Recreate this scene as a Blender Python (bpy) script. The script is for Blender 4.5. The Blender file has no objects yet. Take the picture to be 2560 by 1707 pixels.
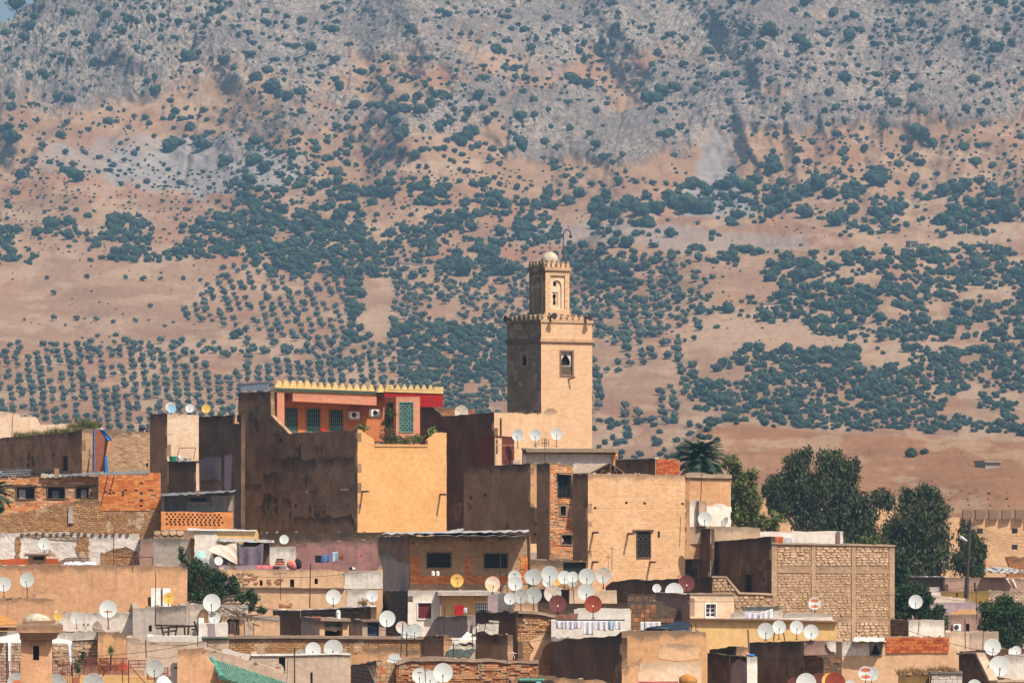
import bpy, bmesh, math, random
import numpy as np
from mathutils import Vector, Matrix
from mathutils.geometry import tessellate_polygon

random.seed(7)
RNG = np.random.default_rng(7)
SC = bpy.context.scene
COL = SC.collection

# ---------------------------------------------------------------- camera, sky, sun, exposure
F = 11250.0          # focal length in photograph pixels (2560 wide)
CX, HZ = 1280.0, 1230.0   # middle column, eye-level row
cam_d = bpy.data.cameras.new('camera')
cam = bpy.data.objects.new('camera', cam_d)
COL.objects.link(cam)
cam.location = (0, 0, 0)
cam.rotation_euler = (math.radians(90), 0, 0)
cam_d.sensor_width = 36.0
cam_d.lens = F / 2560 * 36.0
cam_d.shift_y = (HZ - 853.5) / 2560
cam_d.clip_start = 1.0
cam_d.clip_end = 20000
SC.camera = cam

SUN_EL, SUN_AZ = 58.0, 134.0      # azimuth clockwise from the viewing direction
w = bpy.data.worlds.new('World'); SC.world = w; w.use_nodes = True
nt = w.node_tree
sky = nt.nodes.new('ShaderNodeTexSky'); sky.sky_type = 'NISHITA'; sky.sun_disc = False
sky.sun_elevation = math.radians(SUN_EL); sky.sun_rotation = math.radians(SUN_AZ)
sky.dust_density = 4.0; sky.air_density = 1.0
nt.links.new(sky.outputs[0], nt.nodes['Background'].inputs[0])
nt.nodes['Background'].inputs[1].default_value = 0.075

sd = bpy.data.lights.new('sun', 'SUN'); sd.energy = 4.8; sd.angle = math.radians(0.5); sd.color = (1.0, 0.88, 0.74)
sun = bpy.data.objects.new('sun', sd); COL.objects.link(sun)
e_, a_ = math.radians(SUN_EL), math.radians(SUN_AZ)
sv = Vector((math.sin(a_) * math.cos(e_), math.cos(a_) * math.cos(e_), math.sin(e_)))
sun.rotation_euler = sv.to_track_quat('Z', 'Y').to_euler()
SC.view_settings.view_transform = 'Standard'; SC.view_settings.look = 'None'
SC.view_settings.exposure = 0.62; SC.view_settings.gamma = 1.0
SC.view_settings.use_curve_mapping = False
SC.cycles.volume_step_rate = 5.0
SC.cycles.max_bounces = 6; SC.cycles.diffuse_bounces = 3; SC.cycles.volume_bounces = 1
SC.cycles.transparent_max_bounces = 8

# ---------------------------------------------------------------- object helpers
def tag(o, label=None, cat=None, group=None, kind=None):
    if label: o['label'] = label
    if cat: o['category'] = cat
    if group: o['group'] = group
    if kind: o['kind'] = kind
    return o

def empty(name, loc, label=None, cat=None, group=None):
    o = bpy.data.objects.new(name, None); COL.objects.link(o)
    o.location = loc; o.empty_display_size = 0.3
    return tag(o, label, cat, group)

def rootof(p):
    while p.parent: p = p.parent
    return p

def link_mesh(name, me, parent=None, loc=None):
    o = bpy.data.objects.new(name, me); COL.objects.link(o)
    if parent is not None: o.parent = parent
    if loc is not None: o.location = loc
    return o

def mesh_obj(name, verts, faces, mats, parent=None, uvs=None, smooth=False, mi=None):
    """verts in world metres; stored relative to the thing's base"""
    me = bpy.data.meshes.new(name)
    off = (0, 0, 0)
    if parent is not None: off = rootof(parent).location
    me.from_pydata([(v[0]-off[0], v[1]-off[1], v[2]-off[2]) for v in verts], [], faces)
    for m in (mats if isinstance(mats, (list, tuple)) else [mats]): me.materials.append(m)
    if uvs:
        ul = me.uv_layers.new(name='UVMap')
        k = 0
        flat = np.zeros(len(me.loops) * 2, dtype=np.float32)
        for p in me.polygons:
            for li in p.loop_indices:
                u = uvs[me.loops[li].vertex_index]
                flat[2*li], flat[2*li+1] = u
        ul.data.foreach_set('uv', flat)
    if mi is not None: me.polygons.foreach_set('material_index', mi)
    if smooth: me.polygons.foreach_set('use_smooth', [True] * len(me.polygons))
    me.update()
    return link_mesh(name, me, parent)

# ---------------------------------------------------------------- materials
MATS = {}
def NT(name):
    m = bpy.data.materials.new(name); m.use_nodes = True
    t = m.node_tree; b = t.nodes['Principled BSDF']
    return m, t, b
def nn(t, typ, **kw):
    n = t.nodes.new(typ)
    for k, v in kw.items(): setattr(n, k, v)
    return n
def mathn(t, op, a, b=None, clamp=False):
    n = t.nodes.new('ShaderNodeMath'); n.operation = op; n.use_clamp = clamp
    for i, v in enumerate((a, b)):
        if v is None: continue
        if isinstance(v, (int, float)): n.inputs[i].default_value = v
        else: t.links.new(v, n.inputs[i])
    return n.outputs[0]
def mixc(t, fac, a, b, mode='MIX'):
    n = t.nodes.new('ShaderNodeMix'); n.data_type = 'RGBA'; n.blend_type = mode
    if isinstance(fac, (int, float)): n.inputs[0].default_value = fac
    else: t.links.new(fac, n.inputs[0])
    for i, v in ((6, a), (7, b)):
        if isinstance(v, (tuple, list)): n.inputs[i].default_value = (v[0], v[1], v[2], 1)
        else: t.links.new(v, n.inputs[i])
    return n.outputs[2]
def ramp(t, v, lo, hi):
    n = t.nodes.new('ShaderNodeMapRange'); n.interpolation_type = 'SMOOTHSTEP'
    t.links.new(v, n.inputs[0]); n.inputs[1].default_value = lo; n.inputs[2].default_value = hi
    return n.outputs[0]
def noise(t, vec, sc, det=5, rough=.6, dist=0.0):
    n = t.nodes.new('ShaderNodeTexNoise'); n.inputs['Scale'].default_value = sc
    n.inputs['Detail'].default_value = det; n.inputs['Roughness'].default_value = rough
    n.inputs['Distortion'].default_value = dist
    t.links.new(vec, n.inputs['Vector']); return n.outputs[0]
def mapping(t, vec, scale=(1, 1, 1), loc=(0, 0, 0)):
    n = t.nodes.new('ShaderNodeMapping'); t.links.new(vec, n.inputs[0])
    n.inputs['Scale'].default_value = scale; n.inputs['Location'].default_value = loc
    return n.outputs[0]

def plaster(name, c1, c2, c3=None, patch=.62, grime=.6, gcol=(.06, .055, .05), gh=.55, streak=.5,
            bump=.5, courses=0, ccol=None, brick=None, bfac=1.0, rough=.92, pscale=.45):
    """weathered wall: two tones, broken patches of a third, dirt below the top edge, rain streaks"""
    if name in MATS: return MATS[name]
    m, t, b = NT(name)
    uv = nn(t, 'ShaderNodeUVMap').outputs[0]
    sep = nn(t, 'ShaderNodeSeparateXYZ'); t.links.new(uv, sep.inputs[0])
    v = sep.outputs[1]
    n1 = noise(t, uv, .55, 6, .62)
    col = mixc(t, ramp(t, n1, .36, .62), c1, c2)
    n2 = noise(t, uv, 3.2, 6, .7)
    col = mixc(t, ramp(t, n2, .3, .75), mixc(t, .8, col, (.72, .70, .68), 'MULTIPLY'), col)
    hgt = noise(t, uv, 7, 6, .75)
    hcoarse = noise(t, uv, 2.2, 4, .6)
    height = mathn(t, 'ADD', mathn(t, 'MULTIPLY', hgt, .5), hcoarse)
    if brick:
        bw, bh, mc = brick
        bt = nn(t, 'ShaderNodeTexBrick')
        dist = nn(t, 'ShaderNodeTexNoise'); dist.inputs['Scale'].default_value = 1.6; dist.inputs['Detail'].default_value = 3
        t.links.new(uv, dist.inputs['Vector'])
        vm = nn(t, 'ShaderNodeVectorMath', operation='MULTIPLY_ADD')
        t.links.new(dist.outputs['Color'], vm.inputs[0]); vm.inputs[1].default_value = (bh*.45, bh*.45, 0); t.links.new(uv, vm.inputs[2])
        t.links.new(vm.outputs[0], bt.inputs['Vector'])
        bt.inputs['Scale'].default_value = 1.0; bt.inputs['Brick Width'].default_value = bw; bt.inputs['Row Height'].default_value = bh
        bt.inputs['Mortar Size'].default_value = bh * .11; bt.inputs['Mortar Smooth'].default_value = .3
        sf = .09 if bh < .1 else .16
        bt.inputs['Color1'].default_value = (1-sf, 1-sf, 1-sf, 1); bt.inputs['Color2'].default_value = (1+sf, 1+sf, 1+sf, 1)
        bt.inputs['Mortar'].default_value = (.70, .67, .64, 1) if bh < .1 else (.45, .42, .4, 1)
        cover = ramp(t, noise(t, mapping(t, uv, loc=(7, 3, 0)), .5, 7, .62), .5 - .35 * bfac, .62 - .35 * bfac)
        bc = mixc(t, 1.0, mixc(t, .5, col, mc), bt.outputs[0], 'MULTIPLY')
        col = mixc(t, cover, col, bc)
        inv = mathn(t, 'MULTIPLY', bt.outputs['Fac'], mathn(t, 'MULTIPLY', cover, -.7))
        height = mathn(t, 'ADD', height, inv)
    if c3 is not None:
        pm = ramp(t, noise(t, mapping(t, uv, (1, .8, 1), (13, 5, 0)), pscale, 9, .62), patch, patch + .035)
        col = mixc(t, pm, col, mixc(t, ramp(t, n2, .35, .6), tuple(x * .7 for x in c3), c3))
        height = mathn(t, 'SUBTRACT', height, mathn(t, 'MULTIPLY', pm, .3))
    if courses:
        wv = nn(t, 'ShaderNodeTexWave', wave_type='BANDS', bands_direction='Y', wave_profile='SAW')
        t.links.new(uv, wv.inputs['Vector']); wv.inputs['Scale'].default_value = 1 / (courses * 20) * 6.283 / 1.0
        wv.inputs['Scale'].default_value = .314 / courses
        wv.inputs['Distortion'].default_value = .5; wv.inputs['Detail'].default_value = 3; wv.inputs['Detail Scale'].default_value = 2
        line = mathn(t, 'MULTIPLY', ramp(t, wv.outputs['Fac'], .93, .99), ramp(t, noise(t, uv, 1.1, 4), .35, .6))
        col = mixc(t, mathn(t, 'MULTIPLY', line, .55), col, ccol or tuple(x * .35 for x in c1))
        height = mathn(t, 'SUBTRACT', height, mathn(t, 'MULTIPLY', line, .5))
    if streak:
        sn = noise(t, mapping(t, uv, (3.2, .22, 1)), 1.0, 5, .6)
        sm = mathn(t, 'MULTIPLY', ramp(t, sn, .5, .75), mathn(t, 'MULTIPLY', ramp(t, v, -3.2, 0.0), streak))
        col = mixc(t, sm, col, gcol)
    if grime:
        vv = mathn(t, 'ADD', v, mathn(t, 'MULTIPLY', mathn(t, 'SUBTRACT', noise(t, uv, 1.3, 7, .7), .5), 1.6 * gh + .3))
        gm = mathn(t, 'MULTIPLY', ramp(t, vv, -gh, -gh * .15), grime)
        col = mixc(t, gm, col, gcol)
    t.links.new(col, b.inputs['Base Color'])
    b.inputs['Roughness'].default_value = rough; b.inputs['Specular IOR Level'].default_value = .15
    bn = nn(t, 'ShaderNodeBump'); bn.inputs['Strength'].default_value = min(1, bump); bn.inputs['Distance'].default_value = .12 * bump
    t.links.new(height, bn.inputs['Height']); t.links.new(bn.outputs[0], b.inputs['Normal'])
    MATS[name] = m
    return m

def simple(name, c, rough=.8, var=.25, sc=3.0, metal=0.0, bump=.0, c2=None, coord='Object', spec=.3):
    """plain material with a little tonal noise"""
    if name in MATS: return MATS[name]
    m, t, b = NT(name)
    co = nn(t, 'ShaderNodeTexCoord').outputs[coord]
    n = noise(t, co, sc, 5, .65)
    d = c2 or tuple(x * (1 - var) for x in c)
    col = mixc(t, ramp(t, n, .35, .65), d, c)
    t.links.new(col, b.inputs['Base Color'])
    b.inputs['Roughness'].default_value = rough; b.inputs['Metallic'].default_value = metal
    b.inputs['Specular IOR Level'].default_value = spec
    if bump:
        bn = nn(t, 'ShaderNodeBump'); bn.inputs['Strength'].default_value = bump; bn.inputs['Distance'].default_value = .05
        t.links.new(n, bn.inputs['Height']); t.links.new(bn.outputs[0], b.inputs['Normal'])
    MATS[name] = m
    return m

def foliage(name, dark, light, sc=.25, trans=.0):
    if name in MATS: return MATS[name]
    m, t, b = NT(name)
    g = nn(t, 'ShaderNodeNewGeometry')
    n = noise(t, g.outputs['Position'], sc, 3, .7)
    col = mixc(t, ramp(t, n, .35, .65), dark, light)
    col = mixc(t, mathn(t, 'MULTIPLY', g.outputs['Random Per Island'], .5), col, tuple(x * 1.5 for x in light))
    t.links.new(col, b.inputs['Base Color']); b.inputs['Roughness'].default_value = .75
    b.inputs['Specular IOR Level'].default_value = .2
    MATS[name] = m
    return m
# ---------------------------------------------------------------- terrain
_T = RNG.random((256, 256))
def vn(x, y, s=0):
    x = np.asarray(x, float) + s * 17.3; y = np.asarray(y, float) + s * 31.7
    xi = np.floor(x).astype(int); yi = np.floor(y).astype(int); fx = x - xi; fy = y - yi
    fx = fx*fx*(3-2*fx); fy = fy*fy*(3-2*fy)
    g = lambda a, b: _T[a & 255, b & 255]
    return (g(xi, yi)*(1-fx) + g(xi+1, yi)*fx)*(1-fy) + (g(xi, yi+1)*(1-fx) + g(xi+1, yi+1)*fx)*fy
def fbm(x, y, o=5, s=0, r=.55):
    a = 1; t = 0; n = 0
    for i in range(o):
        t = t + a*vn(x, y, s+i); n += a; a *= r; x = x*2.03; y = y*2.03
    return t/n
def sst(v, a, b):
    k = np.clip((v-a)/(b-a), 0, 1); return k*k*(3-2*k)

FAR_Y = [-400, -200, 0, 200, 400, 560, 700, 850, 1080, 1400]
FAR_D = [2760, 2550, 2370, 2220, 2080, 1950, 1800, 1650, 1400, 1050]
RX = [-200, 1400, 1500, 1620, 1700, 1760, 1850, 2050, 2300, 2560, 2800]
RY = [1500, 1500, 1300, 1190, 1125, 1072, 1060, 1082, 1093, 1108, 1120]
SPX = [1380, 1480, 1600, 1720, 1850, 2000, 2150, 2260, 2360]
SPY = [640, 592, 563, 550, 546, 558, 606, 640, 680]
YTX = [-200, 0, 50, 82, 110, 141, 174, 260, 600, 3000]
YTY = [150, 118, 84, 58, 44, 30, 16, -22, -150, -260]
def depth(px, py):
    px = np.asarray(px, float); py = np.asarray(py, float)
    far = np.interp(py, FAR_Y, FAR_D)
    # broad ridges and gullies on the mountain
    up = sst(py, 700, 350)
    far = far + up * (fbm(px/360, py/420, 3, 3) - .5) * 230 + up * np.abs(fbm(px/210 + np.sin(px/420+1.2)*py/300, py/360, 4, 9) - .5) * 105
    far = far + sst(py, 1100, 800) * (1-up) * (fbm(px/400, py/300, 3, 5) - .5) * 90
    # spur with the white ruin
    sp = np.interp(px, SPX, SPY); inr = sst(px, 1390, 1520) * sst(px, 2350, 2200)
    bel = sst(py, sp-3, sp+3) * sst(py, sp+290, sp+10)
    far = far - inr * bel * 75
    near = np.interp(py, [1040, 1100, 1180, 1300, 1400], [930, 850, 760, 640, 560])
    near = near + (fbm(px/260, py/120, 3, 21) - .5) * 50
    ry = np.interp(px, RX, RY)
    wd = 2.5 + np.clip(1760-px, 0, 400)*.3
    k = sst(py, ry-wd, ry+wd)
    return far*(1-k) + near*k

NXG, NYG = 860, 470
gx = np.linspace(-140, 2700, NXG)
gyy = np.linspace(1420, -60, NYG)
GX, GY = np.meshgrid(gx, gyy)
yt = np.interp(GX, YTX, YTY) + (fbm(GX/30, GX*0, 3, 40)-.5)*8
GYc = np.maximum(GY, yt)
GD = depth(GX, GYc) + np.maximum(yt-GY, 0)*4
PXW = (GX-CX)/F*GD; PYW = GD; PZW = (HZ-GYc)/F*GD - np.maximum(yt-GY, 0)*.5
# masks
rock = sst(GY + (fbm(GX/150, GY/80, 6, 50, .62)-.5)*620, 300, 170)*.92
leftcliff = sst(GX, 620, 380) * sst(GY + .12*GX + (fbm(GX/60, GY/60, 4, 55)-.5)*160, 320, 250)
rock = np.maximum(rock, leftcliff)
def blob(x, y, rx, ry, n=.5, s=60):
    d = np.sqrt(((GX-x)/rx)**2 + ((GY-y)/ry)**2) + (fbm(GX/50, GY/50, 4, s)-.5)*n*2
    return sst(d, 1.1, .8)
for (x, y, rx, ry) in ((1430, 300, 130, 80), (1560, 350, 190, 70), (1330, 330, 70, 90), (1750, 240, 190, 90),
                       (2200, 200, 330, 120), (2450, 270, 160, 60), (2000, 290, 260, 45)):
    rock = np.maximum(rock, .85*blob(x, y, rx, ry))
ravines = sst(np.abs(fbm(GX/150 + GY/700, GY/420, 3, 9)-.5), .07, .0) * sst(GY, 620, 450)
fan = sst(np.abs(GX-1790+(fbm(GX/40, GY/40, 3, 61)-.5)*30) - (GY-300)*.42, 10, -14)*sst(GY, 300, 330)*sst(GY, 556, 540)
rock = rock*(1-fan)
scree = np.maximum(fan, blob(520, 430, 270, 70, .6))
scree = np.maximum(scree, blob(1790, 300, 60, 130, .5)*.7)
scree = np.maximum(scree, blob(300, 400, 200, 50, .8)*.6)
scree = np.maximum(scree, blob(1500, 590, 280, 30, .4)*.6); scree = np.maximum(scree, blob(1780, 610, 250, 25, .5)*.5)
red = np.maximum(blob(1220, 640, 170, 22, .3), blob(620, 645, 120, 22, .4))
red = np.maximum(red, sst(fbm(GX/140, GY/60, 4, 70), .5, .68)*.55)
pale = sst(fbm(GX/90, GY/30, 5, 80), .52, .66)*.7
pale = np.maximum(pale, blob(1330, 700, 60, 40)*.8); pale = np.maximum(pale, blob(960, 800, 60, 40, .3)*.6)
pale = np.maximum(pale, blob(1980, 830, 300, 60, .5)*.7)
red = np.maximum(red, sst(GD, 1000, 900)*.6)
# rock relief: tilted strata and broken blocks
s_ = (GX*.75 + GY*.66)/13 + fbm(GX/70, GY/70, 4, 90)*7
t_ = (-GX*.66 + GY*.75)/60
strata = np.abs(fbm(s_/1.0, t_, 4, 91, .6)-.5)*2
blocks = np.abs(fbm(GX/16+GY/60, GY/9, 5, 92, .66)-.5)*2
amp = rock*((1.5+9*leftcliff)*(1-strata) + 5.5*(1-blocks)) + (1-rock)*sst(GY, 900, 300)*3.0*fbm(GX/30, GY/18, 4, 93) + .8*fbm(GX/14, GY/9, 3, 94)*sst(GD, 900, 1500)
amp = amp - 1.5*ravines*sst(GY, 620, 300)
near_m = sst(GD, 1000, 900)
amp = amp*(1-near_m) + near_m*.5*fbm(GX/20, GY/8, 4, 95)
PZW = PZW + amp*.75; PYW = PYW - amp*.45
verts = np.stack([PXW, PYW, PZW], -1).reshape(-1, 3)
i = np.arange(NXG*NYG).reshape(NYG, NXG)
quads = np.stack([i[:-1, :-1], i[:-1, 1:], i[1:, 1:], i[1:, :-1]], -1).reshape(-1, 4)
def np_mesh(name, v, q, mats, mi=None, smooth=True):
    me = bpy.data.meshes.new(name)
    k = q.shape[1]
    me.vertices.add(len(v)); me.vertices.foreach_set('co', v.astype(np.float32).ravel())
    me.loops.add(q.size); me.loops.foreach_set('vertex_index', q.astype(np.int32).ravel())
    me.polygons.add(len(q)); me.polygons.foreach_set('loop_start', np.arange(0, q.size, k, dtype=np.int32))
    me.polygons.foreach_set('loop_total', np.full(len(q), k, dtype=np.int32))
    for m in mats: me.materials.append(m)
    if mi is not None: me.polygons.foreach_set('material_index', mi.astype(np.int32))
    me.polygons.foreach_set('use_smooth', np.full(len(q), smooth))
    me.update(calc_edges=True); me.validate()
    return me
def terrain_mat():
    m, t, b = NT('hill_soil_and_rock')
    g = nn(t, 'ShaderNodeNewGeometry').outputs['Position']
    at = nn(t, 'ShaderNodeAttribute', attribute_name='soilmask')
    sep = nn(t, 'ShaderNodeSeparateColor'); t.links.new(at.outputs['Color'], sep.inputs[0])
    at2 = nn(t, 'ShaderNodeAttribute', attribute_name='palemask')
    n1 = noise(t, g, .02, 8, .65); n2 = noise(t, g, .12, 8, .75); n3 = noise(t, g, .6, 4, .7)
    col = mixc(t, ramp(t, n1, .35, .65), (.178, .105, .062), (.24, .15, .092))
    col = mixc(t, mathn(t, 'MULTIPLY', sep.outputs[2], .5), col, (.215, .075, .035))
    col = mixc(t, mathn(t, 'MULTIPLY', at2.outputs['Fac'], .7), col, (.30, .215, .145))
    col = mixc(t, mathn(t, 'MULTIPLY', ramp(t, n2, .52, .72), .55), col, (.10, .075, .05))
    scr = mixc(t, ramp(t, n2, .4, .6), (.15, .145, .145), (.215, .20, .195))
    col = mixc(t, mathn(t, 'MULTIPLY', ramp(t, noise(t, g, .5, 8, .8), .50, .66), .55), col, (.075, .062, .042))
    col = mixc(t, mathn(t, 'MULTIPLY', sep.outputs[1], .85), col, scr)
    n4 = noise(t, g, .30, 9, .78, .6)
    rk = mixc(t, ramp(t, n4, .40, .58), (.085, .078, .078), mixc(t, ramp(t, n1, .42, .58), (.24, .205, .185), (.37, .31, .265)))  # rock shading put into the colour as dark and pale noise
    rk = mixc(t, mathn(t, 'MULTIPLY', ramp(t, n3, .5, .7), .5), rk, (.05, .055, .045))
    col = mixc(t, sep.outputs[0], col, rk)
    t.links.new(col, b.inputs['Base Color']); b.inputs['Roughness'].default_value = 1; b.inputs['Specular IOR Level'].default_value = 0
    bn = nn(t, 'ShaderNodeBump'); bn.inputs['Strength'].default_value = .9; bn.inputs['Distance'].default_value = 2.2
    t.links.new(mathn(t, 'MULTIPLY', mathn(t, 'ADD', n4, mathn(t, 'MULTIPLY', n2, .7)), mathn(t, 'ADD', mathn(t, 'MULTIPLY', sep.outputs[0], .9), .22)), bn.inputs['Height']); t.links.new(bn.outputs[0], b.inputs['Normal'])
    return m
me = np_mesh('mountain', verts, quads, [terrain_mat()])
ca = me.color_attributes.new('soilmask', 'FLOAT_COLOR', 'POINT')
cc = np.stack([rock, scree*(1-rock*.5), red*(1-rock), np.ones_like(rock)], -1).astype(np.float32)
ca.data.foreach_set('color', cc.ravel())
fa = me.attributes.new('palemask', 'FLOAT', 'POINT'); fa.data.foreach_set('value', pale.astype(np.float32).ravel())
ter = link_mesh('mountain', me); tag(ter, kind='structure')

def ground_at(px, py):
    """terrain point under a photograph pixel"""
    j = int(round((px-gx[0])/(gx[1]-gx[0]))); k = int(round((py-gyy[0])/(gyy[1]-gyy[0])))
    j = min(max(j, 0), NXG-1); k = min(max(k, 0), NYG-1)
    return verts[k*NXG+j]

# ground under the town
me = bpy.data.meshes.new('ground')
me.from_pydata([(-400, 60, -40), (400, 60, -40), (400, 620, -9), (-400, 620, -9), (400, 1200, -9), (-400, 1200, -9)], [], [(0, 1, 2, 3), (3, 2, 4, 5)])
me.materials.append(simple('town_earth', (.28, .19, .13), 1, .4, .4)); tag(link_mesh('ground', me), kind='structure')

# ---------------------------------------------------------------- vegetation on the hills
def ico(sub):
    bm = bmesh.new(); bmesh.ops.create_icosphere(bm, subdivisions=sub, radius=1)
    v = np.array([x.co[:] for x in bm.verts]); f = np.array([[y.index for y in x.verts] for x in bm.faces]); bm.free()
    return v, f
IV, IF = ico(2); IV1, IF1 = ico(1)
def lump(c, r, sq, rs, lo=False):
    v0, f = (IV1, IF1) if lo else (IV, IF)
    d = 1 + (rs.random(len(v0))-.5)*.55
    return v0*d[:, None]*np.array([r, r, r*sq]) + c, f
def tree_arrays(kind, seed):
    """unit-wide crown about 1 m across on the ground at z=0; returns verts, tris, material index"""
    rs = np.random.default_rng(seed); V = []; Fc = []; M = []; n = 0
    def add(v, f, m):
        nonlocal n
        V.append(v); Fc.append(f+n); M.append(np.full(len(f), m)); n += len(v)
    if kind == 'shrub':
        for q in range(rs.integers(1, 4)):
            add(*lump(np.array([rs.uniform(-.25, .25), rs.uniform(-.25, .25), .25+rs.uniform(-.05, .1)]), rs.uniform(.28, .42), rs.uniform(.65, .95), rs, True), 0)
        nl, zc, zr, rr = 10, .35, .3, .45
    else:
        th = .03 if kind == 'tree' else .14
        k = rs.integers(4, 6) if kind == 'tree' else rs.integers(3, 5)
        for q in range(k):
            a = q/k*6.28 + rs.uniform(-.4, .4); rad = rs.uniform(.12, .26)
            r = rs.uniform(.22, .34)
            add(*lump(np.array([math.cos(a)*rad, math.sin(a)*rad, th+.28+rs.uniform(-.12, .16)]), r, rs.uniform(.85, 1.1), rs, q > 1), 0)
        add(*lump(np.array([rs.uniform(-.08, .08), rs.uniform(-.08, .08), th+.48]), rs.uniform(.2, .28), .8, rs, True), 0)
        tr = .035; zt = th+.25
        ang = np.arange(5)*2*math.pi/5; lean = rs.uniform(-.06, .06)
        base = np.stack([np.cos(ang)*tr*1.3, np.sin(ang)*tr*1.3, np.full(5, -.15)], -1)
        top = np.stack([np.cos(ang)*tr*.8+lean, np.sin(ang)*tr*.8, np.full(5, zt)], -1)
        tf = []
        for q in range(5): tf += [[q, (q+1) % 5, 5+(q+1) % 5], [q, 5+(q+1) % 5, 5+q]]
        add(np.vstack([base, top]), np.array(tf), 1)
        nl, zc, zr, rr = 46, th+.3, .42, .5
    # loose sprays of leaves that break the outline
    for q in range(nl):
        a = rs.uniform(0, 6.28); u = rs.uniform(-1, 1); s = math.sqrt(1-u*u*.8)
        c = np.array([math.cos(a)*rr*s*rs.uniform(.8, 1.08), math.sin(a)*rr*s*rs.uniform(.8, 1.08), max(.06, zc+u*zr)])
        add(c + rs.normal(size=(3, 3))*.05, np.array([[0, 1, 2]]), 0)
    return np.vstack(V), np.vstack(Fc), np.concatenate(M)
VAR = {k: [tree_arrays(k, 100*i+s) for s in range(7)] for i, k in enumerate(('tree', 'olive', 'shrub'))}
m_tree = foliage('evergreen_leaves', (.005, .016, .012), (.016, .034, .020), .12)
m_olive = foliage('olive_leaves', (.011, .023, .018), (.030, .048, .034), .12)
m_shrub = foliage('scrub_leaves', (.005, .014, .011), (.016, .028, .018), .15)
m_bark = simple('hill_bark', (.10, .07, .05), 1, .3)
LM = {'tree': m_tree, 'olive': m_olive, 'shrub': m_shrub}
plants = []   # kind, px, py, size px
def put(kind, x, y, s): plants.append((kind, x, y, s))
occ = {}
def free(x, y, s):
    k = (int(x//40), int(y//40))
    for a in (-1, 0, 1):
        for b_ in (-1, 0, 1):
            for (u, v_, r) in occ.get((k[0]+a, k[1]+b_), ()):
                if (u-x)**2 + ((v_-y)*1.3)**2 < (s+r)**2: return False
    occ.setdefault(k, []).append((x, y, s)); return True
BARE = ((1790, 450, 75, 100), (1790, 540, 100, 30), (1500, 350, 190, 70), (1340, 290, 60, 60), (880, 255, 95, 32), (500, 400, 110, 36), (880, 375, 80, 60), (1620, 400, 60, 60), (2300, 330, 90, 26), (1400, 590, 60, 20), (760, 60, 60, 30), (340, 260, 60, 40), (2060, 250, 70, 26))
def bare(x, y):
    return any(((x-a)/c)**2 + ((y-b)/d)**2 < 1 for a, b, c, d in BARE)
def rav(x, y):
    return abs(float(fbm(x/210 + math.sin(x/420+1.2)*y/300, y/360, 4, 9))-.5)
def scatter(kind, n, x0, y0, x1, y1, smin, smax, thr=.0, sp=.5, ns=60, seed=0, poly=None, sk=2.0):
    xs = RNG.uniform(x0, x1, n); ys = RNG.uniform(y0, y1, n)
    nv = fbm(xs/ns, ys/(ns*.6), 3, seed); us = RNG.random(n)**sk
    for x, y, v_, u in zip(xs, ys, nv, us):
        if v_ < thr + .06*(u-.5): continue
        if poly is not None:
            if not inside(poly, x, y): continue
        if y < float(np.interp(x, YTX, YTY))+4: continue
        if kind == 'shrub' and y < 520:
            if bare(x, y) and u < .97: continue
            if rav(x, y) > .06 and v_ < thr+.10: continue
        s = (smin + (smax-smin)*u)*(.86 if kind == 'tree' else .92)
        if free(x, y, s*sp): put(kind, x, y, s)
def inside(poly, x, y):
    c = False; j = len(poly)-1
    for i_ in range(len(poly)):
        a, b_ = poly[i_], poly[j]
        if (a[1] > y) != (b_[1] > y) and x < (b_[0]-a[0])*(y-a[1])/(b_[1]-a[1]) + a[0]: c = not c
        j = i_
    return c
# large single trees read off the photograph
for (x, y, s) in ((1925, 118, 62), (2085, 50, 30), (1625, 280, 52), (1655, 262, 44), (30, 372, 52), (192, 462, 44), (505, 385, 50), (428, 382, 48),
    (847, 555, 48), (767, 580, 48), (1150, 370, 52), (1175, 355, 46), (1100, 345, 42), (635, 420, 44), (660, 440, 40), (0, 92, 70), (45, 90, 60), (28, 60, 50), (105, 28, 40), (85, 34, 36),
    (1770, 150, 30), (1895, 145, 30), (2000, 130, 34), (2010, 155, 44), (2330, 26, 60), (2290, 22, 56), (2380, 20, 50), (2500, 30, 46), (2490, 150, 44), (2435, 135, 38), (2160, 20, 50), (2020, 30, 44),
    (1490, 395, 34), (1300, 390, 44), (1470, 245, 36), (1860, 490, 52), (1890, 470, 40), (1935, 440, 52), (1930, 415, 36), (2050, 480, 48), (2020, 420, 30), (2190, 470, 54), (2080, 500, 44), (2200, 450, 40),
    (2285, 250, 30), (2235, 290, 36), (2300, 360, 54), (2330, 370, 34), (2410, 380, 36), (1545, 470, 30), (1885, 520, 30), (2010, 550, 48), (2090, 570, 56), (2130, 540, 40), (2480, 500, 44), (2520, 560, 60), (2360, 500, 44),
    (960, 500, 44), (970, 480, 38), (930, 520, 36), (1050, 320, 46), (980, 310, 48), (1010, 300, 42), (970, 250, 36), (680, 240, 46), (700, 255, 40), (640, 210, 40), (720, 270, 36), (560, 170, 36), (470, 180, 38),
    (390, 255, 36), (1000, 355, 50), (990, 330, 44), (1080, 290, 38), (1195, 270, 30), (885, 285, 32), (440, 290, 28), (790, 385, 24), (1158, 695, 62), (1030, 700, 40), (1275, 690, 50), (1250, 690, 44), (590, 848, 34), (1000, 838, 50),
    (985, 845, 40), (2278, 1145, 34), (2310, 1140, 24), (2100, 560, 48), (1760, 540, 60), (1720, 535, 56), (1690, 530, 50), (1600, 545, 60), (1640, 540, 50), (2440, 420, 36), (2300, 420, 30), (1420, 520, 44), (1450, 500, 40), (1380, 530, 40)):
    occ.setdefault((int(x//40), int(y//40)), []).append((x, y, s*.4)); put('tree', x, y, s)
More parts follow.
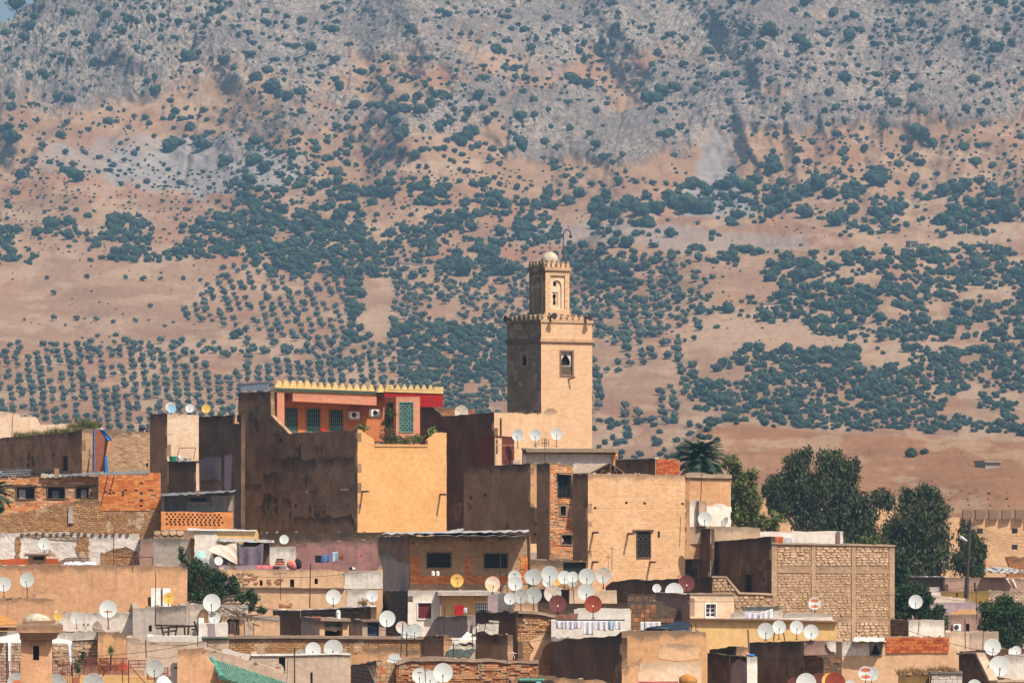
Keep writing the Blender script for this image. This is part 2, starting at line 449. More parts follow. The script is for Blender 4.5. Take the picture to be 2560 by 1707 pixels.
# dense belts of evergreen trees
scatter('tree', 1500, -40, 540, 1000, 670, 16, 44, .42, .20, 90, 1, [(-40, 590), (150, 555), (420, 545), (620, 520), (980, 600), (1000, 670), (600, 650), (-40, 690)])
scatter('tree', 1400, 600, 470, 1400, 700, 16, 46, .46, .20, 70, 2)
scatter('tree', 60, 868, 690, 905, 860, 30, 44, 0, .22, 50, 3)
scatter('tree', 1000, 1480, 470, 2600, 600, 16, 52, .47, .22, 80, 4)
scatter('tree', 2600, 1380, 620, 2600, 860, 16, 50, .45, .22, 75, 5, [(1400, 620), (2300, 640), (2600, 560), (2600, 860), (2200, 870), (1850, 800), (1500, 760)])
scatter('tree', 3400, 1700, 860, 2600, 1095, 15, 44, .37, .22, 80, 6, [(1850, 880), (2600, 870), (2600, 1095), (2050, 1078), (1760, 1060), (1700, 960)])
scatter('tree', 500, 1000, 820, 1300, 960, 24, 42, .36, .24, 80, 7)
scatter('olive', 1500, 980, 900, 1300, 1120, 15, 27, .28, .26, 80, 8)
scatter('olive', 1100, 980, 660, 1500, 860, 16, 30, .38, .28, 70, 9)
scatter('tree', 420, 550, 360, 800, 560, 18, 44, .47, .26, 60, 10)
scatter('tree', 160, 1430, 1050, 1800, 1180, 22, 36, .42, .35, 60, 11)
# olive orchards in rows
def orchard(x0, x1, y0, y1, dx, dy, s0, s1, skew, drop, poly=None, jit=2.5, thr=.0, seed=0):
    y = y0; r = 0
    while y < y1:
        x = x0 + (r*skew) % dx
        while x < x1:
            xx = x + RNG.uniform(-jit, jit); yy = y + RNG.uniform(-jit, jit)*.7 + 6*math.sin(x/170+seed)
            if RNG.random() > drop and (poly is None or inside(poly, xx, yy)) and float(vn(xx/70, yy/40, seed)) > thr:
                if free(xx, yy, s0*.25): put('olive', xx, yy, RNG.uniform(s0, s1))
            x += dx
        y += dy; r += 1
orchard(420, 880, 670, 860, 27, 13, 14, 23, 5, .15, [(560, 670), (870, 670), (870, 850), (700, 855), (440, 800)], 3, .1, 1)
orchard(-40, 1010, 870, 1120, 26, 15, 17, 25, 2, .10, [(-40, 885), (200, 868), (430, 880), (560, 935), (700, 910), (1010, 880), (1010, 1120), (-40, 1120)], 2.5, .0, 2)
orchard(620, 1000, 850, 930, 30, 17, 19, 27, 1, .3, None, 4, .25, 3)
orchard(1380, 1760, 860, 1100, 31, 18, 19, 29, 3, .2, [(1380, 740), (1560, 760), (1760, 900), (1700, 1060), (1500, 1110), (1380, 1100)], 4, .32, 4)
orchard(1385, 1700, 640, 860, 29, 17, 19, 29, 3, .08, None, 4, .2, 5)
orchard(120, 560, 700, 880, 48, 34, 12, 20, 7, .45, None, 7, .35, 6)
scatter('olive', 260, -40, 860, 1020, 900, 18, 28, .35, .4, 70, 12)
# trees and scrub gathered in the ravines
for q in range(2600):
    x, y = RNG.uniform(-30, 2600), RNG.uniform(20, 520); u = RNG.random()**2
    if rav(x, y) < .018 and not bare(x, y) and y > float(np.interp(x, YTX, YTY))+12:
        s = 13+26*u
        if free(x, y, s*.25): put('tree', x, y, s)
# shrubs
scatter('shrub', 9000, -40, -40, 2640, 480, 9, 40, .43, .34, 45, 13, sk=1.9)
scatter('shrub', 2500, -40, 120, 2640, 560, 8, 30, .40, .45, 60, 14, sk=2)
scatter('shrub', 2200, -40, 430, 1400, 640, 8, 22, .38, .5, 60, 15, sk=3)
scatter('shrub', 420, 1400, 540, 2640, 860, 6, 14, .45, .7, 60, 16)
scatter('shrub', 160, -40, 650, 900, 860, 5, 14, .5, .9, 60, 17)
scatter('shrub', 120, 1700, 1100, 2640, 1280, 3, 6, .3, .9, 60, 18)
for r_ in range(3):
    for c_ in range(4): put('shrub', 2375+c_*48+RNG.uniform(-3, 3), 1238+r_*15, 8)
scatter('tree', 900, 640, 190, 1250, 460, 16, 42, .50, .30, 60, 19)
scatter('tree', 500, 1250, 0, 2600, 380, 15, 34, .53, .5, 70, 22)
scatter('tree', 300, 300, 60, 760, 400, 15, 34, .52, .5, 60, 23)
scatter('olive', 500, 1390, 640, 1760, 860, 16, 32, .40, .35, 60, 31)
scatter('tree', 160, 1400, 600, 1800, 850, 20, 40, .50, .5, 60, 32)
scatter('tree', 200, 1900, 380, 2600, 560, 24, 40, .50, .5, 80, 20)

LBL = {'tree': ('hillside_tree', 'rounded dark evergreen tree standing on the hillside behind the town', 'tree', 'evergreen trees scattered over the hillside'),
       'olive': ('olive_tree', 'small grey green olive tree in an orchard row on the lower slope', 'olive tree', 'olive trees planted in the orchards'),
       'shrub': ('hillside_shrub', 'low dark shrub on the stony mountain slope', 'shrub', 'shrubs dotted over the mountain slope')}
def where(kind, x, y):
    c = ('at the far left', 'left of the villa', 'above the villa', 'around the minaret', 'right of the minaret', 'above the gum trees', 'at the far right')[min(6, max(0, int(x/366)))]
    r = 'rocky crest' if y < 130 else 'upper rocky slope' if y < 300 else 'middle slope' if y < 480 else 'foot of the mountain' if y < 640 else 'gentle lower slope' if y < 860 else 'plain just behind the town'
    k = {'tree': 'rounded dark evergreen tree', 'olive': 'small grey green olive tree', 'shrub': 'low dark shrub'}[kind]
    return k + ' on the ' + r + ' ' + c
STUFF = {'tree': 'woodland', 'olive': 'olive_orchard', 'shrub': 'scrub'}
for kind in ('tree', 'olive', 'shrub'):
    ps = sorted([p for p in plants if p[0] == kind], key=lambda p: -p[3])
    ms = []
    for vi, (v_, f_, m_) in enumerate(VAR[kind]):
        ms.append(np_mesh(LBL[kind][0], v_, f_, [LM[kind], m_bark], m_, smooth=False))
    VV = []; FF = []; MM = []; n0 = 0
    for idx, (_, x, y, s) in enumerate(ps):
        g_ = ground_at(x, y); sz = s/F*g_[1]
        rz = RNG.uniform(0, 6.28); sx = sz*RNG.uniform(.9, 1.15); szz = sz*RNG.uniform(.8, 1.1)*(1.0 if kind != 'tree' else 1.0)
        vi = int(RNG.integers(0, 7))
        if idx < 300:
            o = bpy.data.objects.new(LBL[kind][0], ms[vi]); COL.objects.link(o)
            o.location = g_; o.rotation_euler = (0, 0, rz); o.scale = (sx, sx, szz)
            tag(o, where(kind, x, y), LBL[kind][2], LBL[kind][3])
        else:
            v_, f_, m_ = VAR[kind][vi]
            c, s_n = math.cos(rz), math.sin(rz)
            q = np.stack([(v_[:, 0]*c - v_[:, 1]*s_n)*sx + g_[0], (v_[:, 0]*s_n + v_[:, 1]*c)*sx + g_[1], v_[:, 2]*szz + g_[2]], -1)
            VV.append(q); FF.append(f_+n0); MM.append(m_); n0 += len(q)
    if VV:
        me = np_mesh(STUFF[kind], np.vstack(VV), np.vstack(FF), [LM[kind], m_bark], np.concatenate(MM), smooth=False)
        o = link_mesh(STUFF[kind], me); tag(o, kind='stuff')
        o['label'] = {'tree': 'distant evergreen woodland covering the hillside', 'olive': 'distant rows of olive trees on the plain', 'shrub': 'small scrub covering the rocky slope'}[kind]
    print(kind, len(ps), n0)

# ---------------------------------------------------------------- haze between the town and the mountain
def haze():
    x0, x1, y0, y1, z0, z1 = -1200, 1200, -60, 3600, -60, 420
    v = [(x, y, z) for x in (x0, x1) for y in (y0, y1) for z in (z0, z1)]
    f = [(0, 1, 3, 2), (4, 6, 7, 5), (0, 4, 5, 1), (2, 3, 7, 6), (0, 2, 6, 4), (1, 5, 7, 3)]
    me = bpy.data.meshes.new('haze'); me.from_pydata(v, [], f)
    m = bpy.data.materials.new('haze_air'); m.use_nodes = True; t = m.node_tree; t.nodes.clear()
    out = t.nodes.new('ShaderNodeOutputMaterial'); pv = t.nodes.new('ShaderNodeVolumePrincipled')
    pv.inputs['Color'].default_value = (.33, .65, 1.0, 1); pv.inputs['Density'].default_value = .00011
    pv.inputs['Anisotropy'].default_value = .1
    t.links.new(pv.outputs[0], out.inputs['Volume']); me.materials.append(m)
    o = link_mesh('haze', me); tag(o, 'pale blue summer haze in front of the mountain', kind='stuff')
haze()
# ---------------------------------------------------------------- building kit
FR = [0, 0, 1]
def fr(x, y, s): FR[:] = [x, y, s]
def X(x): return FR[0] + x/FR[2]
def Y(y): return FR[1] + y/FR[2]
def P(x, y, D): return Vector(((X(x)-CX)/F*D, D, (HZ-Y(y))/F*D))
rj = random.Random(11)

class Plane:
    """a vertical plane: u runs to the right along it, off is metres out of the wall towards the viewer"""
    def __init__(s, x, D, th=None, d=None):
        s.ox = (X(x)-CX)/F*D; s.oy = D
        if d is None:
            t = math.radians(th); d = (math.cos(t), math.sin(t))
        s.d = d; s.n = (d[1], -d[0]); s.ang = math.atan2(d[1], d[0])
    def uv(s, x, y):
        a = (X(x)-CX)/F; b = (HZ-Y(y))/F
        t = (s.ox*s.d[1] - s.oy*s.d[0])/(a*s.d[1] - s.d[0])
        return ((t*a-s.ox)*s.d[0] + (t-s.oy)*s.d[1], b*t)
    def w(s, u, z, off=0.0):
        return (s.ox+u*s.d[0]+s.n[0]*off, s.oy+u*s.d[1]+s.n[1]*off, z)

class MB:
    def __init__(s): s.v = []; s.f = []
    def add(s, v, f):
        n = len(s.v); s.v += [tuple(q) for q in v]; s.f += [tuple(i+n for i in q) for q in f]; return s
    def box(s, pl, u0, z0, u1, z1, o0, o1):
        if u0 > u1: u0, u1 = u1, u0
        if z0 > z1: z0, z1 = z1, z0
        v = [pl.w(u, z, o) for o in (o0, o1) for z in (z0, z1) for u in (u0, u1)]
        return s.add(v, [(0, 1, 3, 2), (4, 6, 7, 5), (0, 4, 5, 1), (2, 3, 7, 6), (0, 2, 6, 4), (1, 5, 7, 3)])
    def pbox(s, pl, x0, y0, x1, y1, o0, o1):
        a = pl.uv(x0, y0); b = pl.uv(x1, y1)
        return s.box(pl, a[0], a[1], b[0], b[1], o0, o1)
    def tube(s, p0, p1, r, n=6, r1=None):
        p0 = Vector(p0); p1 = Vector(p1); d = (p1-p0); d = d.normalized() if d.length > 1e-6 else Vector((0, 0, 1))
        a = d.cross(Vector((.1, .2, 1)) if abs(d.z) < .9 else Vector((1, 0, 0))).normalized(); b = d.cross(a)
        v = []
        for p, q in ((p0, r), (p1, r if r1 is None else r1)):
            for i in range(n):
                t = 2*math.pi*i/n; v.append(p + a*math.cos(t)*q + b*math.sin(t)*q)
        f = [(i, (i+1) % n, n+(i+1) % n, n+i) for i in range(n)] + [tuple(range(n))[::-1], tuple(range(n, 2*n))]
        return s.add(v, f)
    def lathe(s, c, prof, n=16, ax=(1, 1)):
        v = []; f = []
        for (r, z) in prof:
            for i in range(n):
                t = 2*math.pi*i/n; v.append((c[0]+math.cos(t)*r*ax[0], c[1]+math.sin(t)*r*ax[1], c[2]+z))
        for k in range(len(prof)-1):
            for i in range(n): f.append((k*n+i, k*n+(i+1) % n, (k+1)*n+(i+1) % n, (k+1)*n+i))
        return s.add(v, f)
    def build(s, name, mat, parent=None, smooth=False):
        return mesh_obj(name, s.v, s.f, mat, parent, smooth=smooth)

def slab(name, pl, outer, mat, parent, th=.3, holes=(), jit=.03, off=0.0, uvr=None, zref=None, raw=False, step=.45, wob=0.0):
    """a wall panel: outline in photograph pixels on the plane, extruded inwards, with holes"""
    pts = [tuple(q) for q in outer] if raw else [pl.uv(x, y) for x, y in outer]
    zr = max(p[1] for p in pts) if zref is None else zref
    zmin = min(p[1] for p in pts)
    o = []
    for i, a in enumerate(pts):
        b = pts[(i+1) % len(pts)]
        L = math.hypot(b[0]-a[0], b[1]-a[1]); n = max(1, int(L/step)) if min(a[1], b[1]) > zmin+.05 or abs(b[0]-a[0]) < .01 else 1
        n = min(n, 60)
        hor = abs(b[0]-a[0]) > abs(b[1]-a[1])
        for k in range(n):
            t = k/n; u = a[0]+(b[0]-a[0])*t; z = a[1]+(b[1]-a[1])*t
            if k > 0:
                if hor: z += rj.uniform(-1, 1)*jit + .5*jit*math.sin(u*2.1+zr)
                else: u += rj.uniform(-1, 1)*jit*(.35 if not wob else 1)
            if wob: u += wob*math.sin(z*2.6+a[1]*3)+rj.uniform(-1, 1)*wob*.5; z += wob*math.sin(u*2.3+a[0])+rj.uniform(-1, 1)*wob*.5
            o.append((u, z))
    hs = []
    for h in holes:
        if len(h) == 4 and not isinstance(h[0], (tuple, list)):
            a = pl.uv(h[0], h[1]); b = pl.uv(h[2], h[3])
            hs.append([(a[0], b[1]), (b[0], b[1]), (b[0], a[1]), (a[0], a[1])])
        else: hs.append([pl.uv(x, y) for x, y in h])
    loops = [o]+hs
    tris = tessellate_polygon([[Vector((u, z, 0)) for u, z in L] for L in loops])
    flat = [p for L in loops for p in L]; n = len(flat)
    V = [pl.w(u, z, off) for u, z in flat] + [pl.w(u, z, off-th) for u, z in flat]
    r = rj.uniform(0, 50) if uvr is None else uvr
    UV = [(u+r, z-zr) for u, z in flat] + [(u+r+th, z-zr) for u, z in flat]
    Fs = []
    for t in tris:
        a, b, c = (flat[i] for i in t)
        cr = (b[0]-a[0])*(c[1]-a[1]) - (b[1]-a[1])*(c[0]-a[0])
        if abs(cr) < 1e-9: continue
        t = tuple(t) if cr > 0 else tuple(t)[::-1]
        Fs.append(t); Fs.append(tuple(i+n for i in t[::-1]))
    k = 0
    for li, L in enumerate(loops):
        ar = sum(L[i][0]*L[(i+1) % len(L)][1]-L[(i+1) % len(L)][0]*L[i][1] for i in range(len(L)))
        for i in range(len(L)):
            a = k+i; b = k+(i+1) % len(L)
            q = (a, a+n, b+n, b) if (ar > 0) == (li == 0) else (a, b, b+n, a+n)
            Fs.append(q)
        k += len(L)
    return mesh_obj(name, V, Fs, mat, parent, uvs=UV)

def window(pl, x0, y0, x1, y1, kind, parent, frame=None, depth=.2):
    a = pl.uv(x0, y0); b = pl.uv(x1, y1); u0, u1, z1, z0 = a[0], b[0], a[1], b[1]
    base = {'panes': M['glass'], 'blue': M['blue_curtain'], 'green': M['green_door'], 'light': M['pale_shutter'], 'wood': M['wood']}.get(kind.split('_')[0], M['dark'])
    wn = MB().box(pl, u0-.03, z0-.03, u1+.03, z1+.03, -depth, -depth-.05).build('window', base, parent)
    w_, h_ = u1-u0, z1-z0
    if frame:
        f = MB(); t = .07
        f.box(pl, u0-t, z0-t, u0, z1+t, -.02, .04).box(pl, u1, z0-t, u1+t, z1+t, -.02, .04).box(pl, u0, z1, u1, z1+t, -.02, .04).box(pl, u0, z0-t, u1, z0, -.02, .05)
        f.build('frame', frame, wn)
    if kind == 'bars':
        g = MB(); n = max(2, int(w_/.22))
        for i in range(1, n): g.box(pl, u0+w_*i/n-.012, z0, u0+w_*i/n+.012, z1, -.08, -.055)
        for i in range(1, 4): g.box(pl, u0, z0+h_*i/4-.012, u1, z0+h_*i/4+.012, -.05, -.03)
        g.build('grille', M['iron'], wn)
    elif kind == 'villa':
        g = MB(); n = 7; zl = z0+h_*.28
        for i in range(n+1): g.box(pl, u0+w_*i/n-.02, z0, u0+w_*i/n+.02, z1, -.10, -.07)
        for i in range(1, 5): g.box(pl, u0, z0+h_*i/5-.015, u1, z0+h_*i/5+.015, -.07, -.05)
        for i in range(10):
            for j in range(3):
                if (i+j) % 2: g.box(pl, u0+w_*i/10, z0+(zl-z0)*j/3, u0+w_*(i+1)/10, z0+(zl-z0)*(j+1)/3, -.05, -.03)
        g.build('grille', M['green_metal'], wn)
    elif kind == 'shutter':
        n = max(3, int(w_/.13))
        for i in range(n):
            MB().box(pl, u0+w_*i/n+.008, z0, u0+w_*(i+1)/n-.008, z1, -.05-.01*(i % 2), -.09).build('plank', M['red_wood'], wn)
    elif kind.startswith('panes'):
        g = MB(); nx, ny = 2, 3; t = .035
        g.box(pl, u0, z0, u0+t, z1, -.15, -.08).box(pl, u1-t, z0, u1, z1, -.15, -.08).box(pl, u0+t, z0, u1-t, z0+t, -.15, -.08).box(pl, u0+t, z1-t, u1-t, z1, -.15, -.08)
        g.box(pl, u0+w_/2-t*.7, z0+t, u0+w_/2+t*.7, z1-t, -.14, -.09)
        for i in range(1, ny): g.box(pl, u0+t, z0+h_*i/ny-t*.5, u1-t, z0+h_*i/ny+t*.5, -.145, -.1)
        g.build('sash', M['white_paint'], wn)
    elif kind == 'lattice':
        g = MB(); n = max(4, int(w_/.16)); m = max(6, int(h_/.16)); t = .02
        for i in range(n+1): g.box(pl, u0+w_*i/n-t, z0, u0+w_*i/n+t, z1, -.05, -.02)
        for i in range(m+1): g.box(pl, u0, z0+h_*i/m-t, u1, z0+h_*i/m+t, -.02, .0)
        for i in range(n):
            for j in range(m):
                if (i+j) % 2 == 0: g.box(pl, u0+w_*(i+.3)/n, z0+h_*(j+.3)/m, u0+w_*(i+.7)/n, z0+h_*(j+.7)/m, -.045, -.025)
        g.build('grille', M['green_metal'], wn)
    return wn

def wins_of(pl, ws, root):
    for q in ws:
        window(pl, q[0], q[1], q[2], q[3], q[4] if len(q) > 4 else 'dark', root, M[q[5]] if len(q) > 5 and q[5] else None, q[6] if len(q) > 6 else .2)

TOPS = []
def house(label, D, xl, xc, xr, yt, yb, mf, ms=None, th=12, top=None, ltop=None, wins=(), swins=(), name='house', cat='house',
          dep=4.0, jit=.03, parapet=.45, group=None, wt=.3, mroof='roof_earth', roof=True, root=None, holes=()):
    ms = ms or mf
    root = root or empty(name, P(xc, yb, D), label, cat, group)
    plF = Plane(xc, D, th)
    tp = top or [(xc, yt), (xr, yt)]
    zb = plF.uv(xc, yb)[1]
    uR = plF.uv(xr, yb)[0]; uvt = [plF.uv(x, y) for x, y in tp]
    uvt[0] = (max(uvt[0][0], .004), uvt[0][1])
    outer = [(.004, zb), (uR, zb)] + uvt[::-1]
    TOPS.append((plF, [p for p in uvt], wt, mf))
    slab('wall', plF, outer, M[mf], root, th=wt, holes=[q[:4] for q in wins]+list(holes), jit=jit, raw=True)
    wins_of(plF, wins, root)
    plL = Plane(xc, D, th-90); uL = plL.uv(xl, yb)[0]
    if uL > -1.5:
        a = Vector((plF.ox, plF.oy)).normalized(); plL = Plane(xc, D, d=(-a.x, -a.y)); uL = -dep
    ztl = uvt[0][1]-.006
    if ltop: ut = [plL.uv(x, y) for x, y in ltop]
    else: ut = [(uL, ztl), (-.004, ztl)]
    ut = [(min(u, -.004), z) for u, z in ut]
    if not ltop: ut[0] = (uL, ztl)
    slab('wall', plL, [(uL, zb), (-.004, zb)] + ut[::-1], M[ms], root, th=wt-.01, holes=[q[:4] for q in swins], jit=jit, raw=True)
    wins_of(plL, swins, root)
    # far walls and roof
    zt = min(min(z for _, z in uvt), min(z for _, z in ut)); zr = zt - parapet
    bd = (-plL.d[0], -plL.d[1])
    def q(u, dd, z): return (plF.ox+plF.d[0]*u+bd[0]*dd, plF.oy+plF.d[1]*u+bd[1]*dd, z)
    L = -uL
    def wallbox(u0, d0, u1, d1, z0, z1):
        v = [q(u, d, z) for z in (z0, z1) for (u, d) in ((u0, d0), (u1, d0), (u1, d1), (u0, d1))]
        return v, [(0, 3, 2, 1), (4, 5, 6, 7), (0, 1, 5, 4), (1, 2, 6, 5), (2, 3, 7, 6), (3, 0, 4, 7)]
    if uR < .8:
        root['zr'] = zr
        return root, plF, plL
    m1 = MB(); m1.add(*wallbox(uR-.31, wt+.01, uR-.012, L-.26, zb, zt-.03)); m1.add(*wallbox(.31, L-.25, uR-.02, L-.013, zb, zt-.05))
    mesh_obj('wall', m1.v, m1.f, M[mf], root, uvs=[(v[0], v[2]-zt) for v in m1.v])
    if roof:
        m2 = MB(); m2.add(*wallbox(.33, wt+.02, uR-.33, L-.28, zr-.2, zr)); m2.build('roof', M[mroof], root)
    root['zr'] = zr
    return root, plF, plL

def wall(label, D, pts, mat, th=8, wt=.35, name='wall', cat='wall', holes=(), jit=.03, group=None, wins=(), x0=None):
    """a free standing garden, terrace or ruined wall as its own thing"""
    xs = [p[0] for p in pts]; ys = [p[1] for p in pts]
    xa = min(xs) if x0 is None else x0
    pl = Plane(xa, D, th)
    root = empty(name, P(xa, max(ys), D), label, cat, group)
    TOPS.append((pl, sorted([pl.uv(x, y) for x, y in pts if pl.uv(x, y)[1] > pl.uv(xa, max(ys))[1]+1.2]), wt, mat))
    slab('panel', pl, pts, M[mat], root, th=wt, holes=list(holes)+[q[:4] for q in wins], jit=jit)
    wins_of(pl, wins, root)
    return root, pl

# unit bricks and stones
def unit_block(seed, rough=.05, rnd=.12):
    r = random.Random(seed); bm = bmesh.new(); bmesh.ops.create_cube(bm, size=1)
    if rnd: bmesh.ops.bevel(bm, geom=[e for e in bm.edges if abs((e.verts[0].co-e.verts[1].co).y) > .5], offset=rnd, segments=1, affect='EDGES')
    for v in bm.verts:
        v.co.x += r.uniform(-rough, rough); v.co.z += r.uniform(-rough, rough); v.co.y += r.uniform(-rough, rough)*2
    bmesh.ops.recalc_face_normals(bm, faces=bm.faces)
    v = [tuple(x.co) for x in bm.verts]; f = [tuple(y.index for y in x.verts) for x in bm.faces]; bm.free()
    return v, f
BLK = {'brick': [unit_block(i, .03, 0) for i in range(3)], 'stone': [unit_block(20+i, .10, .24) for i in range(5)], 'block': [unit_block(40+i, .03, .06) for i in range(3)]}
BMESH = {}
def blockmesh(kind, i, mat):
    k = (kind, i, mat)
    if k not in BMESH:
        v, f = BLK[kind][i]; me = bpy.data.meshes.new(kind); me.from_pydata(v, [], f); me.materials.append(M[mat]); BMESH[k] = me
    return BMESH[k]
BCOUNT = {}
def bricks(root, pl, poly, bw, bh, mats, kind='brick', skip=(), out=.03, gap=.018, miss=.0, name=None, thick=.1, wv=.15):
    """courses of bricks or stones laid on a wall inside a pixel polygon"""
    name = name or ('stone' if kind == 'stone' else 'brick')
    pp = [pl.uv(x, y) for x, y in poly]
    sk = []
    for s in skip:
        a = pl.uv(s[0], s[1]); b = pl.uv(s[2], s[3]); sk.append((a[0], b[1], b[0], a[1]))
    u0, u1 = min(p[0] for p in pp), max(p[0] for p in pp); z0, z1 = min(p[1] for p in pp), max(p[1] for p in pp)
    rows = max(1, int((z1-z0)/bh)); off = root.location; rest = MB(); c = BCOUNT.get(root.name, 0)
    for r in range(rows):
        z = z1 - (r+.5)*bh; u = u0 - (bw*.5 if r % 2 else 0) + rj.uniform(-.03, .03)
        while u < u1:
            w_ = bw*rj.uniform(1-wv, 1+wv); uc = u+w_/2; a, b = max(u, u0), min(u+w_, u1); u += w_
            if b-a < bw*.25: continue
            uc = (a+b)/2
            if not inside(pp, uc, z) or rj.random() < miss: continue
            if any(s[0] < b and s[2] > a and s[1] < z+bh*.4 and s[3] > z-bh*.4 for s in sk): continue
            i = rj.randrange(len(BLK[kind])); mt = rj.choice(mats)
            sx, sz = (b-a)-gap, bh-gap; oo = out + rj.uniform(-.012, .012) - thick/2
            if kind == 'stone': sx *= rj.uniform(.85, 1.02); sz *= rj.uniform(.75, 1.02)
            p = pl.w(uc, z, oo)
            if c < 298:
                o = bpy.data.objects.new(name, blockmesh(kind, i, mt)); COL.objects.link(o)
                o.parent = root; o.location = (p[0]-off[0], p[1]-off[1], p[2]-off[2]); o.scale = (sx, thick, sz)
                o.rotation_euler = (0, rj.uniform(-.02, .02), pl.ang); c += 1
            else:
                v, f = BLK[kind][i]
                rest.add([pl.w(uc+q[0]*sx, z+q[2]*sz, oo-q[1]*thick) for q in v], f)
    BCOUNT[root.name] = c
    if rest.v:
        o = rest.build(name+'work', M[mats[0]], root); o['kind'] = 'stuff'

# ---------------------------------------------------------------- satellite dishes
def dish_parts():
    parts = {}
    m = MB(); n = 28; rings = 5
    v = [(0, .12, 0)]; f = []
    for k in range(1, rings+1):
        r = k/rings
        for i in range(n):
            t = 2*math.pi*i/n; v.append((math.cos(t)*r, .12*(1-r*r), math.sin(t)*r*1.02))
    for i in range(n): f.append((0, 1+(i+1) % n, 1+i))
    for k in range(rings-1):
        for i in range(n): a = 1+k*n; f.append((a+i, a+(i+1) % n, a+n+(i+1) % n, a+n+i))
    # rolled rim and back
    b0 = 1+(rings-1)*n; nb = len(v)
    for i in range(n): t = 2*math.pi*i/n; v.append((math.cos(t)*1.03, -.01, math.sin(t)*1.05))
    for i in range(n): t = 2*math.pi*i/n; v.append((math.cos(t)*1.02, .05, math.sin(t)*1.04))
    v.append((0, .17, 0))
    for i in range(n):
        j = (i+1) % n
        f.append((b0+i, b0+j, nb+j, nb+i)); f.append((nb+i, nb+j, nb+n+j, nb+n+i)); f.append((nb+n+i, nb+n+j, nb+2*n))
    parts['reflector'] = (v, f, True)
    a = MB(); a.tube((0, .06, -1.02), (0, -.74, -.42), .042, 5); parts['arm'] = (a.v, a.f, False)
    l = MB(); l.tube((0, -.78, -.48), (0, -.62, -.28), .085, 7, .06); parts['receiver'] = (l.v, l.f, False)
    b = MB(); b.box(Plane(CX, 0, d=(1, 0)), -.09, -.35, .09, .1, -.36, -.12); b.tube((0, .2, -.2), (0, .3, -.9), .05, 6); parts['bracket'] = (b.v, b.f, False)
    return parts
DM = {}
def dish(x, y, r, D, label, col='dish_white', yb=None, yaw=0, tilt=12, group='satellite dishes on the rooftops', xb=None, foot=True):
    """x, y, r: middle and radius in the photograph; yb: where its mast stands"""
    if not DM:
        DM['p'] = dish_parts()
    p = P(x, y, D); R = r/FR[2]/F*D
    yb = yb if yb is not None else y+r*1.5
    L = max(.5, (yb-y)/r)
    root = empty('satellite_dish', p + Vector((0, .30*R, -L*R)), label, 'satellite dish', group)
    root.scale = (R, R, R)
    T = Matrix.Translation((0, -.30, L)) @ Matrix.Rotation(math.radians(yaw), 4, 'Z') @ Matrix.Rotation(math.radians(-tilt), 4, 'X')
    for nme, (v, f, sm) in DM['p'].items():
        mt = {'reflector': col, 'arm': 'dark_metal', 'receiver': 'iron' if 'red' not in col else 'cream_plastic', 'bracket': 'dark_metal'}[nme]
        key = (nme, mt)
        if key not in DM:
            me = bpy.data.meshes.new(nme); me.from_pydata(v, [], f); me.materials.append(M[mt])
            if sm: me.polygons.foreach_set('use_smooth', [True]*len(me.polygons))
            DM[key] = me
        o = bpy.data.objects.new(nme, DM[key]); COL.objects.link(o); o.parent = root; o.matrix_local = T
    me = DM.get('mast')
    if me is None:
        a = MB(); a.tube((0, 0, 0), (0, 0, 1), .055, 7); me = bpy.data.meshes.new('mast'); me.from_pydata(a.v, [], a.f); me.materials.append(M['dark_metal']); DM['mast'] = me
    o = bpy.data.objects.new('mast', me); COL.objects.link(o); o.parent = root; o.scale = (1, 1, L-.1)
    if foot:
        me = DM.get('foot')
        if me is None:
            a = MB()
            for k in range(3): t = k*2.09+.5; a.tube((0, 0, .28), (math.cos(t)*.28, math.sin(t)*.28, .01), .03, 5)
            me = bpy.data.meshes.new('foot'); me.from_pydata(a.v, [], a.f); me.materials.append(M['dark_metal']); DM['foot'] = me
        o = bpy.data.objects.new('foot', me); COL.objects.link(o); o.parent = root
    return root

def pole(label, x0, y0, x1, y1, D, r=.025, mat='dark_metal', name='antenna_pole', cat='pole', aerial=0, group='thin poles and aerials on the roofs'):
    a = P(x0, y0, D); b = P(x1, y1, D)      # a top, b foot
    root = empty(name, b, label, cat, group)
    MB().tube(b, a, r*.72, 6).build('mast', M[mat], root)
    if aerial:
        m = MB(); s = aerial
        m.tube(a+Vector((-.45*s, .1, -.1)), a+Vector((.45*s, -.1, -.05)), .012, 4)
        for k in range(6):
            q = a + Vector((-.4*s+.16*s*k, .1-.04*k, -.1)); m.tube(q+Vector((.0, -.1, -.16*s)), q+Vector((0, .1, .16*s)), .009, 4)
        m.build('aerial', M[mat], root)
    return root

def cable(pts, D, mat='dark_metal', r=.008, sag=.15, label='thin cable strung between roofs', group='cables'):
    m = MB(); q = [P(x, y, D) for x, y in pts]
    root = empty('cable', q[0], label, 'cable', group)
    for a, b in zip(q, q[1:]):
        pv = a
        for k in range(1, 9):
            t = k/8; c = a.lerp(b, t); c.z -= sag*4*t*(1-t); m.tube(pv, c, r, 4); pv = c
    m.build('wire', M[mat], root); return root

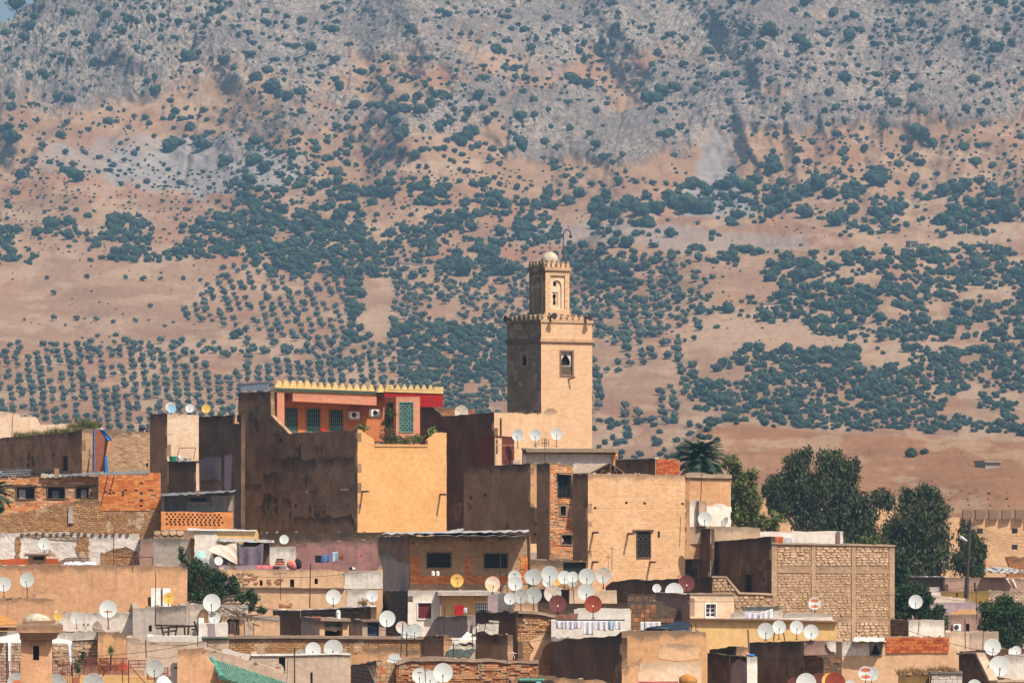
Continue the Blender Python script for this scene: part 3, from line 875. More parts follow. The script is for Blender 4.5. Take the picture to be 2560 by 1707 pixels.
def sheet(name, label, cat, D0, pts, mat, parent=None, th=.03, wav=.0, nseg=18, wl=.5, group=None, smooth=True, uvs=False, part=None, sagz=0):
    """cloth or metal sheet between four corners (x, y, D), top-left, top-right, bottom-right, bottom-left, with folds"""
    c = [P(x, y, d) for x, y, d in pts]
    nx = nseg; ny = max(3, nseg//2)
    nrm = (c[1]-c[0]).cross(c[3]-c[0]).normalized()
    if nrm.y > 0: nrm = -nrm
    W = (c[1]-c[0]).length; V = []; Fc = []; ph = rj.uniform(0, 6)
    for s in (0, 1):
        for j in range(ny+1):
            for i in range(nx+1):
                a, b = i/nx, j/ny
                p = (c[0]*(1-a)+c[1]*a)*(1-b)+(c[3]*(1-a)+c[2]*a)*b
                o = wav*(math.sin(a*W/wl*6.283+ph)*(.4+.6*b)+.4*math.sin(a*W/wl*3.1+b*3+ph)) - s*th
                p = p+nrm*o; p.z -= sagz*4*a*(1-a)*(1-b*.5)
                V.append(tuple(p))
    n = (nx+1)*(ny+1)
    for s in (0, 1):
        for j in range(ny):
            for i in range(nx):
                a = s*n+j*(nx+1)+i; q = (a, a+1, a+nx+2, a+nx+1); Fc.append(q[::-1] if s == 0 else q)
    ring = [i for i in range(nx+1)] + [j*(nx+1)+nx for j in range(1, ny+1)] + [ny*(nx+1)+i for i in range(nx-1, -1, -1)] + [j*(nx+1) for j in range(ny-1, 0, -1)]
    for i, a in enumerate(ring):
        b = ring[(i+1) % len(ring)]; Fc.append((a, b, b+n, a+n))
    if parent is None:
        loc = c[3]; parent_ = empty(name, loc, label, cat, group); o = mesh_obj(part or 'cloth', V, Fc, M[mat], parent_, smooth=smooth); return parent_
    return mesh_obj(name, V, Fc, M[mat], parent, smooth=smooth)

# ---------------------------------------------------------------- near trees
def limbs(m, p, d, L, r, depth, rs, out):
    q = p + d*L
    m.tube(p, q, r, 6, r*.62)
    if depth == 0: out.append(q); return
    for k in range(rs.randint(2, 3)):
        nd = (d + Vector((rs.uniform(-.75, .75), rs.uniform(-.75, .75), rs.uniform(-.1, .45)))).normalized()
        limbs(m, q, nd, L*rs.uniform(.55, .8), r*.6, depth-1, rs, out)
def near_tree(label, D, x, ybase, blobs, leaf, n, size, mat, name='tree', cat='tree', droop=0.0, trunk=.3, seed=1, group=None, nclump=60, barkm='bark'):
    """blobs: crown masses (x, y, rx, ry) in the photograph; leaves gather in clumps inside them"""
    rs = random.Random(seed); g = np.random.default_rng(seed)
    base = P(x, ybase, D); root = empty(name, base, label, cat, group)
    k = D/F/FR[2]
    cs = [(P(bx, by, D), rx*k, ry*k) for bx, by, rx, ry in blobs]
    m = MB(); top = min(b[1] for b in blobs); H = (ybase-top)*k
    m.tube(base, base+Vector((.1, 0, H*.35)), trunk, 8, trunk*.75)
    for c, rx, rz in cs:
        st = base+Vector((.1, 0, H*rs.uniform(.2, .35))); mid = st.lerp(c, .5)+Vector((rs.uniform(-.3, .3), rs.uniform(-.3, .3), rs.uniform(0, .4)))
        m.tube(st, mid, trunk*.55, 6, trunk*.4); m.tube(mid, c, trunk*.4, 6, trunk*.2)
        for q in range(4):
            e = c + Vector((rs.uniform(-.7, .7)*rx, rs.uniform(-.7, .7)*rx, rs.uniform(-.6, .7)*rz)); m.tube(c, e, trunk*.16, 5, .01)
    m.build('trunk', M[barkm], root)
    vol = np.array([rx*rz for _, rx, rz in cs]); vol = vol/vol.sum(); A = []
    for (c, rx, rz), f in zip(cs, vol):
        nc = max(6, int(nclump*f*len(cs)/2)); nl = max(4, int(n*f/nc))
        d = g.normal(size=(nc, 3)); d /= np.linalg.norm(d, axis=1)[:, None]
        cc = d*np.array([rx, rx*.85, rz])*(g.random(nc)**.4)[:, None] + np.array(c)
        for q in cc:
            cr = g.uniform(.12, .26)*max(rx, rz)*1.1
            cr = min(cr, 1.1)
            off = g.normal(size=(nl, 3))*np.array([cr*.62, cr*.62, cr*(.5+droop*.7)])
            ctr = q+off; ctr[:, 2] -= droop*np.abs(off[:, 2])*.5
            a = g.normal(size=(nl, 3))*leaf*.6; b = g.normal(size=(nl, 3))*leaf*.6
            if droop: a[:, 2] -= leaf*droop; a[:, :2] *= .5
            A.append(np.stack([ctr, ctr+a, ctr+a*.5+b*.8], 1))
    A = np.concatenate(A); V = A.reshape(-1, 3)-np.array(base); Q = np.arange(len(V)).reshape(-1, 3)
    me = np_mesh('crown', V, Q, [M[mat]], smooth=False)
    link_mesh('crown', me, root)
    return root
def palm(label, D, x, y, R, ybase, n=46, seed=1, mat='palm_leaf', tilt=(-.6, 1.35), trunk=.22, xs=None):
    rs = random.Random(seed); c = P(x, y, D); base = P(xs if xs is not None else x, ybase, D); root = empty('palm_tree', base, label, 'palm tree')
    k = D/F/FR[2]; R = R*k
    m = MB(); pv = base
    for i in range(1, 9):
        q = base.lerp(c, i/8); m.tube(pv, q, trunk*1.05, 9, trunk*.85); pv = q
    m.build('trunk', M['palm_trunk'], root)
    for i in range(n):
        az = i*2.399+rs.uniform(-.2, .2); el = tilt[0]+(tilt[1]-tilt[0])*(i/n)**.8; L = R*rs.uniform(.85, 1.05)
        d = Vector((math.cos(az), math.sin(az), 0)); m = MB(); pts = []; p = c.copy(); e = el
        for s in range(9):
            pts.append(p.copy()); p = p + (d*math.cos(e)+Vector((0, 0, 1))*math.sin(e))*L/8; e -= (.10+.13*s/8)*(1.1 if el > 0 else .6)
        for a, b in zip(pts, pts[1:]): m.tube(a, b, .02, 3)
        side = Vector((-d.y, d.x, 0))
        for s in range(1, 8):
            for h in (0, .33, .66):
                q = pts[s].lerp(pts[s+1], h) if s < 8 else pts[s]; t = (pts[min(s+1, 8)]-pts[s]).normalized()
                ll = L*.26*math.sin(math.pi*min(1, (s+h)/8.6))+.08
                for sg in (-1, 1):
                    e_ = q + (t*.75 + side*sg*.65 + Vector((0, 0, -.25+rs.uniform(-.1, .1))))*ll
                    m.add([q-t*.05, q+t*.07, e_], [(0, 1, 2)])
        m.build('frond', M[mat], root)
    return root
# ---------------------------------------------------------------- colours of the place
M = {}
def pm(k, *a, **kw): M[k] = plaster(k, *a, **kw)
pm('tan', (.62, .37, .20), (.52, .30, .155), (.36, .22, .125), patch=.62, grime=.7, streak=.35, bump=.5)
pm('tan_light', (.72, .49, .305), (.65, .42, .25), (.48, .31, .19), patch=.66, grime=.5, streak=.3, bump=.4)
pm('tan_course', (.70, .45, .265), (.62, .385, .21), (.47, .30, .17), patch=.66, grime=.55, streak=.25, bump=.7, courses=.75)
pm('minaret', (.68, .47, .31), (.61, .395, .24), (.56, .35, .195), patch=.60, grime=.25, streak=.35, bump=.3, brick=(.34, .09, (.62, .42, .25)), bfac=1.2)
pm('minaret_shade', (.42, .34, .245), (.22, .18, .135), (.46, .37, .26), patch=.55, grime=.3, streak=.6, bump=.9, brick=(.34, .09, (.2, .17, .13)), bfac=1.2, pscale=.9)  # darker copy of the minaret wall, shade of its unlit side in the colour
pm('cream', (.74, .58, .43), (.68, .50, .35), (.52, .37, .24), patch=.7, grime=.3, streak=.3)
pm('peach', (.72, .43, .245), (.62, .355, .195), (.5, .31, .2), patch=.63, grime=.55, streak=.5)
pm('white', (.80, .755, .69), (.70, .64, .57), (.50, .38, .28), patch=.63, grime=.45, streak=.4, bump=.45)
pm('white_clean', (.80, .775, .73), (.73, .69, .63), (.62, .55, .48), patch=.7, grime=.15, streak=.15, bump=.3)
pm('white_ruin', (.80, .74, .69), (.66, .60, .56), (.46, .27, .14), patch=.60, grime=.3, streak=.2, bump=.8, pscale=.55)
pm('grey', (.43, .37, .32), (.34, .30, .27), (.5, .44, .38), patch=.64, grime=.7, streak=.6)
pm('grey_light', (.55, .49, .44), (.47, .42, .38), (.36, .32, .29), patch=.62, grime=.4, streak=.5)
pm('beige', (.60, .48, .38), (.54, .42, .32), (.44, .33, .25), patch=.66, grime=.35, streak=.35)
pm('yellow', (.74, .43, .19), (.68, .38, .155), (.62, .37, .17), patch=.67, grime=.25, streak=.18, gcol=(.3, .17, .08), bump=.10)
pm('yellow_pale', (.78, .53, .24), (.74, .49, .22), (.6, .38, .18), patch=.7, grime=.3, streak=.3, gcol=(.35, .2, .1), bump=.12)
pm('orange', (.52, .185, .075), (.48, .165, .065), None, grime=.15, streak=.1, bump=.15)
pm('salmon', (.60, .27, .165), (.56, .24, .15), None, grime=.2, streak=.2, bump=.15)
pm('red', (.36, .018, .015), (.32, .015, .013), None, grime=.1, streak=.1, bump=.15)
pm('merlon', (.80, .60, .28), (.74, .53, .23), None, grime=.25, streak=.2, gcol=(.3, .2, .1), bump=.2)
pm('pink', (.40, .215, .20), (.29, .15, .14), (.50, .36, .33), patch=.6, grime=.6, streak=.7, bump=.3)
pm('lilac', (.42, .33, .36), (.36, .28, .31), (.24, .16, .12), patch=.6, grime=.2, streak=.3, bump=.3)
pm('brown', (.40, .245, .145), (.24, .15, .09), (.11, .075, .05), patch=.58, grime=.6, gh=.9, streak=.6, bump=.8, courses=1.0, gcol=(.035, .027, .021))  # earth brown, darkened and warmed to hold shade and bounce light
pm('brown_shade', (.20, .125, .08), (.12, .078, .052), (.27, .175, .11), patch=.6, grime=.7, gh=.9, streak=.7, bump=.7, gcol=(.03, .023, .018))  # deeper brown with the shade of unlit walls in its colour
pm('brown_mid', (.42, .26, .155), (.30, .185, .11), (.17, .11, .07), patch=.6, grime=.7, gh=.8, streak=.5, bump=.6, gcol=(.04, .03, .024))  # lighter brown, shade of unlit sides mixed into the tone
pm('mauve_brown', (.38, .25, .20), (.33, .21, .17), (.27, .17, .13), patch=.65, grime=.5, streak=.3, bump=.3)
pm('rubble', (.52, .33, .185), (.42, .245, .125), (.60, .42, .27), patch=.56, grime=.5, streak=.2, bump=1.6, brick=(.34, .12, (.46, .24, .105)), bfac=.9, pscale=.6)
pm('rubble_red', (.50, .28, .15), (.38, .19, .09), (.60, .40, .27), patch=.60, grime=.5, streak=.2, bump=1.5, brick=(.28, .10, (.46, .18, .07)), bfac=1.0, pscale=.5)
pm('rubble_pale', (.64, .50, .38), (.52, .37, .26), (.34, .22, .14), patch=.6, grime=.4, streak=.3, bump=1.6, brick=(.4, .15, (.56, .42, .3)), bfac=.7, pscale=.8)
pm('straw', (.50, .34, .21), (.40, .26, .155), (.56, .41, .28), patch=.6, grime=.6, streak=.3, bump=1.5, pscale=1.6)
pm('mortar', (.40, .26, .165), (.33, .21, .13), None, grime=.4, streak=.3, bump=.8)
pm('mortar_dark', (.16, .11, .08), (.12, .085, .06), None, grime=.4, streak=.3, bump=.8)
pm('blockwork', (.20, .165, .13), (.15, .125, .10), None, grime=.4, streak=.4, bump=1.0, brick=(.4, .19, (.19, .155, .12)), bfac=1.5)  # blockwork of unlit sides, shade already in its dark tones
pm('blockwork_red', (.30, .165, .09), (.20, .11, .065), (.34, .24, .17), patch=.6, grime=.5, streak=.4, bump=1.0, brick=(.42, .3, (.32, .16, .08)), bfac=1.5)
pm('mortar_pale', (.47, .325, .21), (.41, .275, .17), None, grime=.3, streak=.3, bump=.8)
pm('concrete', (.52, .395, .285), (.44, .33, .235), None, grime=.4, streak=.4, bump=.5)
pm('ochre_low', (.30, .19, .05), (.26, .16, .045), None, grime=.4, streak=.3)
M['roof_earth'] = simple('roof_earth', (.50, .40, .31), 1, .35, .6, c2=(.33, .25, .18), coord='Object', bump=.3)
M['roof_white'] = simple('roof_white', (.74, .72, .68), 1, .2, .5, coord='Object')
for k, c, kw in (('dark', (.012, .012, .014), dict(rough=.6)), ('glass', (.10, .13, .17), dict(rough=.15, var=.5, spec=.6)), ('blue_curtain', (.04, .07, .14), dict(var=.4)),
    ('green_door', (.02, .20, .10), dict(var=.4)), ('pale_shutter', (.52, .55, .60), {}), ('wood', (.16, .10, .06), dict(var=.5, sc=6)), ('iron', (.03, .03, .034), dict(rough=.6)),
    ('dark_metal', (.055, .042, .038), dict(rough=.7, var=.4)), ('rust', (.16, .06, .035), dict(var=.5, sc=8)), ('red_wood', (.16, .022, .02), dict(var=.4, sc=8)), ('white_paint', (.8, .8, .78), {}),
    ('green_metal', (.13, .26, .23), dict(var=.3)), ('cream_plastic', (.7, .62, .5), {}),
    ('galv', (.44, .43, .41), dict(var=.4, sc=2, rough=.55, metal=.2)), ('galv_dark', (.17, .18, .185), dict(var=.4, sc=2, rough=.6)), ('brown_blanket', (.25, .085, .05), dict(var=.2, rough=1)),
    ('dark_stripe', (.045, .022, .018), dict(rough=1)), ('blue_cloth', (.03, .17, .50), dict(rough=1, var=.2)), ('beige_cloth', (.55, .44, .36), dict(rough=1, var=.2)), ('purple_cloth', (.145, .115, .15), dict(rough=1, var=.3)),
    ('canvas_cream', (.52, .49, .45), dict(rough=1, var=.12)), ('white_cloth', (.58, .60, .64), dict(rough=1, var=.08)), ('lilac_cloth', (.55, .56, .68), dict(rough=1, var=.1)), ('black_cloth', (.014, .014, .018), dict(rough=.9)), ('denim', (.10, .20, .42), dict(rough=1, var=.3)), ('denim_pale', (.36, .47, .62), dict(rough=1, var=.2)),
    ('red_cloth', (.48, .02, .02), dict(rough=1, var=.3)), ('rose_cloth', (.52, .12, .13), dict(rough=1, var=.4)), ('coral_cloth', (.75, .25, .19), dict(rough=1, var=.3)), ('pink_cloth', (.75, .35, .42), dict(rough=1)),
    ('yellow_cloth', (.72, .38, .04), dict(rough=1, var=.3)), ('orange_tarp', (.42, .20, .055), dict(rough=1, var=.3)), ('dark_net', (.055, .065, .06), dict(rough=.9, var=.5, sc=4)), ('grey_net', (.34, .31, .25), dict(rough=.8, var=.4, sc=2)), ('blue_black', (.012, .02, .032), dict(rough=.5, var=.3)),
    ('turquoise', (.30, .55, .50), dict(rough=.9)), ('bucket_green', (.02, .25, .16), {}), ('wardrobe', (.15, .038, .022), dict(var=.4, sc=4, c2=(.09, .022, .015))), ('wardrobe_pale', (.45, .35, .27), {}), ('tile_green', (.045, .075, .05), dict(var=.5, sc=9)),
    ('tile_roof_green', (.12, .26, .19), dict(var=.45, sc=6, rough=.6)), ('tile_edge', (.10, .32, .25), dict(var=.3, rough=.3)), ('tile_brown', (.26, .19, .12), dict(var=.5, sc=9)), ('glass_rail', (.36, .43, .52), dict(rough=.3)), ('brass', (.22, .16, .10), dict(var=.4)),
    ('bark', (.16, .12, .09), dict(var=.5, sc=4)), ('palm_trunk', (.17, .115, .075), dict(var=.5, sc=8)), ('flower_yellow', (.72, .40, .02), dict(var=.2)), ('pot', (.38, .14, .07), {}), ('rail_red', (.22, .05, .05), dict(var=.3)), ('tank_blue', (.03, .09, .17), dict(var=.5)),
    ('dish_white', (.44, .47, .455), dict(var=.13, sc=1.3, rough=.6)), ('dish_clean', (.52, .55, .545), dict(var=.06, sc=1.2, rough=.55)), ('dish_grey', (.37, .385, .37), dict(var=.2, sc=1.8, rough=.7)), ('dish_yellow', (.66, .40, .10), dict(var=.2, sc=1.5)), ('dish_orange', (.62, .40, .22), dict(sc=1.2, c2=(.60, .56, .5))),
    ('dish_rust', (.47, .49, .47), dict(sc=1.6, c2=(.44, .32, .25))), ('dish_red', (.25, .045, .022), dict(var=.25, sc=2)), ('dish_red_dark', (.13, .035, .035), dict(var=.2, sc=2)), ('dish_blue', (.26, .47, .62), dict(var=.15)), ('dish_red_print', (.50, .15, .07), dict(var=.2)),
    ('thatch', (.10, .085, .05), dict(var=.5, sc=6)), ('pole_wood', (.05, .042, .036), dict(var=.4, sc=5)), ('lamp_white', (.7, .72, .75), {}), ('stone_dome', (.46, .40, .31), dict(var=.35, sc=3, bump=.3)), ('brush', (.16, .11, .085), dict(var=.5, sc=9)), ('plank', (.40, .31, .23), dict(var=.3, sc=4))):
    M[k] = simple(k, c, **kw)
for k, c in (('brick_orange', (.68, .22, .06)), ('brick_orange2', (.58, .17, .045)), ('brick_orange3', (.74, .29, .10)), ('brick_salmon', (.66, .31, .14)), ('brick_salmon2', (.72, .42, .23)), ('brick_salmon3', (.46, .20, .09)), ('brick_red', (.50, .11, .035)), ('brick_red2', (.40, .08, .03)), ('brick_red3', (.56, .17, .06)),
             ('stone_a', (.53, .36, .225)), ('stone_b', (.49, .325, .20)), ('stone_c', (.57, .40, .26)), ('stone_d', (.44, .29, .175)), ('block_dark', (.115, .085, .06)), ('block_dark2', (.085, .065, .05)), ('block_brown', (.25, .13, .065)), ('block_brown2', (.17, .095, .055)),
             ('cmu_pale', (.66, .60, .54)), ('cmu_pale2', (.52, .46, .41))):
    M[k] = simple(k, c, 1, .3, 2.2, bump=.35, coord='Object')
M['gum_leaf'] = foliage('gum_leaf', (.014, .025, .013), (.052, .066, .026), .8)
M['leaf_lit'] = foliage('leaf_lit', (.030, .055, .016), (.10, .125, .03), 1.2)
M['leaf_dark'] = foliage('leaf_dark', (.014, .034, .018), (.035, .065, .025), 1.0)
M['palm_leaf'] = foliage('palm_leaf', (.010, .030, .018), (.032, .060, .034), .8)
M['grass'] = foliage('grass', (.05, .06, .02), (.14, .13, .05), 1.2)
M['grass_dry'] = foliage('grass_dry', (.16, .09, .04), (.28, .17, .08), 1.2)
M['yucca'] = foliage('yucca', (.06, .11, .03), (.20, .26, .06), 2)
BR_O = ['brick_orange', 'brick_orange2', 'brick_orange3']; BR_S = ['brick_salmon', 'brick_salmon2', 'brick_salmon3', 'brick_orange3']; BR_R = ['brick_red', 'brick_red2', 'brick_red3']
ST = ['stone_a', 'stone_b', 'stone_c', 'stone_a', 'stone_d']
def grass(label, D, x0, x1, y0, y1, n, h, mat='grass', th=0, y0b=None, parent=None):
    """tufts rooted along a roof edge; y0, y1 the root line's left and right heights"""
    g = np.random.default_rng(int(x0+n)); k = D/F/FR[2]; A = []
    for i in range(n):
        t = g.random(); b = P(x0+(x1-x0)*t, y0+(y1-y0)*t, D+g.uniform(-.2, .6)); b = np.array(b)
        hh = h*k*g.uniform(.3, 1)*(.5+float(vn(t*9, 0, 3)))
        for q in range(3):
            tip = b+np.array([g.normal()*hh*.45, g.normal()*hh*.3, hh*g.uniform(.5, 1.1)]); A.append([b+[-.02, 0, 0], b+[.03, 0, 0], tip])
    V = np.array(A).reshape(-1, 3); me = np_mesh('grass', V, np.arange(len(V)).reshape(-1, 3), [M[mat]], smooth=False)
    o = link_mesh('grass', me); tag(o, label, kind='stuff'); return o
# ================================================================ THE TOWN
def merlons(root, pl, x0, x1, y0a, y0b, h, n, mat, shape='tri', th=.3, off=0.0, duty=.8, name='merlon'):
    for i in range(n):
        t0 = (i+(1-duty)/2)/n; t1 = (i+1-(1-duty)/2)/n
        xa = x0+(x1-x0)*t0; xb = x0+(x1-x0)*t1; yb_ = y0a+(y0b-y0a)*(t0+t1)/2; w_ = xb-xa
        hh = h*rj.uniform(.93, 1.05)
        if shape == 'tri': pts = [(xa, yb_), (xb, yb_), (xb-w_*.20, yb_-hh*.5), (xb-w_*.38, yb_-hh*.93), (xa+w_*.5, yb_-hh), (xa+w_*.38, yb_-hh*.93), (xa+w_*.20, yb_-hh*.5)]
        elif shape == 'step': pts = [(xa, yb_), (xb, yb_), (xb, yb_-hh*.6), (xb-w_*.25, yb_-hh*.75), (xb-w_*.25, yb_-hh), (xa+w_*.25, yb_-hh), (xa+w_*.25, yb_-hh*.75), (xa, yb_-hh*.6)]
        else: pts = [(xa, yb_), (xb, yb_), (xb, yb_-hh), (xa, yb_-hh)]
        slab(name, pl, pts, M[mat], root, th=th, off=off, jit=.004)
def band(root, pl, x0, y0, x1, y1, out, mat, name='cornice', o0=0.002):
    MB().pbox(pl, x0, y0, x1, y1, o0, out).build(name, M[mat], root)
def bandu(root, pl, u0, u1, z0, z1, out, mat, name='cornice'):
    o = MB().box(pl, u0, z0, u1, z1, .002, out); return mesh_obj(name, o.v, o.f, M[mat], root, uvs=[(q[0], q[2]) for q in o.v])
def spout(root, pl, x, y, L=.8, r=.06, mat='wood'):
    u, z = pl.uv(x, y); MB().box(pl, u-r, z-r, u+r, z+r, .0, L).build('drain_spout', M[mat], root)
def patch(root, pl, pts, mat, out=.02, name='plaster_patch', th=.015, jit=.06):
    return slab(name, pl, pts, M[mat], root, th=th, off=out, jit=jit*.8, step=.2, wob=min(.05, jit*.7))
def arch(xa, xb, ytop, yspring, ybot, n=9, point=.0):
    c = (xa+xb)/2; r = (xb-xa)/2
    pts = [(xa, ybot), (xb, ybot)]
    for i in range(n+1):
        t = math.pi*i/n; pts.append((c+math.cos(t)*r, yspring-(yspring-ytop)*(math.sin(t)**(1-point))))
    return pts

# ---------------------------------------------------------------- minaret
fr(1240, 560, 2.75); TH = 33.7
winhole = [447, 878, 522, 1040]
mn, mF, mL = house('tall square sandy stone minaret with battlements and a small domed lantern', 330, 77, 310, 661, 660, 1700, 'minaret', 'minaret_shade', th=TH,
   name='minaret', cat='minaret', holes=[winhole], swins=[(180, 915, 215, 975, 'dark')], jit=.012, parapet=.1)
uR = mF.uv(661, 900)[0]; uL = mL.uv(77, 900)[0]
def zz(y): return mF.uv(310, y)[1]
for (ya, yb_, o) in ((655, 676, .07), (785, 796, .07), (796, 808, .13), (808, 816, .07)):
    bandu(mn, mF, -o, uR+o, zz(yb_), zz(ya), o, 'minaret', 'cornice'); bandu(mn, mL, uL-o, -.001, zz(yb_), zz(ya), o, 'minaret_shade', 'cornice')
merlons(mn, mF, 318, 655, 654, 680, 46, 8, 'minaret', 'step', th=.3, duty=.66)
merlons(mn, mL, 82, 303, 672, 654, 40, 7, 'minaret_shade', 'step', th=.28, duty=.7)
# window with horseshoe arch
fo = MB()
for b_ in ((438, 865, 447, 1046), (522, 865, 533, 1046), (447, 865, 522, 878), (447, 1040, 522, 1048)): fo.pbox(mF, *b_, -.1, .06)
fo.build('window_frame', M['mauve_brown'], mn)
slab('arch_panel', mF, [(448, 880), (521, 880), (521, 1039), (448, 1039)], M['white'], mn, th=.08, off=-.12, jit=0, holes=[[(452, 972), (516, 972), (516, 945), (508, 925), (496, 908), (484, 893), (472, 908), (460, 925), (452, 945)]])
MB().pbox(mF, 440, 870, 530, 1044, -.42, -.36).build('window', M['dark'], mn)
g = MB(); u0, z0 = mF.uv(449, 1039); u1, z1 = mF.uv(520, 976)
for i in range(13): g.box(mF, u0+(u1-u0)*i/12-.012, z0, u0+(u1-u0)*i/12+.012, z1, -.1, -.07)
for i in range(9): g.box(mF, u0, z0+(z1-z0)*i/8-.012, u1, z0+(z1-z0)*i/8+.012, -.068, -.045)
g.build('lattice', M['brass'], mn)
MB().tube(mF.w(*mF.uv(497, 1068), .0), mF.w(*mF.uv(518, 1052), .5), .07, 8).build('drain_spout', M['tan'] if 'tan' in M else M['concrete'], mn)
for b_ in ((170, 880, 225, 888), (172, 888, 180, 978), (215, 888, 223, 978), (172, 975, 223, 982)): band(mn, mL, *b_, .06, 'minaret_shade', 'window_frame')
# lantern
lan, lF, lL = house(None, 331.6, 228, 340, 505, 318, 690, 'minaret', 'minaret_shade', th=34, root=mn, holes=[(373, 353, 475, 590)], jit=.008, parapet=.1)
slab('arch_panel', lF, [(368, 348), (480, 348), (480, 596), (368, 596)], M['cream'], mn, th=.1, off=-.10, jit=0, holes=[arch(388, 456, 386, 440, 585, point=.3)])
slab('arch_panel', lF, [(380, 370), (465, 370), (465, 592), (380, 592)], M['cream'], mn, th=.1, off=-.205, jit=0, holes=[(405, 398, 425, 428), [(401, 555), (422, 555), (418, 515), (425, 500), (421, 484), (412, 476), (403, 484), (399, 500), (405, 515)]])
for b_ in ((394, 463, 436, 470), (430, 470, 436, 556)): MB().pbox(lF, *b_, -.203, -.15).build('moulding', M['cream'], mn)
MB().pbox(lF, 380, 370, 465, 592, -.55, -.5).build('window', M['dark'], mn)
for b_ in ((255, 355, 262, 600), (315, 345, 322, 600), (262, 355, 315, 362)): band(mn, lL, *b_, .05, 'minaret_shade', 'moulding')
slab('blind_arch', lL, arch(272, 306, 390, 430, 590), M['minaret_shade'], mn, th=.04, off=.045, jit=0)
for k in range(5):
    for xx in (366, 485): u, z = lF.uv(xx, 400+k*45); MB().box(lF, u-.03, z-.03, u+.03, z+.03, .001, .012).build('stud', M['dark_metal'], mn)
lu = lF.uv(505, 400)[0]; ll = lL.uv(228, 400)[0]
for (ya, yb_, o) in ((296, 318, .10), (310, 324, .05)):
    bandu(mn, lF, -o, lu+o, lF.uv(340, yb_)[1], lF.uv(340, ya)[1], o, 'minaret'); bandu(mn, lL, ll-o, -.001, lF.uv(340, yb_)[1], lF.uv(340, ya)[1], o, 'minaret_shade')
merlons(mn, lF, 342, 508, 297, 312, 50, 5, 'minaret', 'step', th=.22, off=.08, duty=.66)
merlons(mn, lL, 226, 338, 312, 297, 50, 5, 'minaret_shade', 'step', th=.2, off=.08, duty=.7)
c = P(372, 262, 333.2); r = 62/2.75/F*333
dm = MB(); dm.lathe(c, [(r*1.0, -.2), (r*1.02, .1*r), (r*.98, .35*r), (r*.86, .62*r), (r*.66, .86*r), (r*.4, 1.04*r), (r*.15, 1.12*r), (0.01, 1.14*r)], 20); dm.build('dome', M['stone_dome'], mn, smooth=True)
fi = MB(); k = 333/F/2.75
fi.tube(P(372, 195, 333.2), P(372, 88, 333.2), .02, 6)
for (y, rr) in ((162, 11), (132, 9.5), (108, 6)): q = P(372, y, 333.2); fi.lathe(q, [(.005, -rr*k), (rr*k*.8, -rr*k*.6), (rr*k, 0), (rr*k*.8, rr*k*.6), (.005, rr*k)], 10)
fi.build('finial', M['brass'], mn)
lp = empty('lamp_post', P(462, 300, 332.6), 'curved black lamp hook rising beside the minaret dome', 'lamp')
m = MB(); pts = [P(462, 300, 332.6), P(462, 120, 332.6), P(464, 75, 332.6), P(472, 48, 332.6), P(487, 38, 332.6), P(502, 42, 332.6), P(511, 56, 332.6), P(513, 72, 332.6)]
for a, b in zip(pts, pts[1:]): m.tube(a, b, .04, 6)
m.build('post', M['iron'], lp)
m = MB(); m.lathe(P(513, 98, 332.6), [(.01, 0), (.10, .04), (.13, .14), (.08, .24), (.03, .32)], 10); m.build('lamp', M['iron'], lp)
def horn(label, pl, x, y, yaw, D0):
    p = Vector(pl.w(*pl.uv(x, y), .25)); rt = empty('loudspeaker', p, label, 'loudspeaker', 'loudspeakers on the minaret battlements')
    d = Vector((math.sin(yaw), -math.cos(yaw), 0)); m = MB(); m.tube(p, p+d*.35, .06, 12, .24); m.build('horn', M['iron'], rt)
    MB().tube(p-d*.16, p, .11, 8).build('driver', M['dark_metal'], rt); MB().tube(p+d*.05, p+d*.35, .035, 8, .08).build('cone', M['galv'], rt)
    MB().box(pl, pl.uv(x, y)[0]-.03, pl.uv(x, y)[1]-.4, pl.uv(x, y)[0]+.03, pl.uv(x, y)[1], .0, .1).build('bracket', M['dark_metal'], rt)
horn('black loudspeaker horn at the middle corner of the minaret battlements', mF, 372, 634, .5, 330)
horn('black loudspeaker horn at the right end of the minaret battlements', mF, 612, 645, .9, 330)
horn('dark loudspeaker horn on the shaded left end of the minaret battlements', mL, 108, 652, -.9, 330)

# ---------------------------------------------------------------- big house with the orange villa on top
fr(560, 900, 3.564)
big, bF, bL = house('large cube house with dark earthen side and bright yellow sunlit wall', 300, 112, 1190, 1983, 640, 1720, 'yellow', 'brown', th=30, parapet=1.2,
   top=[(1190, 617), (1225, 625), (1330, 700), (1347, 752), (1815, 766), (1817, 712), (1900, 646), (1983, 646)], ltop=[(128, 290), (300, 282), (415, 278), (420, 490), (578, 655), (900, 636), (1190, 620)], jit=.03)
for x, y in ((1233, 1170), (1925, 1196)): spout(big, bF, x, y, .85)
for x, y in ((830, 1172), (1135, 1152)): spout(big, bL, x, y, .9)
for x, y in ((505, 715), (640, 1300), (830, 1390), (1130, 1395), (440, 1235), (150, 1310), (815, 950), (585, 1410), (310, 1205), (140, 1215), (430, 915)):
    u, z = bL.uv(x, y); MB().box(bL, u-.16, z-.14, u+.16, z+.14, -.1, .006).build('beam_hole', M['dark'], big)
MB().pbox(bF, 1345, 748, 1815, 772, .002, .05).build('coping', M['yellow'], big)
vl, vF, vL = house('orange rooftop villa with pale yellow battlements and green window grilles', 312.5, 410, 410, 1436, 285, 720, 'orange', th=30, name='villa', cat='villa', dep=6, jit=0,
   top=[(410, 283), (1436, 320)], wins=[(543, 425, 655, 655, 'villa', 'orange'), (733, 432, 857, 648, 'villa', 'orange'), (937, 442, 1060, 640, 'villa', 'orange')], parapet=.05)
slab('fascia', vF, [(545, 300), (1290, 327), (1290, 406), (545, 368)], M['salmon'], vl, th=1.1, off=1.15, jit=0)
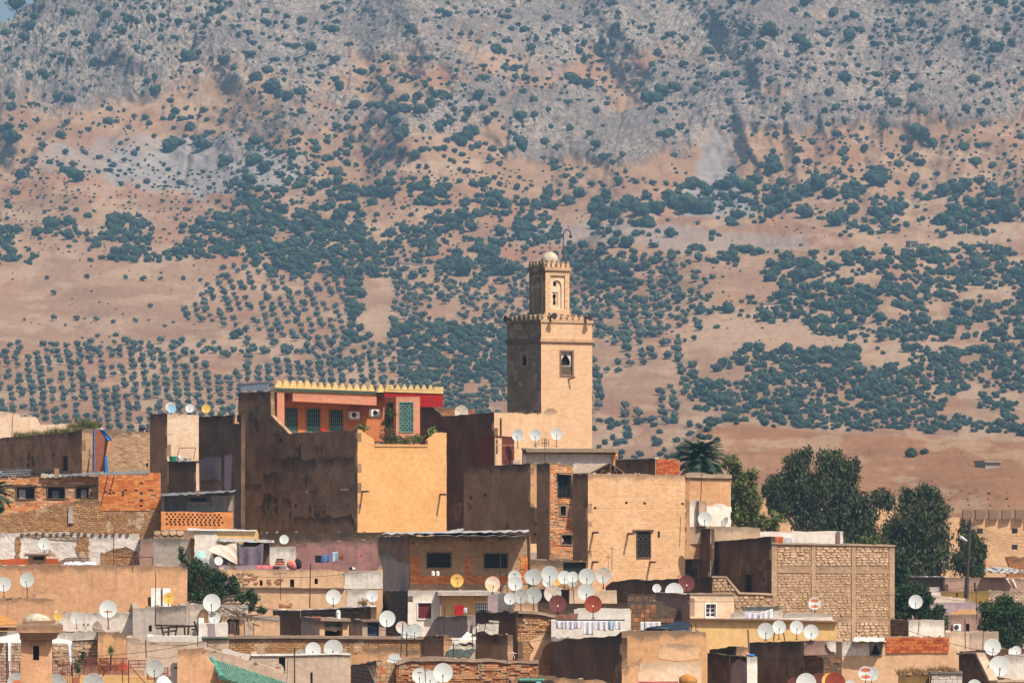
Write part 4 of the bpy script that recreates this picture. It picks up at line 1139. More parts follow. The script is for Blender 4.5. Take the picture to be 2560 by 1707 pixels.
slab('pillar', vF, [(418, 288), (482, 292), (482, 640), (418, 640)], M['salmon'], vl, th=.9, off=.95, jit=0)
slab('parapet', vF, [(408, 240), (1436, 290), (1436, 318), (408, 283)], M['merlon'], vl, th=.25, off=.78, jit=0)
slab('eave_board', vF, [(408, 284), (1436, 319), (1436, 326), (408, 292)], M['orange'], vl, th=.8, off=.8, jit=0)
merlons(vl, vF, 410, 1300, 243, 287, 66, 14, 'merlon', 'tri', th=.25, off=.78, duty=.97)
merlons(vl, vF, 1300, 1440, 290, 290, 70, 2, 'merlon', 'tri', th=.3, off=1.1, duty=.98)
pbk = Plane(430, 320, 30); merlons(vl, pbk, 470, 780, 238, 236, 55, 5, 'merlon', 'tri', th=.25, duty=.95)
tl = MB(); u0, z0 = vF.uv(412, 290); u1, z1 = vF.uv(1432, 325); n = 110
for i in range(n+1):
    u = u0+(u1-u0)*i/n; z = z0+(z1-z0)*i/n+.30; tl.tube(vF.w(u, z, .8), vF.w(u, z-.20, 1.02), .036, 5)
o = tl.build('eave_tiles', M['tile_green'], vl); o['kind'] = 'stuff'
rb, rF, rL = house(None, 309.5, 1430, 1533, 1746, 327, 760, 'salmon', 'orange', th=28, root=vl, jit=0, wins=[(1567, 380, 1680, 636, 'lattice', 'green_metal')], swins=[(1440, 380, 1508, 610, 'dark')], parapet=.05)
plr = Plane(1430, 313.5, 14)
slab('wall', plr, [(1430, 278), (1952, 298), (1952, 417), (1430, 417)], M['red'], vl, th=.3, jit=0)
slab('parapet', plr, [(1430, 262), (1952, 268), (1952, 300), (1430, 283)], M['merlon'], vl, th=.3, off=.06, jit=0)
merlons(vl, plr, 1462, 1870, 268, 272, 52, 7, 'merlon', 'tri', th=.3, off=.06, duty=.95)
merlons(vl, plr, 1870, 1955, 270, 270, 32, 1, 'merlon', 'box', th=.3, off=.07, duty=.98)
def aircon(label, pl, x0, y0, x1, y1, out=.35, rootz=None):
    a = pl.uv(x0, y1); b = pl.uv(x1, y0); rt = empty('air_conditioner', pl.w(a[0], a[1]), label, 'air conditioner', 'air conditioners on the walls')
    MB().box(pl, a[0], a[1], b[0], b[1], .12, .12+out).build('casing', M['white_paint'], rt)
    cu, cz = a[0]+(b[0]-a[0])*.38, (a[1]+b[1])/2; rr = (b[1]-a[1])*.38
    m = MB(); m.tube(pl.w(cu, cz, .12+out), pl.w(cu, cz, .14+out), rr, 14); m.build('fan_grille', M['dark_metal'], rt)
    MB().box(pl, a[0], a[1]-.08, b[0], a[1]-.02, .0, .12+out).build('bracket', M['galv'], rt)
aircon('white air conditioner on the orange villa wall beside the third window', vF, 1100, 458, 1180, 520)
aircon('white air conditioner on the villa wall left of the dark doorway', Plane(1283, 314.6, 30), 1286, 440, 1365, 498)
gr = empty('glass_railing', P(150, 280, 312), 'pale blue glass railing on the roof left of the villa', 'railing')
gp = Plane(150, 313.8, -32)
for i in range(3): slab('glass_panel', gp, [(150+83*i, 213-6*i), (150+83*i+80, 207-6*i), (150+83*i+80, 272-3*i), (150+83*i, 276-3*i)], M['glass_rail'], gr, th=.03, jit=0)
slab('rail', gp, [(148, 209), (402, 190), (402, 196), (148, 215)], M['galv'], gr, th=.06, off=.02, jit=0)
near_tree('dark climbing shrub against the corner of the orange villa', 306, 1480, 760, [(1480, 480, 55, 60), (1450, 580, 55, 70), (1470, 690, 80, 60), (1560, 710, 60, 40)], .10, 2600, 1, 'leaf_dark', 'terrace_shrub', 'shrub', trunk=.04, seed=3)
near_tree('leafy green potted plants behind the yellow wall parapet', 304.5, 1700, 780, [(1650, 715, 90, 45), (1730, 700, 50, 50), (1600, 735, 60, 28)], .12, 1500, 1, 'leaf_lit', 'terrace_plant', 'plant', trunk=.03, seed=4)
near_tree('spiky green plant by the dark wall right of the villa', 305.5, 1865, 740, [(1865, 640, 55, 38)], .14, 420, 1, 'yucca', 'terrace_plant', 'plant', trunk=.03, seed=5)
near_tree('small palm like plant at the front corner of the villa terrace', 307, 1225, 680, [(1225, 600, 60, 22)], .12, 350, 1, 'leaf_lit', 'terrace_plant', 'plant', trunk=.03, seed=6)
ch = empty('terrace_chair', P(875, 660, 308), 'red chair on the villa terrace under the windows', 'chair')
cp = Plane(860, 308, 10)
MB().pbox(cp, 862, 628, 905, 634, -.2, .2).build('seat', M['red_cloth'], ch); MB().pbox(cp, 862, 606, 905, 627, -.25, -.2).build('backrest', M['red_cloth'], ch)
for xx in (864, 900):
    for oo in (-.2, .15): MB().pbox(cp, xx, 634, xx+4, 670, oo, oo+.04).build('leg', M['red_cloth'], ch)

for pts, mt in (([(430, 880), (600, 870), (820, 890), (815, 960), (700, 1000), (560, 985), (430, 1005), (405, 940)], 'brown'), ([(350, 1010), (470, 1000), (480, 1180), (600, 1250), (590, 1520), (470, 1600), (370, 1590), (380, 1300)], 'brown'), ([(850, 880), (1150, 860), (1165, 1100), (900, 1090)], 'brown_mid'), ([(150, 1100), (330, 1110), (340, 1290), (150, 1300)], 'brown_mid'), ([(620, 1400), (1130, 1390), (1160, 1560), (640, 1580)], 'brown_mid')):
    patch(big, bL, pts, mt, .008, th=.012, jit=.14)
# dark house between villa and minaret
fr(1120, 960, 3.564)
dk, kF, kL = house('shade toned house with a crumbling sunlit end below the minaret', 311, -250, 410, 962, 250, 1500, 'tan_light', 'brown_shade', th=26,
   top=[(410, 250), (640, 258), (830, 264), (868, 250), (905, 214), (935, 214), (978, 240), (962, 300)], ltop=[(-250, 182), (-156, 184), (-50, 286), (0, 284), (200, 264), (410, 250)], parapet=.5, jit=.05)  # side wall colour holds the shade of its unlit face
MB().tube(kF.w(*kF.uv(470, 300), .06), kF.w(*kF.uv(470, 470), .06), .05, 6).build('pipe', M['dark_metal'], dk)
wall('low reddish parapet of worn tiles behind the dark house', 326, [(-200, 205), (-70, 212), (238, 222), (240, 300), (-200, 300)], 'rubble_red', 10)
dish(119, 250, 60, 319, 'wide cream dish with a faint orange print, right of the orange villa', 'dish_rust', yb=330, tilt=6)
# wardrobe
fr(1120, 960, 3.564)
wd = empty('wardrobe', P(415, 722, 301), 'old reddish brown wooden wardrobe standing open on a roof', 'wardrobe')
wF = Plane(415, 301, 30); wL = Plane(415, 301, -60)
def rb_(pl, x0, y0, x1, y1, o0, o1, nm, mt, root): return MB().pbox(pl, x0, y0, x1, y1, o0, o1).build(nm, M[mt], root)
slab('side', wL, [(265, 720), (413, 720), (413, 466), (265, 480)], M['wardrobe'], wd, th=.04, jit=0)
rb_(wF, 417, 475, 482, 716, -.9, -.8, 'back', 'dark', wd); rb_(wF, 417, 466, 427, 716, -.04, 0, 'edge', 'wardrobe_pale', wd); rb_(wF, 427, 534, 482, 545, -.3, -.02, 'shelf', 'wardrobe_pale', wd)
rb_(wF, 482, 470, 590, 545, -.04, 0, 'door', 'wardrobe', wd); rb_(wF, 482, 547, 590, 716, -.04, .01, 'door', 'wardrobe', wd)
slab('top', wF, [(410, 458), (592, 470), (592, 476), (410, 468)], M['wardrobe'], wd, th=2.2, off=.03, jit=0)
rb_(wF, 427, 588, 470, 592, -.3, -.26, 'rail', 'white_paint', wd)
rb_(wF, 540, 678, 605, 712, .3, .6, 'drawer', 'wardrobe_pale', wd)
dish(620, 455, 52, 301, 'white dish right of the brown wardrobe, leftmost of three below the minaret', 'dish_clean', yb=572, yaw=-8, tilt=8)
dish(778, 453, 52, 302, 'white dish in the middle of the three below the minaret', 'dish_clean', yb=560, yaw=-4, tilt=8)
dish(967, 443, 52, 302, 'white dish nearest the minaret, rightmost of three above the white wall', 'dish_clean', yb=560, yaw=2, tilt=8)
pole('thin aerial mast with small antenna elements above the white tiled wall', 866, 480, 862, 720, 297, .03, aerial=.0)
ar = empty('antenna', P(866, 560, 297), 'small many pronged antenna in front of the tiled white wall', 'antenna'); m = MB()
for i in range(4):
    xx = 838+i*20; m.tube(P(xx, 488, 297), P(xx, 558, 297), .012, 4)
    for j in range(4): q = P(xx, 494+j*18, 297); m.lathe(q, [(.005, -.035), (.05, 0), (.005, .035)], 6)
m.tube(P(834, 525, 297), P(902, 525, 297), .015, 4); m.build('elements', M['dark_metal'], ar)
th_, tF, tL = house('white walled rooftop room under a long mossy tile eave', 304, 655, 664, 1500, 566, 1000, 'white_clean', 'white', th=8, jit=.01, parapet=.1,
   top=[(664, 566), (1500, 575)])
slab('eave', tF, [(655, 570), (1506, 574), (1506, 584), (655, 580)], M['concrete'], th_, th=.8, off=.5, jit=.02)
tl = MB(); u0, z0 = tF.uv(690, 588); u1, z1 = tF.uv(1500, 588)
for i in range(60): u = u0+(u1-u0)*i/59; tl.tube(tF.w(u, z0+.06, .45), tF.w(u, z0-.16, .68), .05, 5)
o = tl.build('eave_tiles', M['tile_brown'], th_); o['kind'] = 'stuff'
slab('beam', tF, [(664, 604), (1480, 608), (1480, 626), (664, 616)], M['wood'], th_, th=.3, off=.35, jit=.01)  # dark strip added for the shade beneath the eave
patch(th_, tF, [(1468, 612), (1506, 612), (1506, 740), (1468, 740)], 'brick_orange3', .25, 'pillar', .25, .02)
patch(th_, tF, [(664, 590), (696, 590), (690, 740), (664, 740)], 'white', .3, 'pillar', .3, .02)

# earthen house with the brick tower, lower middle
h1, f1, l1 = house('brown earthen house with a rounded top edge left of the brick stair tower', 291, 140, 735, 960, 708, 1420, 'tan', 'brown_mid', th=30, ltop=[(140, 760), (152, 742), (300, 730), (560, 712), (735, 706)], jit=.03)
for x, y in ((203, 1010), (332, 988)): u, z = l1.uv(x, y); MB().box(l1, u-.14, z-.12, u+.14, z+.12, -.1, .006).build('beam_hole', M['dark'], h1)
for x, y in ((775, 1243), (775, 1335)): spout(h1, f1, x, y, .35)
tw, f2, l2 = house('narrow brick stair tower with three dark windows', 288, 790, 905, 1116, 706, 1560, 'mortar', 'brown_mid', th=28, jit=.05,
   wins=[(985, 812, 1090, 1005, 'bars', 'iron'), (1000, 1085, 1050, 1170, 'dark', 'concrete'), (1013, 1342, 1105, 1426, 'dark', 'concrete')], top=[(905, 706), (1000, 704), (1080, 716), (1116, 740)])
bricks(tw, f2, [(908, 720), (1114, 740), (1112, 1556), (908, 1556)], .34, .125, ['brick_salmon', 'brick_salmon2', 'brick_salmon3', 'stone_b', 'brick_orange3'], skip=[(975, 800, 1100, 1015), (990, 1075, 1060, 1180), (1003, 1332, 1114, 1436)], miss=.10)
slab('hood', f2, [(972, 795), (1088, 800), (1088, 808), (972, 803)], M['concrete'], tw, th=.4, off=.3, jit=.01)
MB().pbox(f2, 1015, 1375, 1035, 1405, -.18, -.1).build('cloth', M['pink_cloth'], tw)
slab('ledge', f2, [(885, 1560), (1255, 1568), (1255, 1575), (885, 1567)], M['concrete'], tw, th=.9, off=.8, jit=.01)
E1, fE, lE = house('broad sandy rammed earth house with one barred window and drain spouts', 283, 1112, 1246, 2112, 798, 2020, 'tan_course', 'brown_mid', th=25, jit=.035,
   top=[(1246, 797), (1500, 800), (1900, 806), (2112, 816)], wins=[(1685, 1317, 1800, 1540, 'lattice', 'wood')] + [(a, b, a+24, b+20, 'dark') for a, b in ((1300, 1092), (1577, 1046), (1740, 1052), (2078, 1055))])
for w_ in [c_ for c_ in E1.children if c_.name.startswith('window')][:1]:
    for c2 in w_.children:
        if c2.name.startswith('grille'): c2.data.materials.clear(); c2.data.materials.append(M['dark_metal'])
MB().pbox(fE, 1645, 1296, 1830, 1307, .0, .12).build('lintel', M['wood'], E1)
for x, y in ((1292, 1322), (1603, 1332), (1290, 1583), (1800, 1583)): spout(E1, fE, x, y, .75)
u, z = fE.uv(1878, 1338); MB().box(fE, u-.08, z-.2, u+.08, z+.2, -.1, .006).build('beam_hole', M['dark'], E1)
fr(1440, 1300, 3.852); MB().tube(fE.w(*fE.uv(326, 250), .3), fE.w(*fE.uv(326, 490), .3), .02, 5).tube(fE.w(*fE.uv(305, 275), .3), fE.w(*fE.uv(348, 275), .3), .02, 5).build('aerial', M['dark_metal'], E1)
fr(960, 1300, 3.852)
wall('shaded brown wall with a dark slatted doorway under the brick tower', 281, [(1405, 380), (1600, 385), (1960, 392), (1960, 720), (1405, 720)], 'brown_mid', 16, wins=[(1725, 405, 1945, 560, 'dark')], name='house', cat='wall')
# gabled roof light and brick penthouse
fr(1120, 960, 3.564)
sk = empty('roof_light', P(1440, 800, 287), 'small gabled wooden roof light on the earth house roof', 'roof light')
a, b, c_ = P(1275, 792, 287), P(1442, 705, 287), P(1568, 797, 287); back = Vector((-1.6, 2.6, 0))
def tri_slab(name, pts, mat, parent, n=Vector((0, .08, .02))):
    k = len(pts); V = [tuple(p) for p in pts]+[tuple(Vector(p)+n) for p in pts]
    Fc = [tuple(range(k)), tuple(range(k, 2*k))[::-1]]+[(i, i+k, (i+1) % k+k, (i+1) % k) for i in range(k)]
    return mesh_obj(name, V, Fc, M[mat], parent)
tri_slab('roof_board', [a, b, b+back, a+back], 'plank', sk, Vector((0, 0, -.06))); tri_slab('roof_board', [b, c_, c_+back, b+back], 'wood', sk, Vector((0, 0, -.06)))
tri_slab('gable', [a+Vector((.5, .35, 0)), c_+Vector((-.3, .35, 0)), b+Vector((0, .35, -.3))], 'orange_tarp', sk)
for p, q in ((a, b), (b, c_), (P(1445, 720, 286.9), P(1445, 795, 286.9)), (P(1400, 760, 286.9), P(1360, 792, 286.9)), (P(1480, 745, 286.9), P(1500, 792, 286.9))): MB().tube(p, q, .06, 5).build('rafter', M['wood'], sk)
wall('broken white roof parapet beside the gabled roof light', 289.5, [(1112, 720), (1150, 702), (1250, 712), (1320, 722), (1330, 800), (1112, 800)], 'white', 10)
ph, pF, pL = house('small rooftop room with a dark side and a red brick end', 294, 1490, 1845, 2066, 664, 1000, 'mortar', 'brown', th=28, jit=.02, top=[(1845, 664), (2066, 675)])
bricks(ph, pF, [(1856, 672), (2060, 682), (2060, 900), (1856, 900)], .26, .115, BR_R+['brick_orange2'])
slab('roof_edge', pL, [(1490, 668), (1845, 655), (1845, 662), (1490, 676)], M['white_paint'], ph, th=.3, off=.05, jit=.01)

# ---------------------------------------------------------------- right: extension, dark house, stone house
fr(1680, 1060, 2.673)
ex, xF, xL = house('tall sandy wall with flaking white lower plaster next to the palm', 286, 88, 88, 393, 345, 900, 'tan', th=20, dep=5, jit=.03, top=[(88, 345), (393, 348)])
slab('coping', xF, [(88, 330), (150, 322), (395, 338), (395, 362), (88, 356)], M['concrete'], ex, th=.5, off=.12, jit=.04)
patch(ex, xF, [(90, 512), (160, 505), (240, 545), (320, 535), (391, 548), (391, 690), (90, 690)], 'white', .02, jit=.12)
slab('pillar', xF, [(165, 512), (218, 512), (218, 680), (165, 680)], M['concrete'], ex, th=.4, off=.4, jit=.02)
pole('rusty pole rising from the pillar on the sandy house', 201, 318, 191, 512, 284.5, .045, 'rust')
fr(1680, 1060, 2.673)
fl, _, _ = house('flat brown roof slab carrying two dishes left of the white parapet', 286, 60, 66, 590, 684, 800, 'concrete', 'brown', th=8, jit=.03, top=[(66, 684), (500, 686), (590, 695)], parapet=.02)
dish(220, 632, 46, 284.5, 'white dish facing the viewer on the flat roof beside the sandy pillar', 'dish_clean', yb=688, yaw=-6)
dish(352, 650, 32, 285, 'small dish turned sideways right of the pillar, near the white parapet', 'dish_clean', yb=690, yaw=-55, tilt=25)
wp, wpF, _ = house('long white roof parapet with peeling paint behind the dark grey house', 289, 236, 240, 1143, 712, 900, 'white_clean', th=6, jit=.03, top=[(240, 708), (600, 718), (798, 722), (800, 714), (1143, 716)])
MB().pbox(wpF, 448, 746, 550, 790, .01, .2).build('green_panel', M['green_door'], wp)
MB().pbox(wpF, 1100, 716, 1121, 830, .01, .12).build('pillar', M['mauve_brown'], wp); MB().pbox(wpF, 668, 752, 738, 830, .01, .3).build('brick_pillar', M['brick_red'], wp)
MB().pbox(wpF, 738, 757, 798, 830, .01, .2).build('shutter', M['pale_shutter'], wp)
g1, gF, gL = house('narrow dark grey house end with a small green window', 285, 72, 256, 262, 702, 1300, 'grey', 'brown_shade', th=24, swins=[(137, 757, 178, 806, 'green', 'grey')], ltop=[(72, 716), (150, 708), (256, 698)])
patch(g1, gL, [(135, 808), (180, 808), (178, 960), (137, 960)], 'galv_dark', .02)
sh, sF, sL = house('house of pale rough stones between concrete pillars with a dark rendered side', 278, 250, 662, 1487, 770, 1700, 'mortar_pale', 'brown_shade', th=22, jit=.02,
   top=[(662, 790), (800, 802), (1100, 806), (1487, 812)], ltop=[(250, 768), (255, 784), (450, 770), (662, 750)], swins=[(489, 1002, 540, 1131, 'bars', 'wood')])
for x0, x1 in ((664, 700), (930, 957), (1198, 1226), (1450, 1485)):
    slab('pillar', sF, [(x0, 806), (x1, 808), (x1, 1480), (x0, 1480)], M['mortar_pale'], sh, th=.1, off=.06, jit=.02)
for y0, y1 in ((945, 992), (1290, 1322)):
    slab('beam', sF, [(702, y0), (1448, y0+6), (1448, y1+6), (702, y1)], M['mortar_pale'], sh, th=.1, off=.05, jit=.02)
slab('coping', sF, [(662, 789), (1487, 806), (1487, 817), (662, 801)], M['concrete'], sh, th=.3, off=.12, jit=.03)
bays = ((702, 928), (959, 1196), (1228, 1448))
for (x0, x1) in bays: bricks(sh, sF, [(x0, 1000), (x1, 1004), (x1, 1290), (x0, 1286)], .36, .165, ST, 'stone', out=.035, miss=.03, wv=.4)
for (x0, x1) in bays: bricks(sh, sF, [(x0, 820), (x1, 824), (x1, 945), (x0, 940)], .40, .165, ['stone_c', 'stone_a', 'stone_b'], 'stone', out=.05, miss=.02, wv=.35)
for (x0, x1) in bays: bricks(sh, sF, [(x0, 1326), (x1, 1330), (x1, 1470), (x0, 1470)], .38, .19, ['stone_c', 'stone_a', 'stone_b'], 'stone', out=.05, miss=.02, wv=.35)
pole('thin bent pipe on the dark rendered wall', 263, 800, 262, 1090, 277.5, .03)

# rampart, palm and gum trees
fr(1680, 1060, 2.673)
rp = empty('city_rampart', P(560, 1000, 470), 'long sandy city rampart with square battlements behind the gum trees', 'rampart')
pr = Plane(560, 470, 2)
slab('panel', pr, [(540, 500), (600, 470), (760, 520), (1500, 585), (1880, 622), (2500, 632), (2500, 1050), (540, 1050)], M['tan_course'], rp, th=1.2, jit=.06)
prm = Plane(1900, 470, 24)
for i in range(8):
    x = 1944+i*88
    q = Plane(x, 470.45, 9); a = q.uv(x, 628)
    MB().box(q, a[0], a[1]-.1, a[0]+.95, q.uv(x, 572)[1], -.4, 0).build('merlon', M['tan'], rp)
for i in range(8):
    x = 620+i*110; a = pr.uv(x, 600); MB().box(pr, a[0], a[1]+.6, a[0]+1.2, pr.uv(x, 478+i*10)[1], -1., -.1).build('merlon', M['tan'], rp)
for x, y in ((2058, 713), (2290, 712), (2290, 820)): u, z = pr.uv(x, y); MB().box(pr, u-.3, z-.25, u+.3, z+.25, -.1, .01).build('beam_hole', M['dark'], rp)
palm('tall dark green palm crown behind the sandy house', 345, 190, 250, 215, 900, 96, 2, tilt=(-.7, 1.45))
palm('drooping lower palm with grey fronds beside the leafy tree', 342, 400, 440, 130, 900, 34, 5, tilt=(-1.1, .6))
near_tree('dense sunlit green tree right of the palm', 338, 500, 900, [(390, 260, 60, 50), (430, 320, 60, 60), (535, 340, 45, 45), (480, 430, 90, 90), (530, 520, 80, 70), (470, 600, 90, 90), (560, 650, 80, 60), (690, 640, 75, 45), (640, 690, 70, 40)], .22, 7500, 1, 'leaf_lit', 'leafy_tree', 'tree', seed=11, nclump=140)
near_tree('large drooping gum tree, tallest of the group by the rampart', 400, 950, 1100, [(1300, 600, 80, 70), (1340, 760, 90, 70), (1180, 780, 120, 70), (700, 520, 70, 70), (820, 255, 85, 75), (900, 195, 48, 55), (1060, 245, 105, 90), (1185, 320, 70, 90), (1225, 250, 30, 35), (720, 390, 90, 70), (840, 380, 120, 100), (1010, 420, 150, 120), (1150, 430, 100, 90), (760, 520, 110, 80), (900, 560, 90, 80), (960, 640, 140, 80), (1120, 600, 120, 110), (1250, 520, 90, 80), (1250, 670, 110, 90), (1390, 480, 55, 60), (1440, 500, 50, 60), (660, 430, 60, 60)], .30, 27000, 1, 'gum_leaf', 'gum_tree', 'tree', droop=.7, trunk=.35, seed=21, nclump=560)
near_tree('broad dark gum tree in front of the rampart wall', 385, 1640, 1200, [(1480, 700, 80, 100), (1470, 860, 80, 100), (1560, 470, 55, 55), (1690, 445, 75, 60), (1760, 470, 45, 40), (1640, 570, 160, 100), (1780, 560, 80, 80), (1600, 700, 150, 120), (1760, 740, 120, 120), (1580, 850, 160, 110), (1750, 900, 140, 100), (1600, 970, 150, 70)], .28, 19000, 1, 'gum_leaf', 'gum_tree', 'tree', droop=.7, trunk=.35, seed=22, nclump=320)
near_tree('slim gum tree beside the street lamp', 370, 1980, 1100, [(1958, 690, 45, 55), (1990, 790, 70, 80), (2045, 830, 50, 90), (1960, 900, 90, 80), (2030, 960, 70, 60)], .26, 6000, 1, 'gum_leaf', 'gum_tree', 'tree', droop=.7, trunk=.2, seed=23, nclump=160)
near_tree('low yellow green bush above the stone house roof', 350, 1330, 900, [(1330, 780, 75, 35), (1400, 790, 40, 20)], .2, 1600, 1, 'leaf_lit', 'bush', 'bush', trunk=.05, seed=24)
near_tree('dark bush right of the stone house wall', 330, 1530, 1200, [(1530, 920, 45, 60), (1540, 1000, 50, 60), (1510, 1060, 30, 60)], .2, 2600, 1, 'leaf_dark', 'bush', 'bush', trunk=.06, seed=25)
fr(1680, 1060, 2.673)
sl = empty('street_lamp', P(1965, 1125, 330), 'tall dark wooden street lamp pole with a white lamp head', 'street lamp')
MB().tube(P(1965, 1160, 330), P(1993, 640, 330), .17, 8, .11).build('pole', M['pole_wood'], sl)
MB().tube(P(1988, 790, 330), P(1958, 765, 329.8), .03, 6).build('arm', M['galv'], sl)
MB().tube(P(1968, 778, 329.7), P(1930, 752, 329.4), .07, 8, .12).build('lamp_head', M['lamp_white'], sl)
for j in range(7): cable([(1993, 660+j*4), (2400, 740+j*28)], 332, r=.012, sag=.4, label='power cable running right from the lamp pole, number %d from the top' % (j+1), group='power cables from the street lamp pole')

# yard on the right
fr(2180, 1380, 4.795)
y1, yF, yL = house('long low mauve plastered house behind the yard with a dark side', 345, 410, 872, 1900, 298, 700, 'mauve_brown', 'brown_shade', th=16, top=[(872, 300), (1300, 306), (1600, 304), (1900, 330)], wins=[(1222, 362, 1242, 470, 'dark')], jit=.04)
slab('roof_edge', yL, [(410, 288), (872, 290), (872, 298), (410, 297)], M['white_paint'], y1, th=.3, off=.05, jit=.02)
sheet('dust_sheet', 'crumpled mauve cloth hanging over the low house wall', 'cloth', 0, [(1600, 310, 342), (1700, 322, 342), (1745, 430, 342), (1690, 430, 342)], 'beige_cloth', wav=.12, wl=.5)
wall('tumbled brown brick hut below the rampart', 352, [(1610, 60), (1700, 45), (1760, 70), (1900, 50), (1900, 300), (1620, 300), (1650, 180)], 'rubble_red', 12)
tr = empty('tin_roof', P(1350, 260, 347), 'crumpled pale tin sheets lying on the hut roof by the rampart', 'roof')
for i, (a, b, c1, d) in enumerate((((1340, 195, 349), (1560, 180, 349), (1820, 235, 345), (1350, 225, 345)), ((1400, 172, 350), (1650, 185, 350), (1822, 215, 347), (1500, 205, 346)), ((1350, 215, 347), (1600, 225, 347), (1800, 245, 344), (1420, 240, 344)))):
    sheet('tin_sheet', None, None, 0, [a, b, c1, d], 'galv', tr, wav=.08, wl=.35)
wall('pale stone patched wall right of the ochre yard wall', 338, [(1400, 462), (1550, 455), (1560, 470), (1900, 462), (1900, 720), (1400, 720)], 'rubble_pale', 6)
wall('shaded ochre yard wall beneath the low mauve house', 336, [(820, 470), (1300, 468), (1405, 460), (1405, 640), (820, 640)], 'ochre_low', 12, wins=[(1118, 490, 1140, 555, 'dark'), (1010, 485, 1030, 545, 'dark')])
wall('small white washed wall at the tree edge in the yard', 334, [(680, 420), (812, 418), (825, 520), (680, 520)], 'white', 5)
sheet('tin_canopy', 'brown corrugated canopy sloping across the yard', 'canopy', 0, [(730, 515, 333), (1110, 550, 333), (1120, 600, 329), (725, 600, 329)], 'brown_cor' if 'brown_cor' in M else 'plank', wav=.04, wl=.3)
wall('mauve and white wall under the brown canopy', 327, [(700, 600), (1100, 600), (1180, 575), (1290, 640), (1290, 760), (700, 760)], 'lilac', 5)
wall('rust orange painted strip above the grey yard house', 324, [(920, 722), (1010, 718), (1020, 695), (1265, 690), (1270, 760), (920, 760)], 'yellow', 4)
pl_, = [None],
gh, ghF, _ = house('grey brown yard house with a narrow dark doorway and an air conditioner', 300, 905, 910, 1320, 752, 1200, 'mauve_brown', th=8, wins=[(1125, 855, 1170, 945, 'dark')])
aircon('white air conditioner beside the narrow dark doorway in the yard', ghF, 960, 856, 1050, 935, out=.3)
fr(1960, 1300, 3.853)
near_tree('round dark green tree behind the white topped block wall', 302, 1230, 1200, [(1230, 690, 150, 75), (1130, 800, 90, 100), (1260, 800, 120, 90), (1380, 760, 60, 60), (1130, 900, 90, 60), (1330, 890, 90, 60)], .17, 11000, 1, 'leaf_dark', 'round_tree', 'tree', seed=31, nclump=180)
near_tree('small leafy tree between the round tree and the grey yard house', 298, 1490, 1200, [(1490, 860, 50, 50), (1490, 940, 80, 80), (1530, 1020, 50, 50), (1430, 960, 50, 50)], .15, 4000, 1, 'leaf_dark', 'leafy_tree', 'tree', seed=32, nclump=120)
near_tree('big feathery green tree at the right edge of the town', 275, 2180, 1400, [(2130, 780, 85, 70), (1970, 850, 100, 70), (2100, 880, 120, 80), (2250, 870, 90, 90), (1960, 1000, 90, 80), (2100, 1020, 130, 110), (2260, 1020, 90, 110), (2180, 1140, 150, 90), (2330, 950, 80, 120)], .16, 19000, 1, 'leaf_dark', 'feathery_tree', 'tree', seed=33, nclump=300, droop=.25)

# ---------------------------------------------------------------- upper left
fr(0, 940, 3.675)
wall('cream roof parapet with a curved dip at the far left', 346, [(-40, 322), (60, 328), (175, 348), (178, 376), (325, 374), (350, 400), (372, 446), (560, 440), (720, 430), (860, 432), (920, 450), (950, 480), (965, 620), (-40, 620)], 'cream', 14, wt=.6)
aa, aF, aL = house('long low earthen house with a striped blanket hung over its sunlit wall', 318, -60, 752, 1432, 490, 1100, 'straw', 'brown', th=26, ltop=[(-60, 574), (400, 532), (402, 516), (752, 488)], top=[(752, 490), (1000, 494), (1432, 515)],
   swins=[(565, 735, 625, 870, 'dark'), (247, 806, 270, 838, 'dark')], wins=[(1342, 800, 1362, 830, 'dark')], jit=.04)
grass('green grass growing on the earthen roof edge', 319, 130, 900, 560, 495, 420, 70, 'grass')
grass('thick tuft of grass on the roof above the blanket', 320, 640, 920, 505, 480, 520, 110, 'grass')
bl = empty('blanket', P(920, 890, 316), 'brown blanket with blue edges hanging down the sunlit wall', 'blanket')
def bp(x, y, o=.12): u, z = aF.uv(x, y); return aF.w(u, z, o)
def strip(name, pts, mat, o=.1, root=bl): slab(name, aF, pts, M[mat], root, th=.05, off=o, jit=.03)
strip('blanket_panel', [(866, 488), (945, 495), (962, 560), (955, 700), (915, 880), (862, 878)], 'brown_blanket', .10)
strip('blanket_stripe', [(945, 495), (975, 530), (985, 600), (970, 700), (952, 880), (915, 880), (950, 720), (962, 570)], 'dark_stripe', .13)
strip('blanket_edge', [(858, 488), (866, 488), (862, 878), (854, 878)], 'blue_cloth', .13)
strip('blanket_panel', [(975, 525), (1010, 590), (1008, 640), (985, 700), (975, 760), (962, 750), (985, 610)], 'salmon', .15)
strip('blanket_edge', [(958, 725), (975, 730), (990, 885), (958, 885)], 'blue_cloth', .16)
sheet('blanket_fold', None, None, 0, [(900, 484, 317.6), (955, 492, 316.9), (1028, 585, 316.2), (990, 600, 316.4)], 'blue_cloth', bl, wav=.08, wl=.5)
pole('thin mast at the far left in front of the cream parapet', 122, 295, 108, 556, 330, .035)
bb, bbF, bbL = house('pale square rooftop block with three dishes on its roof', 314, 1378, 1536, 1826, 345, 1100, 'cream', 'brown_mid', th=26, ltop=[(1378, 352), (1536, 342)], top=[(1536, 342), (1826, 360)])
bb2, q1, q2 = house('dark walled terrace with a sunlit right edge below the pale block', 309, 1536, 1802, 1828, 787, 1200, 'cream', 'brown_shade', th=24, parapet=.1)
slab('ledge', q2, [(1530, 780), (1804, 780), (1804, 788), (1530, 792)], M['dark_metal'], bb2, th=.4, off=.12, jit=.02)
